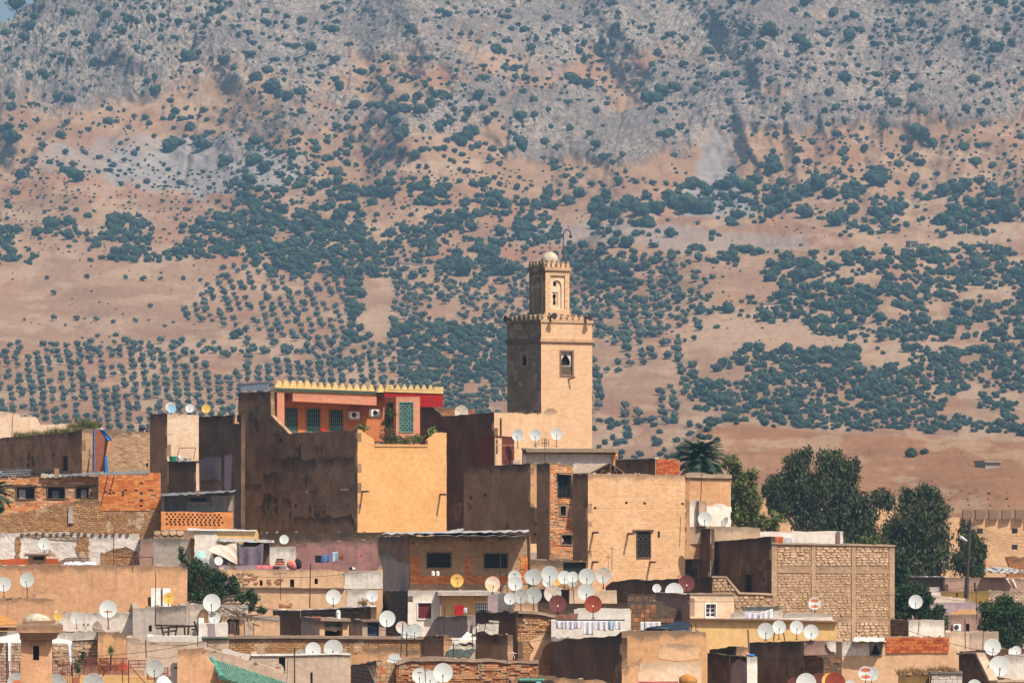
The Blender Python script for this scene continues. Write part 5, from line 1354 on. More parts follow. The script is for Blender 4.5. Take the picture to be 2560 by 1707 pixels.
cc, cF, cL = house('house side toned dark for shade with two patches of faded lilac paint', 305.5, 1826, 2215, 2225, 352, 1400, 'brown_shade', 'brown_shade', th=24, ltop=[(1826, 378), (1870, 372), (2160, 356), (2215, 352)])  # shade of the left face is put into the wall colour
patch(cc, cL, [(1845, 755), (1960, 742), (2032, 738), (2030, 1052), (1935, 1058), (1840, 1050)], 'lilac', .02)
patch(cc, cL, [(2064, 735), (2132, 700), (2138, 760), (2122, 1035), (2090, 1046), (2062, 1040)], 'lilac', .02)
patch(cc, cL, [(1842, 950), (1900, 965), (1965, 940), (2030, 962), (2030, 1050), (1842, 1050)], 'mauve_brown', .03)
slab('coping', Plane(2160, 305, 26), [(2160, 350), (2178, 350), (2178, 425), (2196, 425), (2196, 436), (2158, 436)], M['peach'], cc, th=.3, jit=.01)
dish(1566, 284, 46, 311.5, 'orange rimmed dish almost hidden behind the blue dish', 'dish_orange', yb=350)
dish(1575, 298, 42, 311, 'sky blue dish on the pale rooftop block', 'dish_blue', yb=350)
dish(1744, 295, 40, 311, 'small white dish between the blue dish and the yellow dish', 'dish_clean', yb=350)
dish(1893, 300, 40, 309, 'pale yellow dish above the shade toned house side', 'dish_yellow', yb=365)
pole('thin rod right of the yellow dish on the dark wall', 1999, 310, 1999, 360, 309, .02)
pole('thin rod on the left edge of the pale rooftop block', 1430, 300, 1430, 350, 313, .02)
sc = empty('solar_panel', P(1330, 515, 317), 'tilted black panel on a frame left of the pale rooftop block', 'panel')
MB().pbox(Plane(1275, 317, 10), 1275, 472, 1360, 508, 0, .05).build('panel', M['dark'], sc); MB().tube(P(1355, 475, 317), P(1320, 512, 316.8), .03, 5).build('strut', M['galv'], sc)
# washing things on the ledge
bk = empty('bucket', P(1587, 785, 308.5), 'green plastic bucket on the terrace ledge', 'bucket'); MB().lathe(P(1587, 784, 308.5), [(.01, 0), (.2, 0), (.27, .35), (.24, .36), (.18, .02)], 12).build('body', M['bucket_green'], bk)
bk = empty('basin', P(1720, 785, 308.5), 'white basin right of the green bucket', 'basin'); MB().lathe(P(1720, 784, 308.5), [(.01, 0), (.2, 0), (.3, .25), (.27, .26), (.18, .03)], 12).build('body', M['white_paint'], bk)
bk = empty('jerry_can', P(1645, 785, 308.5), 'small white can between bucket and basin', 'can'); MB().lathe(P(1645, 784, 308.5), [(.01, 0), (.16, 0), (.17, .3), (.08, .42), (.01, .43)], 10).build('body', M['dish_clean'], bk)
dr = empty('drying_rack', P(1700, 785, 308), 'thin rusty drying frame in front of the pale block', 'rack'); m = MB()
for a, b in (((1622, 780), (1645, 665)), ((1645, 662), (1798, 657)), ((1798, 657), (1778, 770))): m.tube(P(a[0], a[1], 308), P(b[0], b[1], 308), .025, 5)
m.build('frame', M['rust'], dr)
# brick houses
sa, saF, _ = house('salmon brick house with three square openings at the left edge', 296, -40, -38, 902, 940, 1500, 'mortar', th=4, dep=6, jit=.04, top=[(-38, 935), (500, 930), (902, 925)],
   wins=[(155, 1016, 315, 1126, 'dark', 'wood', .4), (438, 1018, 592, 1122, 'dark', 'wood', .4), (700, 1020, 812, 1118, 'dark', 'wood', .4)])
bricks(sa, saF, [(-36, 942), (900, 930), (900, 1260), (-36, 1300)], .36, .155, BR_S, skip=[(140, 1008, 328, 1134), (424, 1010, 604, 1130), (690, 1012, 824, 1126)], miss=.03)
slab('lintel', saF, [(-36, 1003), (900, 1008), (900, 1014), (-36, 1010)], M['wood'], sa, th=.1, off=.07, jit=.02)
for q in ((175, 1040, 60, 85, 'galv'), (480, 1050, 60, 70, 'galv_dark'), (745, 1040, 50, 75, 'galv')): MB().pbox(Plane(0, 296.4, 4), q[0], q[1], q[0]+q[2], q[1]+q[3], 0, .1).build('stored_panel', M[q[4]], sa)
ob, obF, _ = house('bright orange hollow brick wall house left of the tin shed', 295, 902, 905, 1476, 900, 1500, 'mortar', th=3, dep=6, jit=.03, top=[(905, 908), (1180, 905), (1360, 890), (1476, 890)])
bricks(ob, obF, [(907, 915), (1360, 905), (1365, 890), (1474, 890), (1474, 1256), (907, 1256)], .335, .155, BR_O, miss=.01)
for x, y in ((970, 1060), (1015, 1045), (1045, 1070), (1130, 1065), (1155, 1045), (1250, 1048), (1300, 980), (1298, 1075), (1300, 1140), (1298, 1190), (1010, 1075), (1130, 1090)):
    u, z = obF.uv(x, y); MB().box(obF, u-.08, z-.05, u+.08, z+.06, .02, .045).build('brick_hole', M['dark'], ob)
for i, (a, b) in enumerate((((885, 915), (810, 1145)), ((888, 920), (882, 1120)), ((992, 915), (922, 1195)), ((1050, 915), (1015, 1040)))):
    pole(('longest dark post leaning left across the salmon bricks', 'upright dark post where salmon and orange bricks meet', 'long dark post leaning on the orange bricks', 'short dark post at the top of the orange bricks')[i], a[0], a[1], b[0], b[1], 293.5, .05, 'pole_wood', 'prop', 'post', group='posts leaning on the brick houses')
tn = empty('tin_roof', P(500, 930, 296), 'rusty tin sheets and timber laid over the salmon brick house', 'roof')
for (x0, y0, x1, y1) in ((-30, 862, 520, 850), (20, 880, 400, 872), (-30, 905, 380, 895), (120, 905, 500, 868)): MB().tube(P(x0, y0, 299-rj.random()*3), P(x1, y1, 297-rj.random()), .05, 5).build('timber', M['pole_wood'], tn)
for (a, b, c1, d, mt) in (((-30, 855, 301), (300, 848, 301), (280, 905, 296), (-30, 915, 296), 'galv_dark'), ((560, 905, 300), (950, 875, 300), (960, 900, 296), (560, 918, 296), 'galv_dark'), ((380, 895, 299), (560, 905, 299), (600, 925, 296), (380, 930, 296), 'galv'), ((950, 885, 300), (1360, 862, 300), (1360, 885, 296), (950, 905, 296), 'galv_dark')):
    sheet('tin_sheet', None, None, 0, [a, b, c1, d], mt, tn, wav=.05, wl=.3)
MB().pbox(Plane(498, 296, 4), 498, 848, 542, 935, -.4, 0).build('pier', M['peach'], tn); MB().pbox(Plane(105, 296, 4), 105, 908, 150, 940, -.3, 0).build('pier', M['concrete'], tn); MB().pbox(Plane(375, 296, 4), 375, 905, 430, 935, -.3, 0).build('pier', M['cream'], tn)
rz, rzF = wall('ruined rubble wall sloping up below the brick houses', 291, [(-40, 1300), (150, 1262), (480, 1190), (700, 1150), (860, 1128), (905, 1135), (918, 1262), (1200, 1258), (1478, 1262), (1482, 1420), (1560, 1440), (1560, 1800), (-40, 1800)], 'rubble', 3, wt=.7, jit=.09)
patch(rz, rzF, [(620, 1200), (665, 1195), (668, 1345), (622, 1350)], 'grey_light', .1, 'pillar', .08)
ts, tsF, _ = house('tin patched rooftop shed above the pierced brick screen', 291.5, 1476, 1480, 2150, 1082, 1500, 'galv_dark', th=3, dep=5, jit=.02, top=[(1480, 1095), (1750, 1105), (1900, 1085), (2150, 1058)], parapet=.05)
for (x0, y0, x1, y1, mt, n) in ((1516, 1122, 1700, 1238, 'galv_dark', 5), (1715, 1155, 1940, 1240, 'galv', 0), (1945, 1100, 2092, 1240, 'galv', 8), (1750, 1118, 1900, 1150, 'dark', 0)):
    a = tsF.uv(x0, y0); b = tsF.uv(x1, y1)
    if mt == 'galv' and n == 0:
        for j in range(9): z = b[1]+(a[1]-b[1])*j/9; MB().box(tsF, a[0], z, b[0], z+(a[1]-b[1])/9*.72, .03, .06).build('tin_strip', M['galv'], ts)
    elif n:
        for j in range(n): u = a[0]+(b[0]-a[0])*j/n; MB().box(tsF, u, b[1], u+(b[0]-a[0])/n*.86, a[1], .03, .06).build('tin_strip', M[mt], ts)
    else: MB().pbox(tsF, x0, y0, x1, y1, .01, .03).build('opening', M[mt], ts)
for x0, x1 in ((1478, 1512), (2095, 2135)): MB().pbox(tsF, x0, 1090, x1, 1240, .01, .16).build('post', M['plank'], ts)
sheet('roof_sheet', None, None, 0, [(1476, 1078, 294), (2168, 1045, 294), (2160, 1058, 290.3), (1476, 1100, 290.3)], 'galv_dark', ts, wav=.05, wl=.5)
scr_h = []
for j in range(5):
    for i in range(13):
        x = 1522+i*40+(20 if j % 2 else 0)+12*(j == 3); y = 1258+j*23+i*.7
        if x < 2060: scr_h.append((x, y, x+19, y+17))
sn = empty('brick_screen', P(1480, 1460, 290.3), 'orange brick screen wall pierced by a chequer of small holes', 'wall')
sp_ = Plane(1480, 290.3, 3); slab('screen', sp_, [(1480, 1242), (2142, 1250), (2142, 1520), (1480, 1520)], M['rubble_red'] if False else M['brick_orange3'], sn, th=.18, holes=scr_h, jit=.02)
MB().pbox(sp_, 1490, 1245, 2135, 1400, -.5, -.4).build('dark_backing', M['dark'], sn)  # added dark sheet, its colour stands for shade behind the holes
bricks(sn, sp_, [(1480, 1400), (1700, 1402), (1700, 1460), (1480, 1460)], .45, .3, ['stone_a', 'stone_c'], 'stone', out=.06)

# ---------------------------------------------------------------- left middle, frame of the lower left part
fr(0, 1300, 3.852)
wr, wrF = wall('peeling whitewashed ruin wall showing patches of rubble', 286.5, [(-40, 128), (400, 122), (850, 128), (1338, 134), (1345, 480), (-40, 480)], 'white_ruin', 2, wt=.5, jit=.09)
patch(wr, wrF, [(740, 170), (780, 150), (845, 160), (850, 260), (865, 320), (845, 390), (770, 360), (740, 290), (735, 215)], 'rubble', .05, 'rubble_patch', .04, .1)
patch(wr, wrF, [(975, 310), (1080, 280), (1180, 270), (1330, 290), (1335, 430), (980, 430)], 'rubble', .05, 'rubble_patch', .04, .1)
patch(wr, wrF, [(150, 160), (180, 140), (200, 200), (190, 360), (150, 370)], 'rubble', .05, 'rubble_patch', .04, .1)
patch(wr, wrF, [(200, 140), (600, 150), (740, 165), (735, 190), (590, 200), (420, 175), (200, 165)], 'rubble_pale', .04, 'rubble_patch', .03, .1)
for i in range(16):
    x = 215+i*68+rj.uniform(-8, 8); u, z = wrF.uv(x, 132+rj.uniform(-4, 6)); MB().box(wrF, u-.09, z-.08, u+.09, z+.08, .01, .09).build('beam_end', M['wood'], wr)
dish(424, 228, 57, 270, 'white dish above the small chimney hut, before the ruin wall', 'dish_clean', yb=318)
gw, gwF, gwL = house('streaked grey concrete wall right of the whitewashed ruin', 284.5, 1332, 1345, 1832, 175, 500, 'grey', th=6, top=[(1345, 185), (1480, 178), (1700, 175), (1832, 190)], wins=[(1415, 235, 1440, 290, 'dark')], jit=.05)
patch(gw, gwF, [(1345, 190), (1462, 200), (1468, 440), (1345, 440)], 'mauve_brown', .03)
wall('broken brick pier at the right end of the grey wall', 283.5, [(1832, 170), (1890, 175), (1900, 420), (1835, 420)], 'rubble', 6)
bricks_r, brp = wall('course of large pale blocks below the pierced screen', 288.5, [(1480, 100), (1870, 95), (1870, 200), (1480, 200)], 'mortar', 4)
bricks(bricks_r, brp, [(1484, 104), (1780, 102), (1780, 178), (1484, 178)], .5, .3, ['stone_a', 'stone_c', 'peach'] if False else ['stone_a', 'stone_c'], 'stone', out=.06)
rl = empty('iron_fence', P(1095, 440, 262), 'thin rusty railing on the tan house roof', 'railing'); m = MB()
for a, b in (((1095, 140), (1095, 440)), ((1095, 352), (1468, 355)), ((1280, 352), (1280, 440)), ((1468, 350), (1468, 440)), ((1315, 310), (1315, 440))): MB().tube(P(a[0], a[1], 262), P(b[0], b[1], 262), .03, 5).build('bar', M['rust'], rl)
ck = empty('chimney', P(355, 430, 262), 'squat brown chimney hut with an overhanging slab roof', 'chimney'); cp = Plane(272, 262, 4)
MB().pbox(cp, 272, 345, 312, 440, -.9, 0).build('side', M['peach'], ck); MB().pbox(cp, 424, 345, 440, 440, -.9, 0).build('side', M['peach'], ck); MB().pbox(cp, 312, 382, 424, 440, -.9, -.005).build('base', M['peach'], ck); MB().pbox(cp, 314, 345, 422, 383, -.95, -.7).build('back', M['brick_red'], ck)
MB().pbox(cp, 230, 318, 470, 330, -1.2, .3).build('roof', M['concrete'], ck); MB().pbox(cp, 238, 330, 462, 345, -1.1, .2).build('cornice', M['concrete'], ck)
wall('dark red painted low wall behind the chimney hut', 266, [(-40, 375), (280, 368), (560, 372), (560, 430), (-40, 430)], 'brick_red', 2)
wall('crumbling parapet strip with junk on the tan roof', 264, [(560, 400), (640, 360), (860, 358), (870, 450), (560, 450)], 'rubble_pale', 2)
jk = empty('plastic_bundle', P(800, 430, 260), 'crumpled pale plastic sheeting lying on the tan roof', 'sheeting')
for i in range(4): sheet('plastic_sheet', None, None, 0, [(620+i*75, 400+rj.uniform(-8, 5), 261), (690+i*75, 396, 261), (700+i*75, 432, 259.4), (615+i*75, 432, 259.4)], 'lilac_cloth', jk, wav=.05, wl=.5)
tp, tpF, _ = house('large smooth tan house wall across the left side', 257, -40, -38, 1795, 440, 1100, 'peach', th=-1.5, dep=5, jit=.05, top=[(-38, 428), (700, 434), (1745, 440), (1752, 462), (1800, 470)])
bx = empty('water_tank', P(1548, 832, 252), 'two white upright tanks against the tan wall', 'tank'); bp_ = Plane(1455, 252, 4)
MB().pbox(bp_, 1455, 656, 1548, 834, -.5, 0).build('tank', M['white_paint'], bx); MB().pbox(bp_, 1566, 656, 1642, 834, -.5, 0).build('tank', M['white_paint'], bx); MB().pbox(bp_, 1548, 660, 1566, 834, -.5, -.1).build('gap_shade', M['purple_cloth'], bx)  # dark filler standing in for the shade between the tanks
MB().pbox(Plane(1420, 252.3, 4), 1424, 740, 1454, 834, -.3, 0).build('door', M['wood'], bx)
dish(1622, 752, 55, 250.5, 'yellow dish with dark print in front of the white tanks', 'dish_yellow', yb=828)
dish(35, 615, 70, 243, 'white dish cut by the left edge above the tan roof', 'dish_white', yb=750, yaw=5)
dish(260, 574, 70, 243, 'white dish on a tall mast above the left tan roof', 'dish_white', yb=752, yaw=-5)
pole('tall thin rod standing before the yellow dish and white tanks', 1500, 490, 1494, 1000, 241, .03)
t7, t7F, _ = house('tan house corner behind the turret', 238, -40, -38, 523, 752, 1400, 'peach', th=3, dep=5, jit=.03, top=[(-38, 748), (380, 752), (523, 760)])
u, z = t7F.uv(60, 945)
aw = empty('awning', P(0, 1060, 232), 'ochre canvas awning at the left edge behind the turret', 'awning')
sheet('canvas', None, None, 0, [(-60, 870, 236), (20, 905, 236), (165, 1010, 231), (-60, 1000, 231)], 'orange_tarp', aw, wav=.05, wl=.8)
MB().pbox(Plane(-40, 233, 2), -40, 1030, 165, 1062, -.1, 0).build('valance', M['brown_mid'], aw)
w8, w8F, _ = house('long whitewashed roof parapet with the shade of a small arch niche painted in grey', 248, 498, 505, 1275, 893, 1300, 'white', th=2, dep=4, jit=.04, top=[(505, 890), (900, 892), (1275, 896)])
patch(w8, w8F, arch(895, 980, 978, 1030, 1058), 'grey_light', .04, 'arch_panel')  # flat grey patch paints the shade of the niche
g8, g8F, _ = house('pale grey rendered house with a slanting top above the pole pergola', 244, 1232, 1278, 1812, 840, 1300, 'grey_light', th=5, jit=.04, top=[(1278, 848), (1530, 828), (1812, 815)], wins=[(1432, 1010, 1462, 1070, 'dark')])
patch(g8, g8F, [(1505, 832), (1790, 822), (1790, 1000), (1505, 1000)], 'grey', .05, jit=.03)
pg = empty('pergola', P(1700, 1110, 240), 'rough pergola of crooked poles on the grey house terrace', 'pergola')
for a, b in (((1490, 1008), (1900, 1020)), ((1500, 1040), (1880, 1015)), ((1555, 1020), (1575, 1110)), ((1625, 1020), (1620, 1110)), ((1705, 1005), (1690, 1105)), ((1775, 1015), (1780, 1100)), ((1815, 1010), (1810, 1100)), ((1870, 970), (1905, 1080)), ((1580, 1075), (1700, 1060)), ((1850, 1050), (1900, 1045))):
    MB().tube(P(a[0], a[1], 240), P(b[0], b[1], 240.3), .05, 5).build('crooked_pole', M['pole_wood'], pg)
dish(560, 925, 42, 236.6, 'ochre dish half hidden behind the turret and tan corner', 'dish_yellow', yb=1000)
dish(737, 940, 58, 242, 'white dish on a spindly stand before the whitewashed parapet', 'dish_white', yb=1050)
dish(1040, 855, 83, 240, 'large white dish with a rust orange smear below the tan wall', 'dish_clean', yb=1050)
o = SC.collection.objects[-1]
sm = [x for x in COL.objects if x.get('label', '').startswith('large white dish with a rust')][0]
def smear(rt, w_, h_, zc, mat='dish_red_print', n=10, yoff=-.215):
    T = [c_ for c_ in rt.children if c_.name.startswith('reflector')][0].matrix_basis.copy()
    V = []; Fc = []
    for i in range(n+1):
        x = -w_+2*w_*i/n
        for s in (-1, 1):
            z = zc+s*h_*(1-(x/w_)**2)**.5*(.8+.2*math.sin(i*3.1)); r2 = x*x+z*z; V.append((x, .12*(1-r2)-.012, z))
    for i in range(n): Fc.append((2*i, 2*i+2, 2*i+3, 2*i+1))
    me = bpy.data.meshes.new('paint_mark'); me.from_pydata(V, [], Fc); me.materials.append(M[mat]); q = bpy.data.objects.new('paint_mark', me); COL.objects.link(q); q.parent = rt; q.matrix_basis = T
smear(sm, .55, .11, -.28)
tl_ = empty('garden_lamp', P(828, 1055, 243), 'tiny twin headed lamp on the whitewashed parapet', 'lamp')
m = MB(); m.tube(P(828, 1055, 243), P(828, 1020, 243), .02, 5); m.tube(P(828, 1022, 243), P(808, 1015, 243), .015, 4); m.tube(P(828, 1022, 243), P(848, 1015, 243), .015, 4); m.build('stand', M['galv'], tl_)
for xx in (808, 848): MB().tube(P(xx, 1018, 243), P(xx, 992, 243), .04, 6, .06).build('lamp_head', M['galv_dark'], tl_)

# turret in the lower left corner
tu, tuF, tuL = house('sandy roof turret with moulded cornice, low dome and dark slot window', 205, 195, 201, 501, 1144, 1800, 'peach', th=4, jit=.01, dep=1.6, name='turret', cat='turret', wins=[(318, 1208, 377, 1346, 'dark', None, .35)], parapet=.05)
def ring(x0, x1, y0, y1, D0, D1, mat, nm, slope=0):
    a = P(x0, y1, D0); b = P(x1, y0, D0); s = slope/3.852/F*D0
    v = [(a.x+s, D0+s, a.z), (b.x-s, D0+s, a.z), (b.x-s, D1-s, a.z), (a.x+s, D1-s, a.z), (a.x, D0, b.z), (b.x, D0, b.z), (b.x, D1, b.z), (a.x, D1, b.z)]
    mesh_obj(nm, v, [(0, 3, 2, 1), (4, 5, 6, 7), (0, 1, 5, 4), (1, 2, 6, 5), (2, 3, 7, 6), (3, 0, 4, 7)], M[mat], tu, uvs=[(q[0], q[2]-b.z) for q in v])
ring(188, 512, 1118, 1150, 204.9, 206.9, 'peach', 'moulding', 6); ring(178, 530, 1083, 1117, 204.8, 207, 'peach', 'moulding', 14); ring(158, 552, 1018, 1082, 204.6, 207.2, 'peach', 'cornice'); ring(172, 540, 1004, 1018, 204.7, 207.1, 'concrete', 'coping')
ring(212, 492, 968, 1004, 204.9, 206.9, 'peach', 'dome_base')
dm = MB(); c = P(352, 970, 205.9); r = 140/3.852/F*205
dm.lathe(c, [(r, -.02), (r*.9, r*.2), (r*.72, r*.34), (r*.5, r*.45), (r*.25, r*.52), (.01, r*.54)], 14); dm.build('dome', M['stone_dome'], tu)
# canopy
tc = empty('canopy', P(300, 1450, 219), 'white cloth canopy tent on poles behind the turret', 'canopy')
ap = P(250, 1072, 221); cs = [P(-160, 1172, 218), P(700, 1184, 218), P(690, 1160, 224), P(-160, 1150, 224)]
for i in range(4): tri_slab('canvas', [cs[i], cs[(i+1) % 4], ap], 'lilac_cloth' if False else 'canvas_cream', tc, Vector((0, 0, -.04)))
for x in (68, 690): MB().tube(P(x, 1180, 218), P(x, 1560, 218), .04, 6).build('pole', M['blue_black'], tc)
sheet('curtain', None, None, 0, [(78, 1175, 217.8), (104, 1175, 217.8), (110, 1568, 217.8), (80, 1568, 217.8)], 'white_cloth', tc, wav=.05, wl=.2)
sheet('curtain', None, None, 0, [(655, 1182, 217.8), (690, 1182, 217.8), (708, 1400, 217.8), (678, 1400, 217.8)], 'white_cloth', tc, wav=.05, wl=.2)
rw, rwF = wall('rubble wall with a whitewashed top behind the canopy', 233, [(-40, 1075), (500, 1070), (940, 1075), (945, 1600), (-40, 1600)], 'rubble_pale', 2, wt=.5, jit=.06)
patch(rw, rwF, [(-40, 1080), (500, 1075), (938, 1080), (930, 1140), (700, 1165), (500, 1150), (-40, 1150)], 'white', .05)
bricks(rw, rwF, [(505, 1260), (930, 1200), (935, 1400), (505, 1400)], .42, .2, ST, 'stone', out=.05, miss=.35, wv=.5)
tk, tkF, _ = house('tan rooftop hut with a narrow dark door by the yucca', 230, 936, 942, 1218, 1080, 1500, 'tan', th=10, wins=[(947, 1132, 980, 1312, 'dark')], top=[(942, 1072), (1150, 1078), (1205, 1100), (1218, 1140)], jit=.05)
bg, bgF, _ = house('plain beige wall with cables above the red railing terrace', 232, 1215, 1222, 1990, 1180, 1700, 'beige', th=2, jit=.03, top=[(1222, 1130), (1350, 1140), (1360, 1182), (1990, 1175)])
ws, _, _ = house('thin white roof strip behind the beige wall', 238, 1415, 1420, 1945, 1122, 1400, 'white_clean', th=1, top=[(1420, 1118), (1500, 1112), (1945, 1120)])
cable([(1190, 1130), (1420, 1180), (1900, 1180)], 228); cable([(1410, 1165), (1960, 1178)], 227); cable([(1410, 1300), (1700, 1300)], 226)
pole('dark mast with cables beside the red stair railing', 1402, 1150, 1408, 1330, 226, .04)
tw_, twF = wall('cream terrace wall under the red railings', 216, [(480, 1498), (1650, 1500), (1650, 1720), (480, 1720)], 'yellow_pale', 2)
wall('orange shaded back wall of the plant terrace', 222, [(740, 1400), (1240, 1390), (1240, 1520), (740, 1520)], 'tan', 2)
def railing(label, x0, y0, x1, y1, h, D, n, mids=1):
    rt = empty('railing', P(x0, y0+h, D), label, 'railing', 'red iron railings of the terrace')
    for k in range(mids+2):
        f = k/(mids+1); MB().tube(P(x0, y0+h*f, D), P(x1, y1+h*f, D), .02, 5).build('rail', M['rail_red'], rt)
    for i in range(n+1): t = i/n; x = x0+(x1-x0)*t; y = y0+(y1-y0)*t; MB().tube(P(x, y, D), P(x, y+h, D), .012 if i % 6 else .025, 4).build('bar', M['rail_red'], rt)
railing('red iron railing with curved bars right of the turret', 505, 1368, 700, 1368, 200, 214.5, 12, 1)
railing('red iron balcony railing in front of the yellow flowers', 805, 1328, 1235, 1325, 150, 214, 34, 1)
railing('red iron railing between the umbrella and the mast', 1240, 1350, 1405, 1345, 70, 214, 10)
railing('red iron railing in front of the half hidden dish', 1420, 1418, 1618, 1418, 110, 212.5, 18)
railing('red iron railing left of the turret', -20, 1360, 190, 1360, 190, 214.5, 12)
st_ = empty('stair_rail', P(1240, 1560, 213), 'slanting red handrail of the terrace stair', 'handrail'); MB().tube(P(1250, 1395, 213), P(1400, 1568, 213), .025, 5).tube(P(1240, 1400, 213), P(1240, 1600, 213), .03, 5).build('rail', M['rail_red'], st_)
wall('low ochre block between the stair rail and the railing', 216.5, [(1252, 1440), (1385, 1440), (1385, 1530), (1252, 1530)], 'tan_light', 3)
def yucca(label, x, y, r, D, n=46, yb=None):
    c = P(x, y, D); k = D/F/FR[2]; rt = empty('yucca_plant', P(x, yb or y+r, D), label, 'plant'); m = MB(); rs = random.Random(int(x))
    for i in range(n):
        az = rs.uniform(0, 6.28); el = rs.uniform(-.5, 1.5); L = r*k*rs.uniform(.7, 1.1); d = Vector((math.cos(az)*math.cos(el), math.sin(az)*math.cos(el), math.sin(el))); sd_ = d.cross(Vector((0, 0, 1))).normalized()*.03
        e = c+d*L+Vector((0, 0, -.1*L)); m.add([c-sd_, c+sd_, e], [(0, 1, 2)])
    m.build('leaves', M['yucca'], rt); MB().tube(P(x, yb or y+r, D), c, .05, 6).build('stem', M['bark'], rt)
yucca('bright green spiky yucca above the red railing', 1068, 1270, 95, 214.8, 110, 1450)
near_tree('orange yellow flowering bush behind the red railing', 215.2, 990, 1500, [(985, 1350, 45, 40), (985, 1430, 60, 50), (1070, 1410, 45, 60)], .06, 1500, 1, 'flower_yellow', 'flowering_bush', 'bush', trunk=.03, seed=41)
near_tree('small dark conifer on the terrace left of the flowers', 216, 800, 1450, [(800, 1275, 20, 15), (800, 1310, 35, 18), (800, 1350, 50, 20)], .07, 900, 1, 'leaf_dark', 'conifer', 'tree', trunk=.03, seed=42)
near_tree('potted green plant beside the canopy curtain', 215, 738, 1560, [(738, 1385, 30, 25), (745, 1430, 35, 30)], .07, 700, 1, 'leaf_lit', 'potted_plant', 'plant', trunk=.03, seed=43)
pt = empty('flower_pot', P(738, 1600, 214), 'orange square planter at the foot of the terrace', 'planter'); MB().pbox(Plane(705, 214, 3), 705, 1510, 765, 1640, -.4, 0).build('pot', M['pot'], pt)
um = empty('parasol', P(1180, 1500, 215), 'closed dark red parasol cloth on the terrace', 'parasol'); mm = MB(); mm.lathe(P(1180, 1440, 215), [(.42, 0), (.36, .12), (.2, .3), (.02, .38)], 12); mm.build('cloth', M['brick_red2'], um); MB().tube(P(1180, 1560, 215), P(1180, 1350, 215), .02, 5).build('pole', M['dark_metal'], um)
um = empty('parasol', P(1570, 1640, 212), 'white parasol top at the bottom edge left of the peach wall', 'parasol'); mm = MB(); c = P(1570, 1560, 212); mm.lathe(c, [(.46, -.12), (.4, .02), (.22, .24), (.02, .33)], 8); mm.build('cloth', M['white_cloth'], um); MB().tube(c+Vector((0, 0, -1)), c, .02, 5).build('pole', M['galv'], um)
dish(160, 1560, 90, 212, 'grey white dish partly hidden by the left side of the turret', 'dish_grey', yb=1700)
dish(535, 1575, 95, 209, 'grey white dish partly hidden by the right side of the turret', 'dish_grey', yb=1700)
dish(900, 1572, 100, 210, 'big grey dish at the bottom edge below the red balcony', 'dish_grey', yb=1740)
dish(1490, 1425, 85, 211, 'white dish behind a red railing left of the peach wall', 'dish_grey', yb=1560)
smear([x for x in COL.objects if x.get('label', '').startswith('grey white dish partly hidden by the left')][0], .5, .3, .05, 'dish_red_print')
# peach wall and green roof
pw, pwF, _ = house('smooth peach gable wall beside the green tiled roof', 213, 1706, 1712, 2140, 1230, 1800, 'peach', th=3, dep=3, jit=.01, top=[(1712, 1243), (1960, 1226), (2008, 1330), (2060, 1390), (2125, 1440), (2140, 1480)], roof=False)
wall('white metal door frame left of the peach wall', 214, [(1640, 1375), (1705, 1372), (1705, 1700), (1640, 1700)], 'white_clean', 3, wins=[(1678, 1412, 1702, 1428, 'dark')], name='door_frame', cat='frame')
pole('bare mast on the white strip roof', 1905, 1075, 1903, 1215, 222, .03); pole('bare mast right of the white strip roof mast', 1999, 1125, 1999, 1225, 221, .025)
near_tree('small dry twiggy plant on the peach wall top', 220, 2080, 1260, [(2080, 1205, 35, 22)], .04, 200, 1, 'grass_dry', 'dry_plant', 'plant', trunk=.01, seed=44)
fr(480, 1300, 3.852)
bw_, _ = wall('pale beige wall sloping down behind the green roof', 221, [(100, 1235), (165, 1248), (420, 1300), (600, 1370), (720, 1400), (900, 1480), (900, 1750), (100, 1750)], 'beige', 2)
gt = empty('tiled_roof', P(300, 1700, 213), 'green glazed tile roof slope at the bottom of the picture', 'roof')
A0, A1, B1, B0 = P(205, 1350, 214.2), P(960, 1590, 216.5), P(760, 1680, 213.4), P(300, 1535, 212.2)
tri_slab('roof_deck', [A0, A1, B1, B0], 'thatch', gt, Vector((0, 0, -.12)))
rows = 9; seg = 30; tls = MB(); idx = 0
for j in range(rows):
    f = (j+.5)/rows; a = A0.lerp(B0, f); b = A1.lerp(B1, f)
    for i in range(seg):
        p = a.lerp(b, i/seg); q = a.lerp(b, (i+.93)/seg); up = Vector((0, 0, .05))
        mm = MB(); mm.tube(p+up, q+up*.7, .085, 6, .07)
        mesh_obj('tile', mm.v, mm.f, M['tile_roof_green'], gt)
for j in range(4):
    f = j/4; p = A0.lerp(B0, f)+Vector((-.06, -.05, .1)); q = A0.lerp(B0, f+.26)+Vector((-.06, -.05, .1)); MB().tube(p, q, .12, 9, .16).build('ridge_tile', M['tile_edge'], gt)
o = MB()
for i in range(26):
    p = B0.lerp(B1, i/26); o.tube(p+Vector((0, -.05, .02)), p+Vector((rj.uniform(-.05, .05), -.1, -.25)), .03, 4)
o.build('thatch_fringe', M['thatch'], gt)
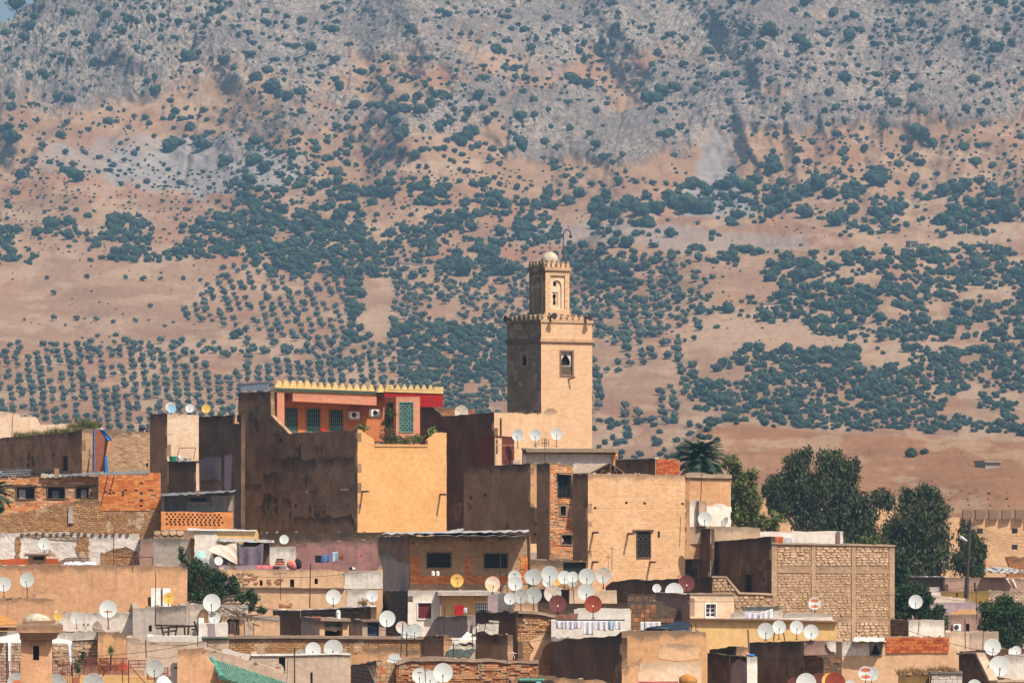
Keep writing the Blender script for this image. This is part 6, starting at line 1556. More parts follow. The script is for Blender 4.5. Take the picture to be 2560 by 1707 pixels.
# ---------------------------------------------------------------- middle, below the big house
fr(480, 1300, 3.852)
wall('deep shaded foot wall under the big dark house', 292, [(640, 120), (2125, 115), (2125, 480), (640, 480)], 'brown_shade', 2)  # shadow under the house put into the wall colour
x1h, x1F, _ = house('small whitewashed house with a pale yellow rounded parapet', 283, 18, 24, 640, 95, 600, 'yellow_pale', th=3, jit=.03, top=[(24, 96), (100, 100), (260, 96), (600, 92), (632, 100), (640, 130)])
patch(x1h, x1F, [(24, 100), (245, 102), (262, 200), (262, 480), (24, 480)], 'white', .03)
slab('coping', x1F, [(-45, 74), (200, 88), (620, 92), (620, 104), (-45, 98)], M['white_paint'], x1h, th=.4, off=.15, jit=.03)
shd, shF, _ = house('dark shack with a white tin roof hung with cloths', 281, 495, 500, 770, 195, 600, 'brown_shade', th=3, jit=.03)  # dark walls stand in for the shade under the tin roof
sheet('roof_sheet', None, None, 0, [(248, 172, 283), (790, 190, 283), (792, 214, 278.5), (255, 200, 278.5)], 'galv', shd, wav=.04, wl=.4)
for a, b in (((437, 210), (437, 440)), ((755, 215), (750, 420))): MB().tube(P(a[0], a[1], 279), P(b[0], b[1], 279), .05, 5).build('post', M['white_paint'], shd)
tri_ = empty('tarpaulin', P(430, 430, 278.5), 'beige triangular cloth stretched beside the shack', 'tarpaulin')
q = [P(150, 285, 277.8), P(260, 215, 279), P(430, 205, 278.5), P(432, 420, 278)]
def quadcloth(name, q, mat, root, wav=.06, wl=.4, n=14):
    V = []; Fc = []; nrm = (q[1]-q[0]).cross(q[3]-q[0]).normalized()
    for s in (0, 1):
        for j in range(n+1):
            for i in range(n+1):
                a, b = i/n, j/n; p = (q[0]*(1-a)+q[1]*a)*(1-b)+(q[3]*(1-a)+q[2]*a)*b
                V.append(tuple(p+nrm*(wav*math.sin((a*3+b*2)*2.2/wl*.8)*(a*(1-a)*4*.5+.5)+s*.02)))
    N = (n+1)**2
    for s in (0, 1):
        for j in range(n):
            for i in range(n): k = s*N+j*(n+1)+i; Fc.append((k, k+1, k+n+2, k+n+1))
    return mesh_obj(name, V, Fc, M[mat], root, smooth=True)
quadcloth('cloth', [q[0], q[1], q[2], q[3]], 'beige_cloth', tri_)
tri_slab('shade_cloth', [P(190, 300, 279.3), P(430, 425, 279), P(240, 425, 279)], 'purple_cloth', tri_)
sheet('hanging_cloth', 'large dark purple grey cloth hanging under the tin roof', 'cloth', 0, [(443, 218, 278.6), (690, 215, 278.6), (682, 436, 278.4), (455, 432, 278.4)], 'purple_cloth', wav=.10, wl=.8, sagz=.25)
sheet('awning_cloth', 'turquoise cloth corner left of the beige tarpaulin', 'cloth', 0, [(45, 300, 279), (130, 290, 279), (132, 360, 278.5), (42, 370, 278.5)], 'turquoise', wav=.05)
wall('low mauve ledge below the shack', 274, [(258, 432), (905, 440), (905, 500), (258, 500)], 'lilac', 2)
wall('water stained white wall between the shack and the pink wall', 276.5, [(750, 260), (1002, 252), (1002, 500), (750, 500)], 'white', 2)
pk, pkF = wall('stained pink roof terrace wall with a washing line', 275.5, [(1000, 240), (1070, 222), (1170, 218), (1240, 212), (1480, 200), (1700, 188), (1750, 195), (1785, 240), (1795, 330), (1822, 420), (1822, 500), (1000, 500)], 'pink', 2, jit=.06)
sheet('laundry', 'rose pink blanket spread over the mauve ledge', 'laundry', 0, [(622, 432, 273.6), (790, 436, 273.6), (785, 468, 273.4), (630, 468, 273.4)], 'rose_cloth', wav=.04)
bd = empty('bedding_pile', P(850, 440, 273), 'pile of folded red and cream bedding on the ledge', 'bedding')
for i, (mt, x0, x1, y) in enumerate((('red_cloth', 795, 895, 432), ('yellow_cloth', 800, 892, 418), ('red_cloth', 805, 890, 405), ('beige_cloth', 808, 885, 392), ('dark_stripe', 812, 880, 381))): MB().pbox(Plane(795, 273.4, 2), x0, y-11, x1, y, -.5, .1+.02*i).build('folded_blanket', M[mt], bd)
bn_ = empty('clothes_bundle', P(960, 475, 273), 'coral pink bundle of clothes leaning by a black bag', 'bundle')
def blobm(name, x, y, rx, ry, D, mat, root, seed=0, ay=.5):
    v0, f = IV, IF; g_ = np.random.default_rng(seed); c = np.array(P(x, y, D)); k = D/F/FR[2]
    v = v0*(1+(g_.random(len(v0))-.5)*.22)[:, None]*np.array([rx*k, rx*k*ay, ry*k])+c
    return mesh_obj(name, [tuple(a) for a in v], [tuple(int(i) for i in a) for a in f], M[mat], root, smooth=True)
blobm('cloth', 955, 425, 42, 48, 273, 'coral_cloth', bn_, 1); blobm('cloth', 985, 450, 22, 30, 272.6, 'rose_cloth', bn_, 2)
bb_ = empty('plastic_bag', P(1010, 475, 273), 'large black plastic bag beside the coral bundle', 'bag'); blobm('bag', 1018, 422, 40, 52, 273.4, 'black_cloth', bb_, 3)
ln = empty('washing_line', P(1180, 345, 274.2), 'washing line strung along the pink wall', 'washing line'); MB().tube(P(1175, 338, 274.2), P(1350, 322, 274.2), .008, 4).tube(P(1350, 322, 274.2), P(1465, 340, 274.2), .008, 4).build('line', M['dark_metal'], ln)
def laundry(label, pts, mat, D, **k): return sheet('laundry', label, 'laundry', 0, [(x, y, D) for x, y in pts], mat, wav=k.pop('wav', .04), wl=.3, group='washing hung out on the roofs', **k)
laundry('black cloth at the left end of the washing line', [(1182, 340), (1250, 338), (1248, 408), (1186, 406)], 'black_cloth', 274)
laundry('blue jeans hanging next to the black cloth', [(1250, 336), (1295, 334), (1285, 408), (1240, 408)], 'denim', 274)
laundry('second pair of blue trousers on the washing line', [(1297, 334), (1340, 322), (1328, 402), (1290, 405)], 'denim', 274)
laundry('light blue trousers pegged highest on the washing line', [(1352, 308), (1405, 302), (1408, 400), (1352, 405)], 'denim_pale', 274)
laundry('brown shirt at the right end of the washing line', [(1408, 334), (1460, 340), (1450, 382), (1412, 374)], 'brown_blanket', 274)
laundry('small pink cloth hanging alone on the stained pink wall', [(1622, 318), (1632, 318), (1640, 352), (1614, 352)], 'rose_cloth', 275)
blx = empty('shoe_pile', P(1540, 482, 273), 'dark blue and white bundle on the pink wall ledge', 'bundle'); blobm('cloth', 1540, 468, 32, 20, 273, 'white_cloth', blx, 5); blobm('cloth', 1528, 460, 20, 14, 272.7, 'blue_black', blx, 6)
dish(887, 185, 44, 277, 'small white dish above the stained white wall under the big house', 'dish_clean', yb=255)
dish(122, 404, 40, 266, 'small white dish with print above the bush', 'dish_white', yb=470)
dish(256, 390, 41, 270, 'small white dish in front of the beige tarpaulin', 'dish_clean', yb=460, yaw=15)
yh, yhF, _ = house('low ochre plastered house with four small window holes', 265, 256, 262, 1838, 478, 1000, 'tan_light', th=1.5, dep=5, jit=.06, top=[(262, 470), (600, 476), (1000, 482), (1500, 488), (1780, 488), (1800, 450), (1822, 432), (1836, 470), (1838, 520)],
   wins=[(652, 576, 680, 630, 'dark', None, .25), (944, 568, 984, 642, 'dark', None, .25), (1180, 560, 1212, 614, 'dark', None, .25), (1580, 582, 1614, 640, 'dark', None, .25)])
patch(yh, yhF, [(262, 478), (560, 482), (700, 500), (860, 520), (890, 560), (850, 600), (730, 630), (262, 640)], 'rubble', .04, 'rubble_patch', .03, .12) if False else None
patch(yh, yhF, [(1462, 500), (1790, 490), (1836, 500), (1836, 660), (1462, 650)], 'white', .03)
patch(yh, yhF, [(890, 500), (1455, 505), (1455, 640), (1000, 640), (1000, 560), (890, 560)], 'yellow_pale', .02) if False else None
slab('ledge', yhF, [(262, 636), (800, 642), (1470, 650), (1470, 660), (800, 652), (262, 646)], M['concrete'], yh, th=.2, off=.14, jit=.03)
patch(yh, yhF, [(1490, 664), (1720, 664), (1720, 860), (1490, 840)], 'white', .03)
bricks(yh, yhF, [(262, 500), (560, 505), (640, 540), (640, 630), (262, 632)], .36, .14, ['stone_b', 'stone_d', 'brick_salmon3', 'stone_a'], 'stone', out=.04, miss=.25, wv=.4)
bricks(yh, yhF, [(720, 560), (885, 570), (870, 625), (720, 628)], .3, .12, ['stone_b', 'stone_d', 'brick_salmon3'], 'stone', out=.04, miss=.2, wv=.4)
bricks(yh, yhF, [(840, 795), (970, 795), (960, 850), (840, 850)], .3, .12, ['brick_salmon', 'brick_salmon3'], 'brick', out=.03, miss=.2)
pole('tall dark mast in front of the low ochre house', 1140, 420, 1134, 845, 258, .05)
pole('thin light rod left of the rooftop huts', 1034, 785, 1048, 940, 250, .02, 'galv')
near_tree('dense dark green bush tree between the tan wall and the ochre house', 260, 150, 1000, [(-105, 290, 18, 40), (-85, 360, 40, 45), (20, 430, 75, 60), (80, 500, 110, 90), (-10, 600, 110, 90), (190, 560, 110, 90), (60, 720, 150, 80), (250, 680, 120, 90), (290, 560, 60, 60), (390, 640, 60, 90), (400, 560, 22, 40), (470, 740, 80, 55), (560, 720, 35, 60), (600, 760, 40, 50), (560, 830, 50, 40), (670, 870, 50, 30)], .13, 17000, 1, 'leaf_dark', 'bush_tree', 'tree', seed=51, nclump=420)
dk2, dk2F = wall('nearly black courtyard wall behind the rooftop huts', 262, [(778, 868), (1000, 868), (1300, 858), (1722, 832), (1722, 1300), (778, 1300)], 'brown_shade', -52, wt=.4)  # wall coloured near black for the shade of the courtyard
slab('coping', dk2F, [(778, 860), (1000, 862), (1300, 850), (1722, 824), (1722, 833), (1300, 859), (1000, 870), (778, 869)], M['white_paint'], dk2, th=.4, off=.03, jit=.03)
dish(1361, 738, 71, 254, 'white dish centred before the low ochre house', 'dish_clean', yb=838)
dish(1735, 730, 56, 255, 'white dish half hidden by the dark block tower', 'dish_clean', yb=830)
near_tree('dry yellow shrub beside the dark block tower', 254, 1660, 870, [(1655, 795, 60, 35)], .06, 900, 1, 'flower_yellow' if False else 'grass_dry', 'dry_shrub', 'shrub', trunk=.02, seed=52)
# arch wall, wood pile and sheds
aw2, aw2F, _ = house('grey white roof wall with the shadow of an arch niche painted in brown', 251, -25, -20, 540, 815, 1200, 'grey_light', th=3, jit=.03, top=[(-20, 812), (300, 816), (540, 822)])
patch(aw2, aw2F, arch(60, 160, 855, 930, 1000), 'brown_mid', .04, 'arch_panel')  # brown patch stands for the shadow inside the niche
patch(aw2, aw2F, [(160, 830), (535, 830), (535, 900), (160, 900)], 'white', .02)
hu, huF, huL = house('small white cube hut with rounded corners and a tile edge below', 240, 58, 64, 346, 992, 1300, 'white_clean', th=4, jit=.02, top=[(64, 1000), (80, 990), (330, 988), (346, 1002)])
patch(hu, huF, [(152, 1000), (225, 1000), (225, 1120), (152, 1120)], 'lilac', .02)
tlw, tlF, _ = house('short beige wall with a scalloped green tile coping', 233, 90, 98, 352, 1132, 1500, 'beige', th=3, jit=.01)
tt = MB(); u0, z0 = tlF.uv(95, 1140); u1, _z = tlF.uv(354, 1140)
for i in range(24): u = u0+(u1-u0)*(i+.5)/24; tt.tube(tlF.w(u, z0+.07, -.02), tlF.w(u, z0-.02, .10), .04, 5)
o = tt.build('coping_tiles', M['tile_green'], tlw); o['kind'] = 'stuff'
sh2, sh2F, _ = house('dark storage shed with crooked slats behind the white hut', 245, 276, 284, 500, 925, 1200, 'tan', th=4, wins=[(288, 950, 458, 1112, 'dark')], top=[(284, 925), (500, 920)])
for i in range(14): a = sh2F.uv(292+i*12, 1110); b = sh2F.uv(292+i*12+rj.uniform(-8, 8), 960); MB().tube(sh2F.w(a[0], a[1], -.08), sh2F.w(b[0], b[1], -.08), .025, 4).build('stick', M['brush'], sh2)
wpile = empty('wood_pile', P(560, 1115, 243), 'tangled heap of brown branches leaning on the roof', 'wood pile')
for i in range(70):
    x0 = rj.uniform(260, 600); y0 = rj.uniform(835, 900) + max(0, x0-470)*.8; x1 = x0+rj.uniform(40, 150)*(1 if i % 2 else -.7); y1_ = y0+rj.uniform(60, 170) if i % 3 == 0 else y0+rj.uniform(-25, 40)
    y1_ = min(y1_, 1112); x1 = min(x1, 730); d = rj.uniform(241.5, 243.5); MB().tube(P(x0, y0, d+.8), P(x1, y1_, d), rj.uniform(.02, .045), 5, .015).build('branch', M['brush' if i % 4 else 'plank'], wpile)
bxh, bxF, _ = house('plain sandy rooftop cube with a whitened top edge', 244.5, 588, 596, 846, 926, 1300, 'tan_light', th=4, jit=.03)
patch(bxh, bxF, [(600, 930), (842, 934), (842, 962), (700, 955), (600, 960)], 'grey_light', .02)
h3, h3F, _ = house('small rooftop portico with a white cloth hanging inside', 248, 1052, 1228, 1512, 948, 1300, 'tan_light', 'grey', th=14, wins=[(1278, 978, 1452, 1120, 'dark', None, 1.2)], jit=.02)
slab('roof_slab', h3F, [(1218, 940), (1518, 945), (1518, 972), (1218, 966)], M['concrete'], h3, th=1.2, off=.25, jit=.02)
laundry('white shirt hanging inside the rooftop portico', [(1325, 1020), (1375, 1018), (1395, 1075), (1345, 1065)], 'white_cloth', 248.6)
h4, h4F, _ = house('small grey rooftop hut with a dark blue doorway', 247, 1526, 1640, 1868, 962, 1300, 'concrete', 'grey', th=14, wins=[(1686, 980, 1802, 1120, 'blue')], jit=.03)
slab('roof_slab', h4F, [(1632, 960), (1872, 962), (1872, 978), (1632, 976)], M['mauve_brown'], h4, th=1.0, off=.15, jit=.03)
chm = empty('chimney', P(1408, 948, 247), 'rounded white chimney on the portico roof', 'chimney'); mm = MB(); mm.lathe(P(1408, 948, 247), [(.13, 0), (.13, .32), (.11, .42), (.05, .48), (.01, .49)], 12); mm.build('stack', M['white_paint'], chm, smooth=True)
pl1 = empty('planter', P(1200, 945, 247.5), 'shallow terracotta planter on the hut roof', 'planter'); MB().pbox(Plane(1150, 247.5, 3), 1150, 925, 1245, 940, -.2, 0).build('tray', M['pot'], pl1)
dish(1880, 948, 77, 243, 'big white dish in front of the dark block tower', 'dish_clean', yb=1100, yaw=-4)
dish(190, 794, 83, 236, 'big white dish beside the dark green bush tree', 'dish_clean', yb=900)
dish(217, 942, 54, 236, 'smaller white dish directly below the dish by the bush', 'dish_clean', yb=1000)
# long rubble wall, box house
lw, lwF, _ = house('long low rubble walled house with a flat grey top edge', 238, 346, 352, 2238, 1122, 1700, 'rubble', th=1, dep=5, jit=.05, top=[(352, 1122), (900, 1116), (1400, 1124), (2000, 1128), (2238, 1132)])
slab('coping', lwF, [(352, 1112), (900, 1108), (1400, 1114), (2238, 1122), (2238, 1146), (1400, 1140), (900, 1134), (352, 1140)], M['concrete'], lw, th=.5, off=.1, jit=.03)
patch(lw, lwF, [(1500, 1300), (1800, 1230), (2235, 1240), (2235, 1420), (1500, 1420)], 'tan', .03, jit=.1)
pole('leaning dark mast with a cable right of the box house', 2032, 985, 2008, 1345, 226, .04); pole('short dark mast beside the leaning mast', 2068, 1080, 2068, 1310, 227, .05)
dish(2020, 1030, 57, 232, 'white dish with an orange smear, left of the overlapping pair', 'dish_rust', yb=1150, yaw=8)
dish(2068, 1075, 60, 230, 'white dish overlapping the orange smeared dish', 'dish_white', yb=1190)
dish(2145, 1062, 68, 233, 'white dish standing close behind the overlapping pair', 'dish_white', yb=1160)
bh, bhF, _ = house('beige rendered box house with a pale top edge and a narrow slot window', 224, 560, 570, 1527, 1292, 1900, 'beige', th=3, dep=5, jit=.03, top=[(570, 1302), (860, 1300), (900, 1290), (1400, 1282), (1440, 1262), (1500, 1266), (1527, 1292)], wins=[(1140, 1462, 1162, 1800, 'blue', None, .15), (836, 1318, 898, 1512, 'dark', None, .3)])
slab('coping', bhF, [(570, 1290), (860, 1290), (1400, 1274), (1527, 1282), (1527, 1298), (1400, 1290), (860, 1304), (570, 1304)], M['white_paint'], bh, th=.4, off=.06, jit=.03)
wall('crumbling white plaster mound left of the box house', 227, [(285, 1250), (345, 1240), (430, 1272), (560, 1295), (600, 1350), (600, 1500), (285, 1500)], 'white_clean', 2, jit=.08)
pole('dark square mast in front of the box house', 986, 1228, 990, 1650, 221, .05)
pole('thin crooked rod on the box house wall', 922, 1340, 914, 1560, 222.5, .02)
dish(1166, 1248, 73, 229, 'white dish peeking over the box house, left of the larger one', 'dish_clean', yb=1340)
dish(1360, 1240, 90, 229, 'largest white dish rising behind the box house', 'dish_white', yb=1360)
dish(1045, 1290, 48, 229.5, 'low dish barely showing behind the box house edge', 'dish_grey', yb=1340)
dish(822, 1440, 62, 222, 'white dish with a brown mark behind the green roof', 'dish_rust', yb=1560, yaw=-6)
smear([x for x in COL.objects if x.get('label', '').startswith('white dish with a brown mark')][0], .4, .2, .4)
wb, wbF, _ = house('patchwork block wall of tan and red blocks with a dark side', 217.5, 1530, 1772, 1985, 1355, 1900, 'mortar', 'blockwork', th=14, jit=.05, top=[(1772, 1352), (1850, 1362), (1985, 1380)], ltop=[(1530, 1395), (1600, 1388), (1772, 1350)])
bricks(wb, wbF, [(1776, 1362), (1975, 1385), (1975, 1800), (1776, 1800)], .23, .19, ['stone_b', 'stone_a', 'brick_orange2', 'stone_d', 'stone_b'], 'block', out=.05, miss=.04, wv=.3)
tg = empty('dry_branch', P(1770, 1600, 216), 'bare dry branches in front of the block wall', 'branches')
for i in range(9): MB().tube(P(1775, 1600, 215.5), P(1700+i*14, 1385+rj.uniform(0, 90), 215.5), .015, 4, .006).build('twig', M['plank'], tg)

# ---------------------------------------------------------------- centre, frame of the lower centre part
fr(960, 1300, 3.852)
qh, qF, qL = house('straw plastered house with two wide dark windows and orange brick edging', 270, -60, 250, 1412, 150, 900, 'straw', 'brown_mid', th=9, dep=5, jit=.05, top=[(250, 175), (280, 155), (500, 148), (900, 160), (1380, 150), (1412, 160)], ltop=[(-60, 160), (250, 150)],
   wins=[(418, 320, 640, 455, 'bars', 'wood'), (970, 326, 1186, 460, 'bars', 'wood')])
bricks(qh, qF, [(250, 534), (1384, 540), (1384, 628), (250, 626)], .34, .125, BR_O, miss=.02)
for p_ in ([(250, 350), (332, 350), (345, 532), (250, 532)], [(785, 368), (842, 366), (845, 530), (780, 530)], [(1312, 350), (1386, 350), (1386, 535), (1312, 535)]): bricks(qh, qF, p_, .3, .125, BR_O, miss=.04)
patch(qh, qL, [(-60, 335), (60, 325), (110, 335), (130, 400), (246, 410), (246, 700), (-60, 700)], 'grey_light', .03)
MB().pbox(qF, 410, 455, 650, 462, .0, .12).build('sill', M['concrete'], qh); MB().pbox(qF, 962, 460, 1196, 467, .0, .12).build('sill', M['concrete'], qh)
sheet('roof_sheet', None, None, 0, [(-20, 118, 273.5), (1392, 92, 276), (1400, 108, 268), (-20, 130, 268.6)], 'galv', qh, wav=.05, wl=.6, nseg=30)
sheet('roof_sheet', None, None, 0, [(280, 122, 273), (1000, 118, 273), (1360, 150, 267.9), (280, 142, 268.3)], 'galv_dark', qh, wav=.05, wl=.6)
sheet('roof_sheet', None, None, 0, [(560, 110, 274), (760, 76, 278), (770, 92, 276), (620, 125, 272)], 'galv', qh, wav=.04, wl=.6)
MB().tube(qF.w(*qF.uv(1395, 120), .1), qF.w(*qF.uv(1408, 640), .1), .05, 6).build('downpipe', M['wood'], qh)
for x in (500, 828, 938, 1118): a = qF.uv(x, 150); MB().box(qF, a[0]-.03, a[1]-.35, a[0]+.03, a[1]+.1, .0, .15).build('rafter_end', M['wood'], qh)
for i, (x, w_) in enumerate(((472, 14), (517, 16))): tq = empty('jar', P(x, 532, 269), ('small white jar on the brick sill under the left window' if i == 0 else 'taller white jar right of the small jar'), 'jar'); MB().lathe(P(x, 532, 269), [(.01, 0), (.10, 0), (.11, .2), (.06, .26), (.01, .27)], 10).build('body', M['white_paint'], tq)
shh, shhF, shhL = house('white rooftop house with a dark red shutter and a covered porch', 257, -134, 230, 1100, 676, 1200, 'white', 'blockwork', th=9, jit=.02, ltop=[(-134, 688), (-120, 680), (230, 676)],
   wins=[(328, 796, 455, 944, 'shutter', 'white_paint')])
bricks(shh, shhL, [(-125, 700), (222, 690), (222, 1110), (-125, 1110)], .40, .2, ['block_dark', 'block_dark2', 'block_dark'], 'block', out=.03, miss=.02)  # blocks coloured dark to match the shade of this side
patch(shh, shhF, [(535, 725), (990, 728), (990, 920), (535, 920)], 'yellow_pale', .02, 'porch_wall')
slab('porch_roof', shhF, [(498, 684), (1102, 684), (1102, 722), (498, 720)], M['white'], shh, th=.9, off=.9, jit=.02)
MB().pbox(shhF, 524, 722, 538, 920, .5, .62).build('post', M['lilac'], shh)
dd = empty('curtain_door', P(740, 915, 255), 'bright red curtain in the porch doorway with a white cloth', 'curtain')
for i in range(8): MB().pbox(Plane(680, 255.3, 9), 680+i*11, 815, 690+i*11, 912, 0, .05+.03*(i % 2)).build('fold', M['red_cloth'], dd)
laundry('small white cloth pegged on the red curtain', [(768, 842), (800, 842), (800, 895), (768, 893)], 'white_cloth', 254.8)
cg = empty('window_cage', P(940, 890, 255), 'pale iron window cage holding dark blue things', 'window cage'); cgp = Plane(880, 255, 9); a = cgp.uv(880, 886); b = cgp.uv(1000, 790)
for i in range(7): u = a[0]+(b[0]-a[0])*i/6; MB().box(cgp, u-.012, a[1], u+.012, b[1], .3, .325).build('bar', M['galv'], cg)
for i in range(4): z = a[1]+(b[1]-a[1])*i/3; MB().box(cgp, a[0], z-.012, b[0], z+.012, .326, .35).build('bar', M['galv'], cg)
MB().box(cgp, a[0], a[1], b[0], b[1], 0, .02).build('back', M['dark'], cg); blobm('drum', 935, 862, 28, 20, 254.8, 'tank_blue', cg, 8)
wall('mauve rendered wall between the porch and the green tin panel', 254, [(1000, 716), (1096, 714), (1096, 900), (1000, 900)], 'lilac', 4)
gtp = empty('corrugated_screen', P(1175, 880, 252), 'dark green corrugated panel beside the dish cluster', 'screen'); gpl = Plane(1095, 252, 4)
for i in range(12): MB().pbox(gpl, 1096+i*13.2, 702, 1096+i*13.2+11, 880, 0, .05 if i % 2 else .08).build('tin_strip', M['galv_dark'], gtp)
wall('sandy stub wall between the green panel and the dark recess', 251, [(1255, 788), (1482, 785), (1482, 900), (1255, 900)], 'tan_light', 4)
wall('very dark recess wall behind the dish cluster', 256, [(1478, 668), (1640, 664), (1788, 668), (1788, 900), (1478, 900)], 'brown_shade', -50)
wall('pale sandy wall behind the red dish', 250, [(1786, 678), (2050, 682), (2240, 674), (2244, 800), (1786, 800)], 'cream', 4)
wall('dark shaded strip wall under the pale sandy wall', 252.5, [(1440, 800), (2450, 796), (2450, 960), (1440, 960)], 'brown_shade', 3)
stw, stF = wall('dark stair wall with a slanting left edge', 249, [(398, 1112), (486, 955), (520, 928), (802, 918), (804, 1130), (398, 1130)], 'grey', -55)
wall('mauve white strip at the foot of the porch', 250, [(800, 915), (885, 912), (885, 1010), (800, 1130)], 'lilac', 3)
uh, uF, uL = house('rough rubble house corner with a very dark side in the centre', 240, 880, 1288, 1642, 884, 1800, 'rubble', 'brown_shade', th=22, jit=.08, top=[(1288, 880), (1400, 882), (1480, 895), (1560, 915), (1640, 932)], ltop=[(880, 890), (1100, 882), (1288, 878)])
bricks(uh, uF, [(1294, 930), (1636, 960), (1636, 1080), (1294, 1060)], .32, .13, ['stone_b', 'stone_d', 'brick_salmon3', 'stone_a'], 'stone', out=.05, miss=.45, wv=.4)
patch(uh, uF, [(1480, 1110), (1540, 1080), (1636, 1070), (1610, 1180), (1520, 1260), (1500, 1330), (1420, 1400), (1390, 1340), (1440, 1230), (1400, 1180)], 'tan_light', .05, jit=.1)
slab('coping', uF, [(1284, 872), (1400, 872), (1500, 880), (1640, 915), (1642, 940), (1500, 908), (1400, 900), (1284, 896)], M['concrete'], uh, th=.5, off=.14, jit=.04)
w1, w1F = wall('brown shaded wall with a sunlit end beside the net awning', 238, [(386, 1118), (480, 1112), (576, 1108), (576, 1420), (386, 1420)], 'mauve_brown' if False else 'brown_mid', -50)
wall('sunlit sandy stub at the end of the brown wall', 236.6, [(576, 1106), (600, 1100), (660, 1150), (640, 1330), (576, 1330)], 'tan', 5)
wall('brown shaded wall right of the net awning', 237, [(888, 1110), (1000, 1104), (1190, 1100), (1190, 1440), (888, 1440)], 'brown_mid', -52)
awn = empty('net_awning', P(740, 1330, 233), 'awning of beige cloth, yellow cloth and grey net over a courtyard', 'awning')
sheet('beige_cloth', None, None, 0, [(905, 990, 238), (1105, 1000, 238), (1100, 1100, 235), (860, 1060, 235)], 'grey_net', awn, wav=.06, wl=.6)
sheet('yellow_cloth', None, None, 0, [(800, 1075, 236), (890, 1095, 236), (888, 1165, 234), (715, 1160, 234)], 'merlon' if False else 'cream_plastic', awn, wav=.05, wl=.6)
sheet('grey_net', None, None, 0, [(670, 1165, 235), (888, 1170, 235), (885, 1240, 232.5), (605, 1250, 232.5)], 'grey_net', awn, wav=.1, wl=.5, sagz=.1)
sheet('dark_net', None, None, 0, [(605, 1245, 232.6), (885, 1238, 232.6), (800, 1325, 231), (575, 1320, 231)], 'dark_net', awn, wav=.08, wl=.5)
MB().tube(P(890, 1035, 231.5), P(892, 1335, 231.5), .04, 6).build('pole', M['dark_metal'], awn); MB().tube(P(668, 1180, 231), P(668, 1330, 231), .035, 6).build('pole', M['dark_metal'], awn)
pole('leaning rod through the beige awning', 982, 975, 960, 1105, 232, .035); pole('dark rod on the stair wall', 584, 820, 582, 1090, 244, .03)
rr = empty('rolled_sheet', P(1060, 990, 236), 'rolled pale sheet lying above the beige awning', 'roll'); MB().tube(P(1010, 975, 236), P(1108, 985, 236), .08, 8).build('roll', M['grey_net'], rr)
vh, vF, _ = house('low crumbling rubble wall along the bottom centre', 215, 110, 122, 1490, 1330, 1900, 'rubble_red', th=1, dep=4, jit=.06, top=[(122, 1372), (180, 1345), (260, 1325), (500, 1330), (640, 1336), (900, 1346), (1250, 1345), (1490, 1360)])
slab('coping', vF, [(122, 1360), (200, 1332), (420, 1312), (640, 1322), (900, 1338), (1490, 1350), (1490, 1378), (900, 1366), (640, 1360), (260, 1352), (122, 1392)], M['concrete'], vh, th=.5, off=.08, jit=.06)
bricks(vh, vF, [(140, 1395), (1480, 1385), (1480, 1560), (140, 1560)], .30, .10, ['brick_salmon3', 'stone_b', 'brick_salmon', 'stone_d'], 'brick', out=.035, miss=.45, wv=.3)
fn = empty('roof_finial', P(930, 1600, 212), 'dark roof finial of stacked balls on a rod', 'finial'); mm = MB(); mm.tube(P(930, 1358, 212), P(930, 1620, 212), .02, 5)
for y, r_ in ((1395, 11), (1445, 15), (1507, 17)): q_ = P(930, y, 212); k = 212/F/3.852; mm.lathe(q_, [(.005, -r_*k), (r_*k*.8, -r_*k*.6), (r_*k, 0), (r_*k*.8, r_*k*.6), (.005, r_*k)], 10)
mm.build('balls', M['brass'], fn)
pole('thin mast right of the finial', 1190, 1310, 1178, 1600, 212, .025); pole('thin mast before the bottom centre dishes', 388, 1368, 405, 1600, 209.5, .03)
ab = empty('antenna', P(1250, 1330, 230), 'small pale antenna with a round tip on the rubble wall', 'antenna'); MB().tube(P(1195, 1276, 230), P(1275, 1282, 230), .02, 5).tube(P(1240, 1275, 230), P(1258, 1330, 230), .02, 5).lathe(P(1240, 1276, 230), [(.01, -.06), (.06, 0), (.01, .06)], 8).build('boom', M['cream_plastic'], ab)
wb2, wb2F, _ = house('bright white courtyard wall between the red dish and the block wall', 245, 1822, 1830, 2376, 850, 1100, 'white_clean', th=3, jit=.02, top=[(1830, 872), (1870, 848), (2000, 842), (2368, 850), (2376, 880)])
cy, cyF, _ = house('low white courtyard wall with washing on its line', 239, 1602, 1610, 2330, 1050, 1500, 'white_clean', th=2, dep=3, jit=.02, top=[(1610, 960), (1640, 962), (1644, 1052), (2120, 1056), (2330, 1060)])
MB().tube(P(1650, 960, 239.5), P(2320, 962, 239.5), .04, 5).build('beam', M['dark_metal'], cy)
for i, (x0, x1, y1_, mt) in enumerate(((1655, 1740, 1045, 'white_cloth'), (1745, 1830, 1052, 'lilac_cloth'), (1835, 1905, 1048, 'white_cloth'), (1915, 2020, 1105, 'white_cloth'), (2025, 2095, 1060, 'lilac_cloth'), (2098, 2150, 1068, 'white_cloth'), (2155, 2215, 1062, 'denim_pale'), (2220, 2290, 1055, 'white_cloth'))):
    laundry(('white sheet with folds at the left end of the courtyard line', 'pale lilac towel second on the courtyard line', 'narrow white towel third on the courtyard line', 'longest white sheet reaching down on the courtyard line', 'lilac shirt right of the longest white sheet', 'small white shirt before the striped cloth', 'blue and white striped cloth on the courtyard line', 'white cloth at the right end of the courtyard line')[i],
            [(x0, 968), (x1, 968), (x1-4, y1_), (x0+4, y1_-6)], mt, 238.6, wav=.05)
sheet('rust_sheet', 'rusty brown sheets and boards on the rubble house roof', 'sheet', 0, [(1600, 905, 243), (1870, 895, 243), (1860, 955, 239.8), (1650, 955, 239.8)], 'rust', wav=.06)
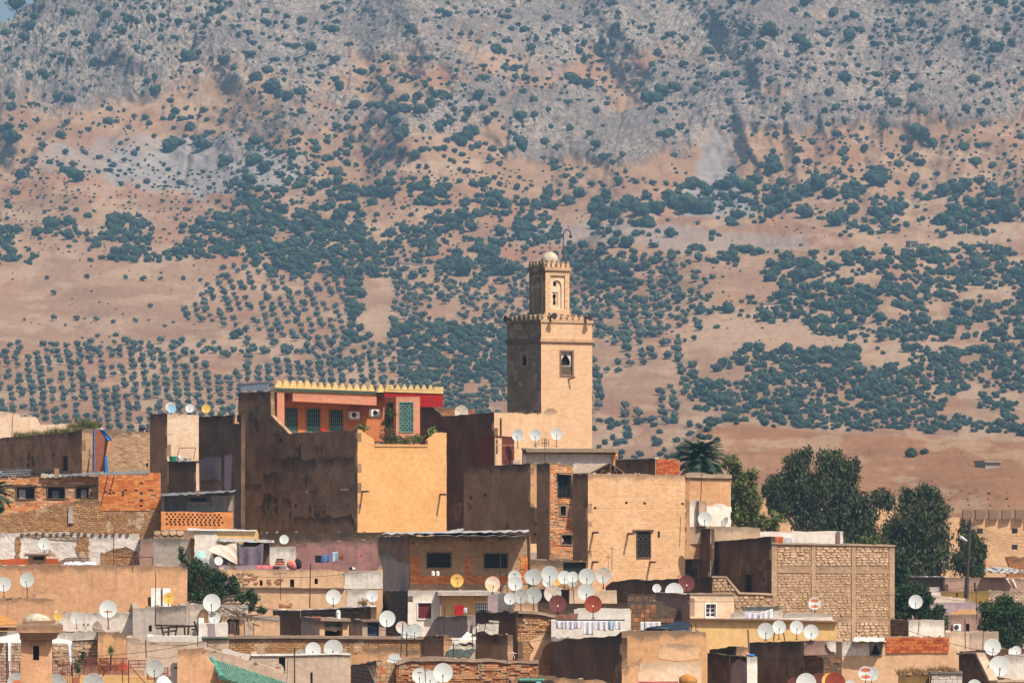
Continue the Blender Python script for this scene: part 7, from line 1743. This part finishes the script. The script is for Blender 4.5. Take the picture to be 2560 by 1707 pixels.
fr(960, 1300, 3.852)
# the dish cluster
CL = 246
for (x, y, r, c_, yb_, D_, lab) in (
    (703, 582, 62, 'dish_yellow', 670, 255, 'yellow dish with black lettering, left of the orange tinted dish'),
    (1046, 614, 72, 'dish_orange', 715, 252, 'orange and grey tinted dish left of the white cluster'),
    (1258, 545, 61, 'dish_clean', 690, 249, 'white dish with small print, upper left of the cluster'),
    (1264, 608, 69, 'dish_clean', 700, 248, 'bright white dish overlapping the printed dish at the cluster left'),
    (1418, 548, 68, 'dish_grey', 640, 249.5, 'grey white dish tucked behind the tall one in the upper row'),
    (1442, 546, 77, 'dish_white', 640, 248.5, 'pale grey dish in the upper row left of the highest dish'),
    (1594, 518, 78, 'dish_white', 660, 247, 'highest white dish in the middle of the cluster'),
    (1580, 590, 55, 'dish_clean', 660, 249, 'white dish peeping out below the highest dish'),
    (1668, 580, 48, 'dish_yellow', 650, 249.5, 'pale yellow dish hidden behind the white ones in the cluster'),
    (1737, 550, 63, 'dish_clean', 655, 248, 'white dish right of the highest dish'),
    (1815, 592, 50, 'dish_grey', 650, 248.6, 'grey white dish behind the smallest upper dish'),
    (1816, 545, 51, 'dish_clean', 600, 246.5, 'smallest white dish of the upper row on a tall mast'),
    (1962, 540, 74, 'dish_grey', 640, 248.8, 'grey dish doubled behind the right upper dish'),
    (1950, 542, 76, 'dish_white', 640, 248, 'large pale dish in the upper row right of the small one'),
    (2113, 531, 77, 'dish_rust', 665, 247, 'white dish with faint rust band, rightmost of the upper row'),
    (1212, 754, 56, 'dish_clean', 875, 243, 'small white dish, leftmost of the lower row'),
    (1318, 732, 68, 'dish_grey', 875, 242.5, 'grey streaked dish second in the lower row'),
    (1440, 723, 78, 'dish_grey', 870, 243.5, 'pale grey dish third in the lower row'),
    (1624, 706, 82, 'dish_rust', 850, 243, 'white dish with rust spots behind the dark red dish'),
    (1946, 692, 81, 'dish_white', 800, 244, 'pale dish just above the bright red dish'),
    (1671, 803, 82, 'dish_red_dark', 905, 241, 'dark maroon dish at the bottom of the cluster'),
    (2014, 806, 82, 'dish_red', 955, 241, 'rust red dish above the white courtyard')):
    dish(x, y, r, D_, lab, c_, yb=yb_, yaw=rj.uniform(-8, 8), tilt=rj.uniform(7, 12), group='satellite dishes in the crowded middle cluster')
for x, y0, x1_, y1_, lb in ((1120, 300, 1124, 700, 'tall thin mast crossing the right window'), (1172, 480, 1190, 695, 'mast with a tv aerial left of the dish cluster'), (1815, 600, 1835, 850, 'crooked mast below the smallest upper dish')):
    pole(lb, x0 := x, y0, x1_, y1_, 250 if x < 1500 else 246, .035, aerial=(1.4 if x == 1172 else 0))
dish(343, 1495, 72, 211, 'white dish with print, left of the bottom centre group', 'dish_clean', yb=1640)
dish(445, 1520, 75, 212, 'white dish in the middle of the bottom centre group', 'dish_clean', yb=1650)
dish(568, 1468, 92, 210, 'largest white dish of the bottom centre group', 'dish_clean', yb=1640)
dish(100, 1350, 66, 218.5, 'white dish rising behind the rubble wall, bottom left of centre', 'dish_clean', yb=1420)
blobm('cover', 590, 1575, 60, 22, 209, 'orange_tarp', empty('cloth_cover', P(590, 1600, 209), 'orange brown cloth heap at the bottom edge', 'cloth'), 9)
bp2, bp2F, _ = house('dark low parapet with green tile scraps at the bottom centre', 211, 1200, 1225, 2200, 1530, 1900, 'brown_shade' if False else 'tan', th=2, dep=2, jit=.06, top=[(1225, 1545), (1290, 1515), (1480, 1500), (1640, 1500), (1680, 1520), (2050, 1532), (2110, 1545), (2200, 1590)])
m = MB(); 
for i in range(16): m.tube(bp2F.w(*bp2F.uv(1310+i*15, 1528), .05), bp2F.w(*bp2F.uv(1312+i*15, 1540), .25), .05, 5)
o = m.build('tile_scraps', M['tile_edge'], bp2); o['kind'] = 'stuff'
patch(bp2, bp2F, [(1290, 1545), (1600, 1530), (1640, 1560), (1640, 1700), (1290, 1700)], 'brown_shade', .02)
dish(1490, 1585, 35, 209.5, 'small blue white dish cut by the bottom edge below the tile scraps', 'dish_blue', yb=1640)

# ---------------------------------------------------------------- right of centre
fr(1440, 1300, 3.852)
kh, kF2, kL2 = house('long dark walled low house with a sloping stone block end', 263, 285, 1310, 1900, 545, 1300, 'mortar', 'brown_shade', th=22, jit=.04, top=[(1310, 546), (1438, 546), (1500, 620), (1565, 702), (1900, 716)], ltop=[(285, 640), (345, 590), (590, 566), (660, 578), (980, 566), (1310, 543)], parapet=.2)
bricks(kh, kF2, [(1316, 556), (1430, 556), (1495, 630), (1555, 710), (1316, 710)], .34, .19, ST, 'stone', out=.05)
bricks(kh, kF2, [(1500, 730), (1880, 735), (1880, 850), (1500, 850)], .34, .17, ST, 'stone', out=.04, miss=.2)
slab('coping', kF2, [(1305, 538), (1445, 538), (1575, 692), (1900, 706), (1900, 722), (1562, 708), (1436, 554), (1305, 554)], M['concrete'], kh, th=.4, off=.1, jit=.02)
wall('short stained wall of brown bricks left of the pinkish house', 252, [(496, 718), (770, 716), (772, 800), (496, 800)], 'blockwork_red', 3)
bwl, bwF = wall('brown wall of large rough blocks beside the white courtyard', 247, [(500, 790), (640, 775), (800, 785), (1130, 940), (1130, 1400), (500, 1400)], 'mortar_dark', 3, jit=.05)
bricks(bwl, bwF, [(524, 810), (768, 810), (768, 1065), (524, 1065)], .235, .24, ['block_brown', 'block_brown2', 'block_brown', 'brick_salmon3'], 'block', out=.05, miss=.05, wv=.25)
bricks(bwl, bwF, [(770, 945), (1090, 945), (1090, 1000), (770, 1000)], .235, .24, ['block_brown', 'block_brown2'], 'block', out=.05, wv=.25)
lh, lF2, lL2 = house('cream house with a white six pane window and a shaded pinkish side', 246, 768, 1096, 1522, 710, 1300, 'cream', 'mauve_brown', th=20, jit=.03, wins=[(1250, 806, 1346, 930, 'panes', 'white_paint')])
slab('coping', lF2, [(1090, 704), (1522, 706), (1522, 716), (1090, 714)], M['concrete'], lh, th=.4, off=.05, jit=.02)
nh, nF, _ = house('long bright yellow house with a brown roof ledge', 241, 1092, 1100, 2514, 956, 1700, 'yellow_pale', th=2, dep=5, jit=.01, top=[(1100, 950), (1800, 956), (2514, 975)])
slab('ledge', nF, [(1096, 942), (1800, 950), (2518, 968), (2518, 982), (1800, 964), (1096, 956)], M['ochre_low'] if False else M['tan'], nh, th=.5, off=.2, jit=.01)
wl2, wl2F = wall('low white wall with lilac washing above the yellow house', 244, [(1500, 900), (1560, 878), (1990, 870), (2000, 950), (2470, 930), (2470, 990), (1500, 990)], 'white', 2)
laundry('row of lilac and white towels hung on the low white wall', [(1622, 888), (1770, 890), (1768, 948), (1622, 948)], 'lilac_cloth', 243.2)
laundry('pale sheet swept to one side above the yellow house', [(1772, 886), (1898, 852), (1896, 948), (1772, 950)], 'white_cloth', 243.1)
dkc = empty('canopy', P(1800, 880, 245), 'dark sagging sheet canopy above the lilac washing', 'canopy'); sheet('sheet', None, None, 0, [(1600, 832, 248), (1950, 828, 248), (1970, 850, 244.5), (1610, 880, 244.5)], 'brown_blanket' if False else 'dark_net', dkc, wav=.06)
for a in ((1612, 845), (1905, 835)): MB().tube(P(a[0], a[1], 244.5), P(a[0], 950, 244.5), .035, 5).build('post', M['wood'], dkc)
dish(778, 655, 42, 258, 'small white dish on the brown wall, left of the half dome one', 'dish_clean', yb=705)
dish(946, 690, 86, 256, 'half hidden wide white dish in front of the maroon one', 'dish_clean', yb=760, tilt=14)
dish(1064, 608, 78, 258, 'maroon dish on the long dark roof', 'dish_red_dark', yb=720)
laundry('white cloth spread over the wall beside the black tarpaulin', [(617, 978), (815, 975), (818, 1062), (614, 1062)], 'white_cloth', 236)
bt = empty('tarpaulin', P(900, 1080, 232), 'black tarpaulin swelling like a tent on the roof', 'tarpaulin')
quadcloth('cloth', [P(780, 1012, 233), P(1155, 972, 233.5), P(1040, 1072, 229.5), P(650, 1066, 230)], 'blue_black', bt, wav=.12, wl=.6)
blobm('cloth_fold', 800, 1045, 140, 28, 230.5, 'blue_black', bt, 12, .6)
for a in ((1155, 972), (1112, 1000)): MB().tube(P(a[0], a[1], 230), P(a[0], 1078, 230), .03, 5).build('post', M['rust'], bt)
tri_slab('blue_cloth', [P(1040, 1060, 229.8), P(1180, 1062, 229.8), P(1175, 1085, 229.4), P(1050, 1085, 229.4)], 'tank_blue', bt)
oh, oF, oL = house('blotched tan house with a rubble side toned dark for shade', 222, -244, 440, 1258, 1072, 1900, 'tan', 'brown_shade', th=20, jit=.05, top=[(440, 1078), (480, 1066), (850, 1064), (1200, 1072), (1250, 1078), (1258, 1120)], ltop=[(-244, 1162), (-40, 1142), (240, 1126), (390, 1108), (410, 1090), (440, 1076)])  # rubble side darkened in colour for its unlit face
if False: patch(oh, oF, [(470, 1110), (700, 1100), (1000, 1130), (1180, 1140), (1180, 1165), (1000, 1185), (800, 1200), (600, 1180), (470, 1190)], 'grey_light', .02, jit=.1)
patch(oh, oF, [(612, 1368), (900, 1358), (1206, 1358), (1202, 1900), (560, 1900), (600, 1480)], 'cream', .02, jit=.06)
patch(oh, oF, [(800, 1200), (1050, 1190), (1190, 1220), (1190, 1340), (1000, 1350), (800, 1330)], 'tan_light', .015, jit=.1)
blobm('cover', 1075, 1545, 95, 65, 217, 'orange_tarp', empty('cloth_cover', P(1075, 1600, 217), 'orange brown cover bulging at the bottom edge', 'cloth'), 13, .8)
rcl = empty('rug', P(780, 1600, 218), 'dark red rug edge lying below the cream patch', 'rug'); MB().pbox(Plane(600, 218.5, 2), 600, 1552, 985, 1640, -.3, 0).build('rug', M['rose_cloth'], rcl)
p1, p1F, _ = house('upper dark shed block with a worn sunlit end', 229, 1285, 1545, 1655, 1222, 1900, 'tan', 'brown_shade', th=20, jit=.06, ltop=[(1285, 1245), (1400, 1228), (1545, 1218)])
p2, p2F, p2L = house('dark shed with a white painted corner strip', 224.5, 1265, 1645, 1745, 1312, 1900, 'white', 'brown_shade', th=18, jit=.04)
patch(p2, p2L, [(1500, 1380), (1600, 1340), (1638, 1360), (1638, 1560), (1490, 1560)], 'lilac', .02)
bwd = empty('roof_clutter', P(1680, 1305, 224), 'blue plastic sheet and rags on the white cornered shed', 'sheet'); blobm('sheet', 1690, 1300, 35, 14, 224, 'blue_cloth', bwd, 14); blobm('rag', 1650, 1290, 25, 16, 224.2, 'plank', bwd, 15)
pole('gnarled stick with a brush top beside the yellow house', 1655, 1050, 1668, 1290, 225, .06, 'brush', 'wooden_post', 'post')
pole('thin pole on the dark shed', 1478, 1290, 1480, 1560, 222, .03)
jh, jF, jL = house('dark earthen house with dishes standing along its roof', 227, 1665, 2190, 2560, 1168, 1900, 'mortar_dark', 'brown', th=24, jit=.03, ltop=[(1665, 1178), (2190, 1160)], top=[(2190, 1160), (2545, 1300), (2560, 1350)] if False else None)
bricks(jh, jF, [(2200, 1310), (2545, 1310), (2545, 1760), (2200, 1760)], .3, .12, ['block_brown2', 'block_brown', 'block_dark'], 'brick', out=.04, miss=.05)  # dark mortar and bricks stand in for the shadow under the bay
slab('bay', Plane(2190, 226, 8), [(2195, 1165), (2500, 1160), (2502, 1290), (2196, 1300)], M['mauve_brown'], jh, th=.8, jit=.03)
slab('bay', Plane(2190, 225.9, 8), [(2410, 1170), (2502, 1160), (2504, 1270), (2450, 1260), (2420, 1220)], M['white'], jh, th=.03, jit=.04)
dish(1826, 1065, 77, 225, 'white dish, leftmost of four on the dark earthen roof', 'dish_white', yb=1165)
dish(1955, 1028, 64, 226, 'white dish on wooden legs, second on the dark earthen roof', 'dish_clean', yb=1150)
dish(2125, 1030, 64, 225.5, 'white dish third along the dark earthen roof', 'dish_clean', yb=1155)
dish(2262, 1075, 70, 226, 'white dish at the right end of the dark earthen roof', 'dish_clean', yb=1170)
for x0, x1_ in ((1912, 1902), (1998, 2012)): pole('rusty wooden %s leg of the second dish stand' % ('left' if x0 < 1950 else 'right'), x0, 1080, x1_, 1160, 226.2, .045, 'rust', 'stand_leg', 'post', group='legs of the second dish stand')
# bottom right
fr(1960, 1300, 3.853)
rh, rF2, _ = house('pale sandy house with a band of bright red bricks along its top', 236, 505, 512, 1690, 1165, 1900, 'tan_light', th=3, dep=5, jit=.03, top=[(512, 1165), (975, 1168), (978, 1122), (1300, 1118), (1325, 1132), (1350, 1118), (1590, 1122), (1600, 1205), (1660, 1235), (1690, 1280)], wins=[(838, 1178, 934, 1292, 'light', 'grey', .3)])
patch(rh, rF2, [(512, 1168), (836, 1172), (832, 1298), (512, 1300)], 'white', .02)
tri_slab('curtain', [rF2.w(*rF2.uv(845, 1290), -.2), rF2.w(*rF2.uv(890, 1190), -.2), rF2.w(*rF2.uv(925, 1290), -.2)], 'black_cloth', rh)
bricks(rh, rF2, [(982, 1128), (1590, 1128), (1590, 1298), (982, 1298)], .37, .165, BR_R+['brick_orange2'], out=.05)
sheet('roof_sheet', None, None, 0, [(672, 1122, 239), (985, 1128, 239), (982, 1165, 235.4), (660, 1162, 235.4)], 'canvas_cream', rh, wav=.02)
wh, whF, whL = house('white topped roof block with a dark brick side', 246, 1024, 1200, 1545, 960, 1400, 'white', 'mortar_dark', th=20, jit=.02)
bricks(wh, whL, [(1030, 968), (1196, 965), (1196, 1110), (1030, 1110)], .5, .2, ['block_brown2', 'block_brown'], 'block', out=.03)
pole('thin rod leaning on the white topped block', 1303, 965, 1290, 1105, 243, .03)
cr, crF, _ = house('long cream roof wall below the feathery tree', 249, 1548, 1555, 2066, 1070, 1600, 'cream', th=2, dep=4, jit=.03, top=[(1555, 1078), (1740, 1085), (1790, 1072), (2066, 1070)])
patch(cr, crF, [(1790, 1080), (2060, 1078), (2060, 1250), (1790, 1250)], 'beige', .02)
pole('dark mast on the cream roof wall', 1742, 945, 1746, 1245, 245, .04); pole('pale tall pole before the cream wall', 1790, 700, 1790, 1245, 246, .025, 'galv'); pole('dark thin pole right of the pale pole', 1920, 1060, 1914, 1260, 244, .03)
dish(1268, 785, 66, 243, 'white dish on a bare mast in front of the round tree', 'dish_clean', yb=960, yaw=-6)
dish(296, 800, 58, 246, 'white dish with two red bands on the stone house front', 'dish_clean', yb=890)
for zc in (.5, -.5): smear([x for x in COL.objects if x.get('label', '').startswith('white dish with two red bands on the stone')][0], .72, .32, zc)
wall('rough white washed ledge under the red banded dish', 247, [(0, 905), (180, 892), (460, 905), (470, 970), (0, 975)], 'white', 2, jit=.06)
dwn, dwF = wall('brown shaded wall behind the two right hand dishes', 240, [(1690, 1262), (1900, 1248), (2120, 1240), (2330, 1235), (2330, 1480), (1690, 1480)], 'brown_mid', -20)
hh_, hF, hL = house('courtyard house with a pale sloping coping over a side wall toned dark for shade', 219, 1684, 1992, 2400, 1540, 1900, 'cream', 'brown_shade', th=8, jit=.02, ltop=[(1684, 1288), (1862, 1288), (1930, 1420), (1992, 1548)], parapet=.3, roof=False)  # side wall coloured dark for the shade beneath the coping
slab('coping', hL, [(1684, 1274), (1872, 1274), (1935, 1400), (2000, 1540), (1985, 1556), (1922, 1420), (1858, 1290), (1684, 1290)], M['concrete'], hh_, th=.45, off=.12, jit=.02)
slab('coping', hF, [(1985, 1538), (2400, 1530), (2400, 1552), (1985, 1560)], M['cream'], hh_, th=.45, off=.1, jit=.02)
wbk, _ = wall('sunlit blotched white wall behind the largest right dish', 228, [(1960, 1400), (2060, 1340), (2140, 1300), (2260, 1290), (2400, 1285), (2400, 1700), (1960, 1700)], 'white', 3, jit=.06)
dish(2008, 1220, 79, 232, 'white dish with a grey print at the right, above the courtyard', 'dish_clean', yb=1340)
dish(2238, 1256, 46, 231, 'small white dish near the right edge', 'dish_clean', yb=1375)
dish(2190, 1280, 45, 233, 'sunlit white dish edge behind the small one at the right edge', 'dish_clean', yb=1370, yaw=50)
dish(2072, 1405, 95, 220, 'largest white dish at the right, above the darkened side wall', 'dish_clean', yb=1500)
dish(1835, 1600, 68, 212, 'white dish top showing at the bottom edge before the darkened side wall', 'dish_clean', yb=1700)
oc, ocF, _ = house('low ochre wall with dry grass along its top', 214, 1100, 1108, 1402, 1485, 1900, 'ochre_low', th=2, jit=.03)
grass('dry brown grass tufts above the ochre wall', 214.2, 1100, 1400, 1492, 1486, 330, 85, 'grass_dry'); grass('dry grass behind the block parapet', 215, 1400, 1660, 1460, 1455, 220, 70, 'grass_dry')
fr(1960, 1300, 3.853)
cm, cmF, _ = house('low parapet of mossy pale concrete blocks at the bottom right', 213, 1406, 1412, 1720, 1462, 1900, 'mortar_dark', th=2, dep=3, jit=.02)
bricks(cm, cmF, [(1416, 1485), (1716, 1485), (1716, 1700), (1416, 1700)], .3, .21, ['cmu_pale', 'cmu_pale2', 'cmu_pale'], 'block', out=.05)
slab('coping', cmF, [(1408, 1458), (1722, 1460), (1722, 1480), (1408, 1480)], M['grey'], cm, th=.4, off=.1, jit=.03)
dish(786, 1472, 68, 213, 'white dish with two dark red bands at the bottom right', 'dish_clean', yb=1640)
for zc in (.5, -.5): smear([x for x in COL.objects if x.get('label', '').startswith('white dish with two dark red bands at')][0], .74, .34, zc)
dish(845, 1478, 66, 214.5, 'pale blue white dish behind the dark red banded one', 'dish_white', yb=1640)
dish(213, 1568, 95, 212, 'big white dish left of the orange and brown pair', 'dish_clean', yb=1740)
dish(440, 1545, 75, 214.5, 'bright orange dish behind the big brown one', 'dish_yellow', yb=1740)
dish(492, 1560, 96, 213, 'big rust brown dish at the bottom edge', 'dish_red', yb=1740)
dish(340, 1560, 90, 216, 'dark brown dish between the big white and orange ones', 'dish_red_dark', yb=1740)
dish(95, 1570, 60, 214, 'maroon dish at the bottom left of the big white one', 'dish_red_dark', yb=1700)
dish(640, 1595, 55, 212, 'low white dish top right of the big rust brown dish', 'dish_clean', yb=1700)
# palm fronds entering at the left edge
fr(0, 940, 3.675)
palm('palm with drooping fronds reaching in at the left edge', 262, -70, 1090, 235, 1700, 40, 9, tilt=(-.9, 1.2))
# farm buildings out on the plain
fr(0, 0, 1)
def farm(label, x, y, w_, h_, mat='white_clean', n=2):
    g_ = ground_at(x, y); D_ = g_[1]-6; rt = empty('farmhouse', tuple(g_), label, 'farmhouse', 'small farm buildings on the plain')
    for i in range(n):
        x0 = x-w_/2+i*w_/n; ww = w_/n*(.96 if i else 1); hh = h_*(1 if i == 0 else .65)
        pl_ = Plane(x0, D_+i*3, 15); a = pl_.uv(x0, y+6); b = pl_.uv(x0+ww, y-hh); MB().box(pl_, a[0], a[1]-2, b[0], b[1], -5, 0).build('wall', M[mat], rt)
        MB().box(pl_, a[0]-.2, b[1], b[0]+.2, b[1]+.35, -5.2, .3).build('roof', M['concrete'], rt)
        for k in range(2): u = a[0]+(b[0]-a[0])*(.25+.4*k); MB().box(pl_, u, b[1]-2.2, u+.9, b[1]-1.0, 0.01, .05).build('window', M['dark'], rt)
farm('white farmhouse among trees right of the minaret', 1935, 772, 52, 13, 'cream'); farm('small white farm building behind the villa', 1020, 925, 60, 12, 'cream', 3)
farm('long pale shed on the tan slope at the far right', 2482, 1166, 38, 10, 'grey_light', 1); farm('ruined white hut on top of the spur hill', 1868, 546, 56, 9, 'cream', 3)
farm('low stone barn left of the minaret top', 1030, 668, 60, 9, 'cream', 2); farm('grey farmhouse among trees on the right slope', 2295, 622, 40, 18, 'grey', 2); farm('isolated hut with walls near the red field', 970, 680, 26, 10, 'cream', 1)

# overhead wires between the roofs
fr(0, 0, 1)
for (a, b, D_, lb) in (((120, 1640), (520, 1600), 208, 'thin wire sagging over the left terrace'), ((560, 1500), (900, 1530), 232, 'thin wire between the bush tree and the rooftop huts'), ((905, 1560), (1200, 1600), 218, 'thin wire across the bottom centre courtyard'),
    ((1110, 1610), (1390, 1590), 218, 'thin wire over the brown walls in the centre'), ((1560, 1480), (1870, 1500), 238, 'thin wire above the cream house with the six pane window'), ((2230, 1560), (2560, 1640), 224, 'thin wire over the right hand courtyard'), ((620, 1440), (960, 1420), 258, 'thin wire before the low ochre house'),
    ((2150, 1490), (2560, 1440), 240, 'long thin wire crossing the yard trees')):
    cable([a, b], D_, r=.012, sag=.25, label=lb, group='thin wires between the roofs')

# loose stones and lumps of mortar along the tops of old earthen walls
RB = MB(); RB2 = MB(); unb = BLK['stone']
for pl_t, tp, wt_, mt_ in TOPS:
    if mt_ in ('orange', 'salmon', 'red', 'minaret', 'merlon', 'white_clean', 'yellow_pale', 'galv_dark') or len(tp) < 2: continue
    for (ua, za), (ub, zb_) in zip(tp, tp[1:]):
        L_ = math.hypot(ub-ua, zb_-za)
        if abs(ub-ua) < .2 or L_ > 40: continue
        for i in range(int(L_*2.2)):
            t = rj.random(); u = ua+(ub-ua)*t; z = za+(zb_-za)*t
            if vn(u*.5+za, 0, 5) < .35: continue
            s_x = rj.uniform(.05, .26); s_z = rj.uniform(.03, .10); o_ = -rj.uniform(.02, wt_-.02); v, f = unb[rj.randrange(5)]
            (RB if rj.random() < .6 else RB2).add([pl_t.w(u+q[0]*s_x, z+q[2]*s_z+s_z*.2, o_+q[1]*.12) for q in v], f)
o = RB.build('roof_rubble', M['stone_d']); tag(o, 'loose brown stones scattered along the wall tops', kind='stuff')
o = RB2.build('roof_rubble', M['stone_b']); tag(o, 'loose sandy lumps scattered along the wall tops', kind='stuff')

# television aerials and small water tanks
fr(0, 0, 1)
for (x, y0, y1_, D_, s_, lb) in ((1012, 1338, 1400, 262, 1.0, 'small tv aerial at the left end of the straw plastered house'), (700, 1430, 1500, 256, .9, 'tv aerial above the low ochre house, left of the tall mast'), (330, 1380, 1430, 254, .8, 'tv aerial on the tan house roof behind the big white dish'),
    (1745, 1385, 1470, 258, 1.0, 'tv aerial on the sloping stone block end'), (2120, 1330, 1370, 282, .9, 'tv aerial on the stone house roof'), (1610, 1500, 1580, 231, 1.1, 'tv aerial beside the black tarpaulin'), (1180, 1560, 1620, 220, .9, 'tv aerial by the rubble corner in the centre'),
    (2440, 1470, 1560, 246, 1.0, 'tv aerial in front of the feathery tree'), (610, 1530, 1590, 232, .9, 'tv aerial above the green tiled roof'), (160, 1200, 1240, 294, .8, 'tv aerial over the salmon brick house'), (1540, 1140, 1180, 288, .8, 'tv aerial right of the gabled roof light')):
    pole(lb, x, y0, x+2, y1_, D_, .03, aerial=s_)
for key_ in ('yellow dish with dark print in front', 'yellow dish with black lettering', 'white dish with small print, upper left', 'small white dish with print above the bush', 'white dish with print, left of the bottom'):
    rt_ = [x for x in COL.objects if x.get('label', '').startswith(key_)][0]
    smear(rt_, .36, .05, .46, 'iron'); smear(rt_, .16, .035, .30, 'iron')
